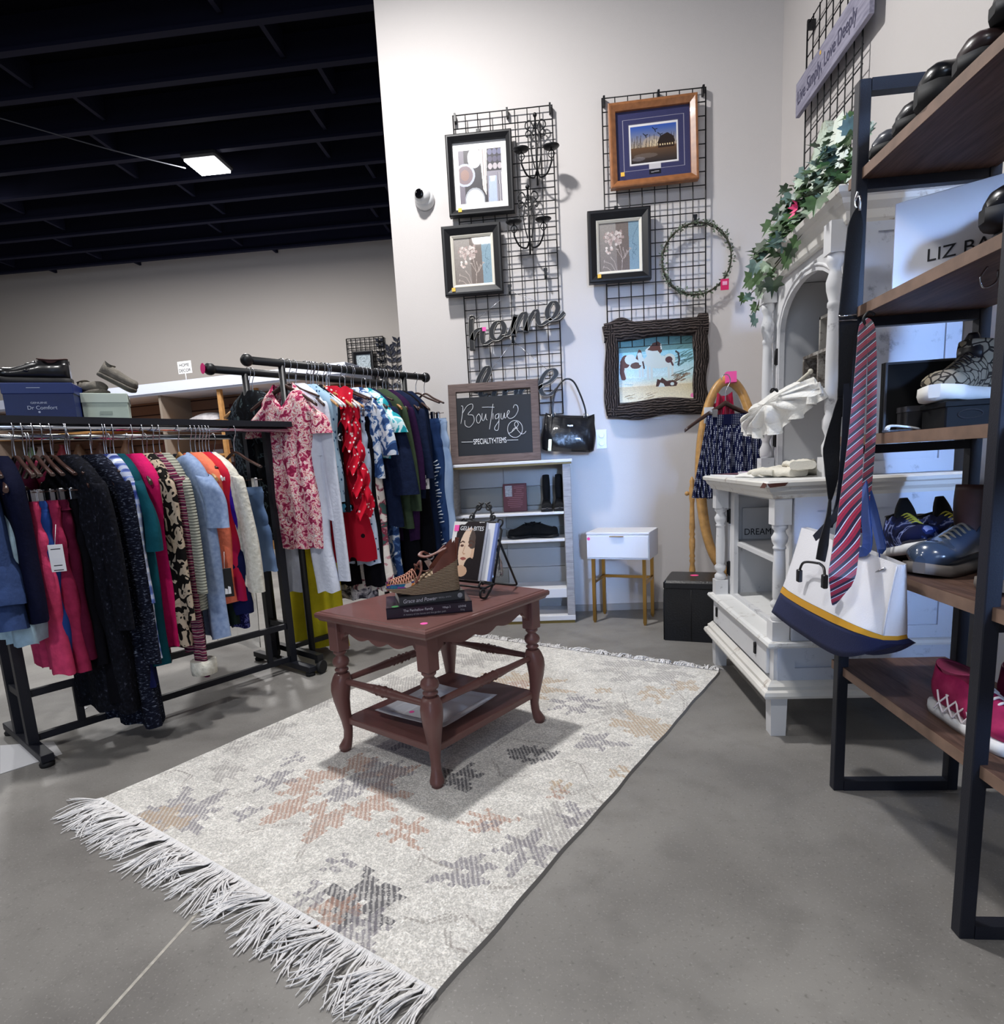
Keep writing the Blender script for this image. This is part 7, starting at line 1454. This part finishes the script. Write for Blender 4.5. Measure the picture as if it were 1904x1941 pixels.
q = mp_(t, (.035, .09, .1225)); s1 = shoe('slipper', 'grey suede slipper on the left of the pale sage box', 'shoe', q, R_-.9, .15, .085, .055, GSUE, GSUE, None, .045, .010, .30)
q = mp_(t, (.13, .05, .1225)); s2 = shoe('slipper', 'grey suede slipper leaning upright on the right of the pale sage box', 'shoe', q+Vector((0, 0, .042)), R_, .15, .085, .055, GSUE, GSUE, None, .045, .010, .30, rot=(0, .55, R_+.2))
for i, (pts, lab) in enumerate([([(0, 1412), (102, 1405), (118, 1428), (0, 1466)], 'white sheet of paper on the floor under the foot of the chrome-railed rack'), ([(148, 1340), (168, 1339), (160, 1344), (150, 1346)], 'small white scrap of paper on the floor beneath the clothes'), ([(68, 1394), (92, 1389), (93, 1392), (69, 1398)], 'narrow strip of white paper beside the rack post on the floor')]):
    P = [at(*q, z=.004) for q in pts]; c_ = sum(P, Vector())/4; b = MB(); b.prism([(p.x-c_.x, p.y-c_.y) for p in P], 0, .0015, 'z'); o = b.obj('paper_sheet', PAPER); o.location = (c_.x, c_.y, .0008); tag(o, lab, 'paper')

# ---------------------------------------------------------------- skirt and red garment hanging on the mirror
MP = Vector((.985, -.47, 1.475)); hz_ = MP.z-.10
def mh(loc, rz, what, kind='dark', sc=1.25):
    t = hanger(kind, loc, rz, what, 'hangers on the mirror'); t.scale = (sc, sc, sc); return t
mh((MP.x-.0, MP.y, MP.z-.03), .06, 'carrying the navy dotted skirt on the oval mirror')
DOT = ramp_mat('navy_white_dot', 'voronoi', [(0, '#c9cede'), (.26, '#c9cede'), (.32, '#10163a'), (1, '#131a40')], 105, .8, const=True)
DOT.node_tree.nodes['Voronoi Texture'].inputs['Randomness'].default_value = 0
sk = thing('pleated_skirt', 'navy skirt with white dots hanging from the oval mirror', 'skirt', (MP.x+.0, MP.y-.02, 0), .06)
tz_, bz_ = at(1390, 785, y=-.49).z, at(1390, 940, y=-.49).z; xl = at(1318, 930, y=-.49).x; hwt = (at(1455, 790, y=-.49).x-at(1336, 790, y=-.49).x)/2
cxs = (at(1455, 790, y=-.49).x+at(1336, 790, y=-.49).x)/2-MP.x
def pleat(z, hw, ht, f):
    return [(cxs+hw*np.sign(cos(a))*abs(cos(a))**.8-.012*f, ht*sin(a)+(.004+.020*f)*sin(26*a), z) for a in np.linspace(0, 2*PI, 156, endpoint=False)]
MB().loft([pleat(tz_-.055, hwt*.97, .030, .05)]+[pleat(tz_-.055+(bz_-tz_+.055)*f, hwt*(.97+.36*f), .035+.05*f, f) for f in np.linspace(.1, 1, 12)], False).obj('cloth', DOT, sk)
MB().loft([[(cxs+hwt*q*cos(a), .036*sin(a), z) for a in np.linspace(0, 2*PI, 40, endpoint=False)] for z, q in ((tz_, .93), (tz_-.03, .97), (tz_-.058, .98))], False).obj('waistband', DOT, sk)
for s in (-1, 1): MB().box(cxs+s*hwt*.75-.015, cxs+s*hwt*.75+.015, -.048, .01, tz_-.015, tz_+.03, bev=.003).obj('clip', CHROME, sk) if s < 0 else MB().box(cxs+s*hwt*.6-.015, cxs+s*hwt*.6+.015, -.048, .01, tz_-.015, tz_+.03, bev=.003).obj('clip', CHROME, sk)
t = thing('red_vest', 'shiny raspberry red vest top hanging on the mirror behind the dotted skirt', 'top', (MP.x-.02, MP.y+.035, 0), .05); RSAT = mat('raspberry_satin', '#a3143c', .3, sheen=.2)
b = MB().grid(16, 14, lambda u, v: (.02+(-.075+.15*u)*(.55+.45*v), -.012-.01*sin(u*14), MP.z-.12-.30*v+.02*(2*u-1)**2)); b.obj('cloth', RSAT, t)
MB().box(-.10, -.045, -.028, -.026, MP.z-.27, MP.z-.18, T=Tm((0, 0, 0))).obj('white_tag', PAPER, t)
MB().lathe([(.022, 0), (.032, .02), (.030, .05), (.020, .055)], 14, (.14, -.02, MP.z-.27)).obj('silver_bead', STEEL, t) if False else None

# ---------------------------------------------------------------- far shelving unit and wall decor
DF = Vector((.982, -.189, 0)); OF = Vector((-7.0, 4.62, 0)); XL = -1.9; RZF = math.atan2(DF.y, DF.x)
SLAT = ramp_mat('slatwall_board', 'wave', [(0, '#3a2a24'), (.03, '#3a2a24'), (.035, '#7d6050'), (1, '#8d6f5e')], 2.1, .7, bands='Z', dist=0, const=True, spec=.2)
fs = thing('display_unit', 'long white-topped slatwall display unit at the far left of the store', 'display unit', (OF.x, OF.y, 0), RZF); FL = 4.45
MB().box(XL, FL, 0, .70, 2.28, 2.445, bev=.004).box(XL, FL, -.02, .0, 2.31, 2.445).obj('top_fascia', mat('white_fascia', '#cfd5ea', .5), fs)
MB().box(XL+.02, FL-.02, .60, .64, 0, 2.28).obj('slatwall_back', SLAT, fs)
MB().box(XL-.02, XL+.02, 0, .62, 0, 2.28).obj('end_panel', mat('beige_end_panel', '#77685e', .7), fs)
PINE = mat('pine', '#a97c4a', .6, noise=.15, nscale=20)
for x in (2.42, 2.86): MB().box(x-.03, x+.03, .03+.2*(x > 2.6), .08+.2*(x > 2.6), 0, 2.28).obj('upright', PINE, fs)
MB().box(1.40, 2.42, .03, .60, 1.84, 1.875).obj('shelf', PINE, fs); MB().box(2.42, 3.2, .25, .60, 1.80, 1.83).obj('shelf', WHITE, fs)
MB().box(XL+.05, 1.40, .03, .60, 1.84, 1.875).obj('shelf', PINE, fs)
for x in (1.40,): MB().box(x-.02, x+.02, .03, .60, 1.0, 2.28).obj('divider', mat('grey_beige_panel', '#8b7f74', .7), fs)
for z in (.5, .95, 1.38): MB().box(XL+.05, FL-.05, .05, .60, z, z+.03).obj('shelf', PINE, fs)
def onf(x, y, z): return OF+DF*x+Vector((.189, .982, 0))*y+Vector((0, 0, z))
t = thing('cushion', 'silvery grey cushion lying on the far display shelf', 'cushion', onf(2.02, .30, 1.876), RZF); MB().grid(20, 14, lambda u, v: (-.30+.60*u, -.2+.4*v, .01+.13*(sin(PI*u)*sin(PI*v))**.45)).grid(20, 14, lambda u, v: (-.30+.60*u, -.2+.4*v, .01)).obj('cover', mat('silver_cushion', '#8f8c8f', .5, noise=.35, nscale=14), t)
p = onf(1.92, .02, 2.446); t = thing('shelf_sign', 'small white HOME DECOR sign standing on the far display unit', 'sign', p, RZF); MB().box(-.115, .115, -.004, .004, .09, .255, bev=.002).obj('card', PAPER, t); MB().tube([(0, 0, 0), (0, 0, .10)], .006, 6).obj('stem', WHITEPL, t)
text('lettering', 'HOME', .060, INK, Matrix.Translation((0, -.005, .185)) @ FACE, t, align='CENTER'); text('lettering', 'DECOR', .060, INK, Matrix.Translation((0, -.005, .112)) @ FACE, t, align='CENTER')
# things on the slatwall
def pf(px, py, yy=.52):
    lo = None
    d = at(px, py, y=4.0)-Vector(CAMC); n = Vector((.189, .982, 0)); k = (OF+n*yy-Vector(CAMC)).dot(n)/d.dot(n); return Vector(CAMC)+d*k
p = pf(458, 847); t = thing('ampersand', 'black ampersand ornament on the slatwall', 'ornament', p, RZF); b = MB(); s_ = .17
b.tube(spl([(s_*x, 0, s_*z) for x, z in [(.75, -.95), (.1, -.1), (-.3, .5), (-.1, .95), (.3, .9), (.35, .5), (-.1, .1), (-.6, -.35), (-.5, -.9), (.1, -1.0), (.6, -.5), (.75, -.1)]], 5), .038, 8); b.obj('letter', INK, t)
for i, (px, py, w, h, m, lab) in enumerate([(322, 852, .12, .13, '#7d4a48', 'rose-framed small picture on the slatwall above the leopard blouse'), (449, 786, .12, .16, '#4a1512', 'dark red little box on the slatwall beside the black rack post'), (438, 868, .10, .12, '#5a4040', 'small brown frame on the slatwall left of the ampersand'), (437, 895, .16, .07, '#8a4a4a', 'red-labelled jar on the slatwall below the ampersand'), (415, 862, .16, .16, '#5d3f38', 'brown wooden house-shaped ornament on the slatwall')]):
    p = pf(px, py, .55); t = thing('small_frame' if i != 3 else 'jar', lab, 'ornament', p, RZF); MB().box(-w, w, 0, .03, -h, h, bev=.004).obj('frame', mat('ornament_%s' % 'abcde'[i], m, .6), t); MB().box(-w*.55, w*.55, -.004, 0, -h*.5, h*.5).obj('picture', mat('pale_print_%s' % 'abcde'[i], '#b7bccb', .6), t)
for i, (px, py, c_) in enumerate([(30, 800, '#7c2f3c'), (70, 812, '#a8a0a0'), (115, 830, '#8d3a4a'), (150, 848, '#6f5a4a'), (190, 836, '#5a4440'), (60, 850, '#7da080'), (240, 845, '#8a7060')]):
    p = pf(px, py, .45); t = thing('vase', ['wine red', 'grey', 'rose', 'brown', 'dark brown', 'green', 'tan'][i]+' vase on the far display shelf, seen between the hangers', 'vase', (p.x, p.y, 1.411), 0); MB().lathe([(.05, 0), (.09, .08), (.10, .16), (.05, .26), (.035, .30), (.05, .33)], 16).obj('body', mat('vase_glaze_%s' % 'abcdefg'[i], c_, .35), t)
# far wall: little wire grid, framed print, metal branches
g0 = at(657, 643, y=5.96); wire_grid('wire_grid_panel', 'small distant black wire grid on the far wall above the clothes', .61, 1.22, Tm((g0.x, 5.95, g0.z)), 8, 16, .007, False)
bxx = bx((668, 667), (712, 722), 5.9); c = Canvas(50, 60, '#a9b6bd'); r = random.Random(3)
for k in range(26): x, y = r.random(), r.random(); c.line([(x, y), (x+r.gauss(0, .14), y+r.gauss(0, .14))], .014, r.choice(['#4f5e66', '#c9d4d8', '#71808a', '#8c9aa2']))
picture('framed_picture', 'distant dark-framed grey abstract print on the small wire grid', bxx, .05, BLKFR, c.noise(.15, 1, 2), y=5.92, dep=.05)
p = at(744, 735, y=5.97); t = thing('metal_branches', 'dark metal branch-and-leaf wall decoration at the edge of the far wall', 'wall decor', p); b = MB(); lf = MB(); r = random.Random(5)
for s in range(3):
    x0 = -.12+.12*s; P = spl([(x0*.5, 0, -.45), (x0, 0, 0), (x0*1.1+.03*sin(s*2), 0, .4), (x0*1.2, 0, .72-.1*(s % 2))], 6); b.tube(P, .007, 5)
    for k in range(2, len(P), 2):
        for sg in (-1, 1):
            d = Vector((sg*.7, 0, .7)); q = P[k]; sd = Vector((d.z, 0, -d.x)); lf.add([q, q+d*.05+sd*.03, q+d*.12, q+d*.05-sd*.03, q+d*.05+Vector((0, .008, 0))], [(0, 1, 4), (1, 2, 4), (2, 3, 4), (3, 0, 4)])
b.obj('stems', BLK, t); lf.obj('leaves', mat('gunmetal_leaf', '#2a2c38', .5, .5), t)
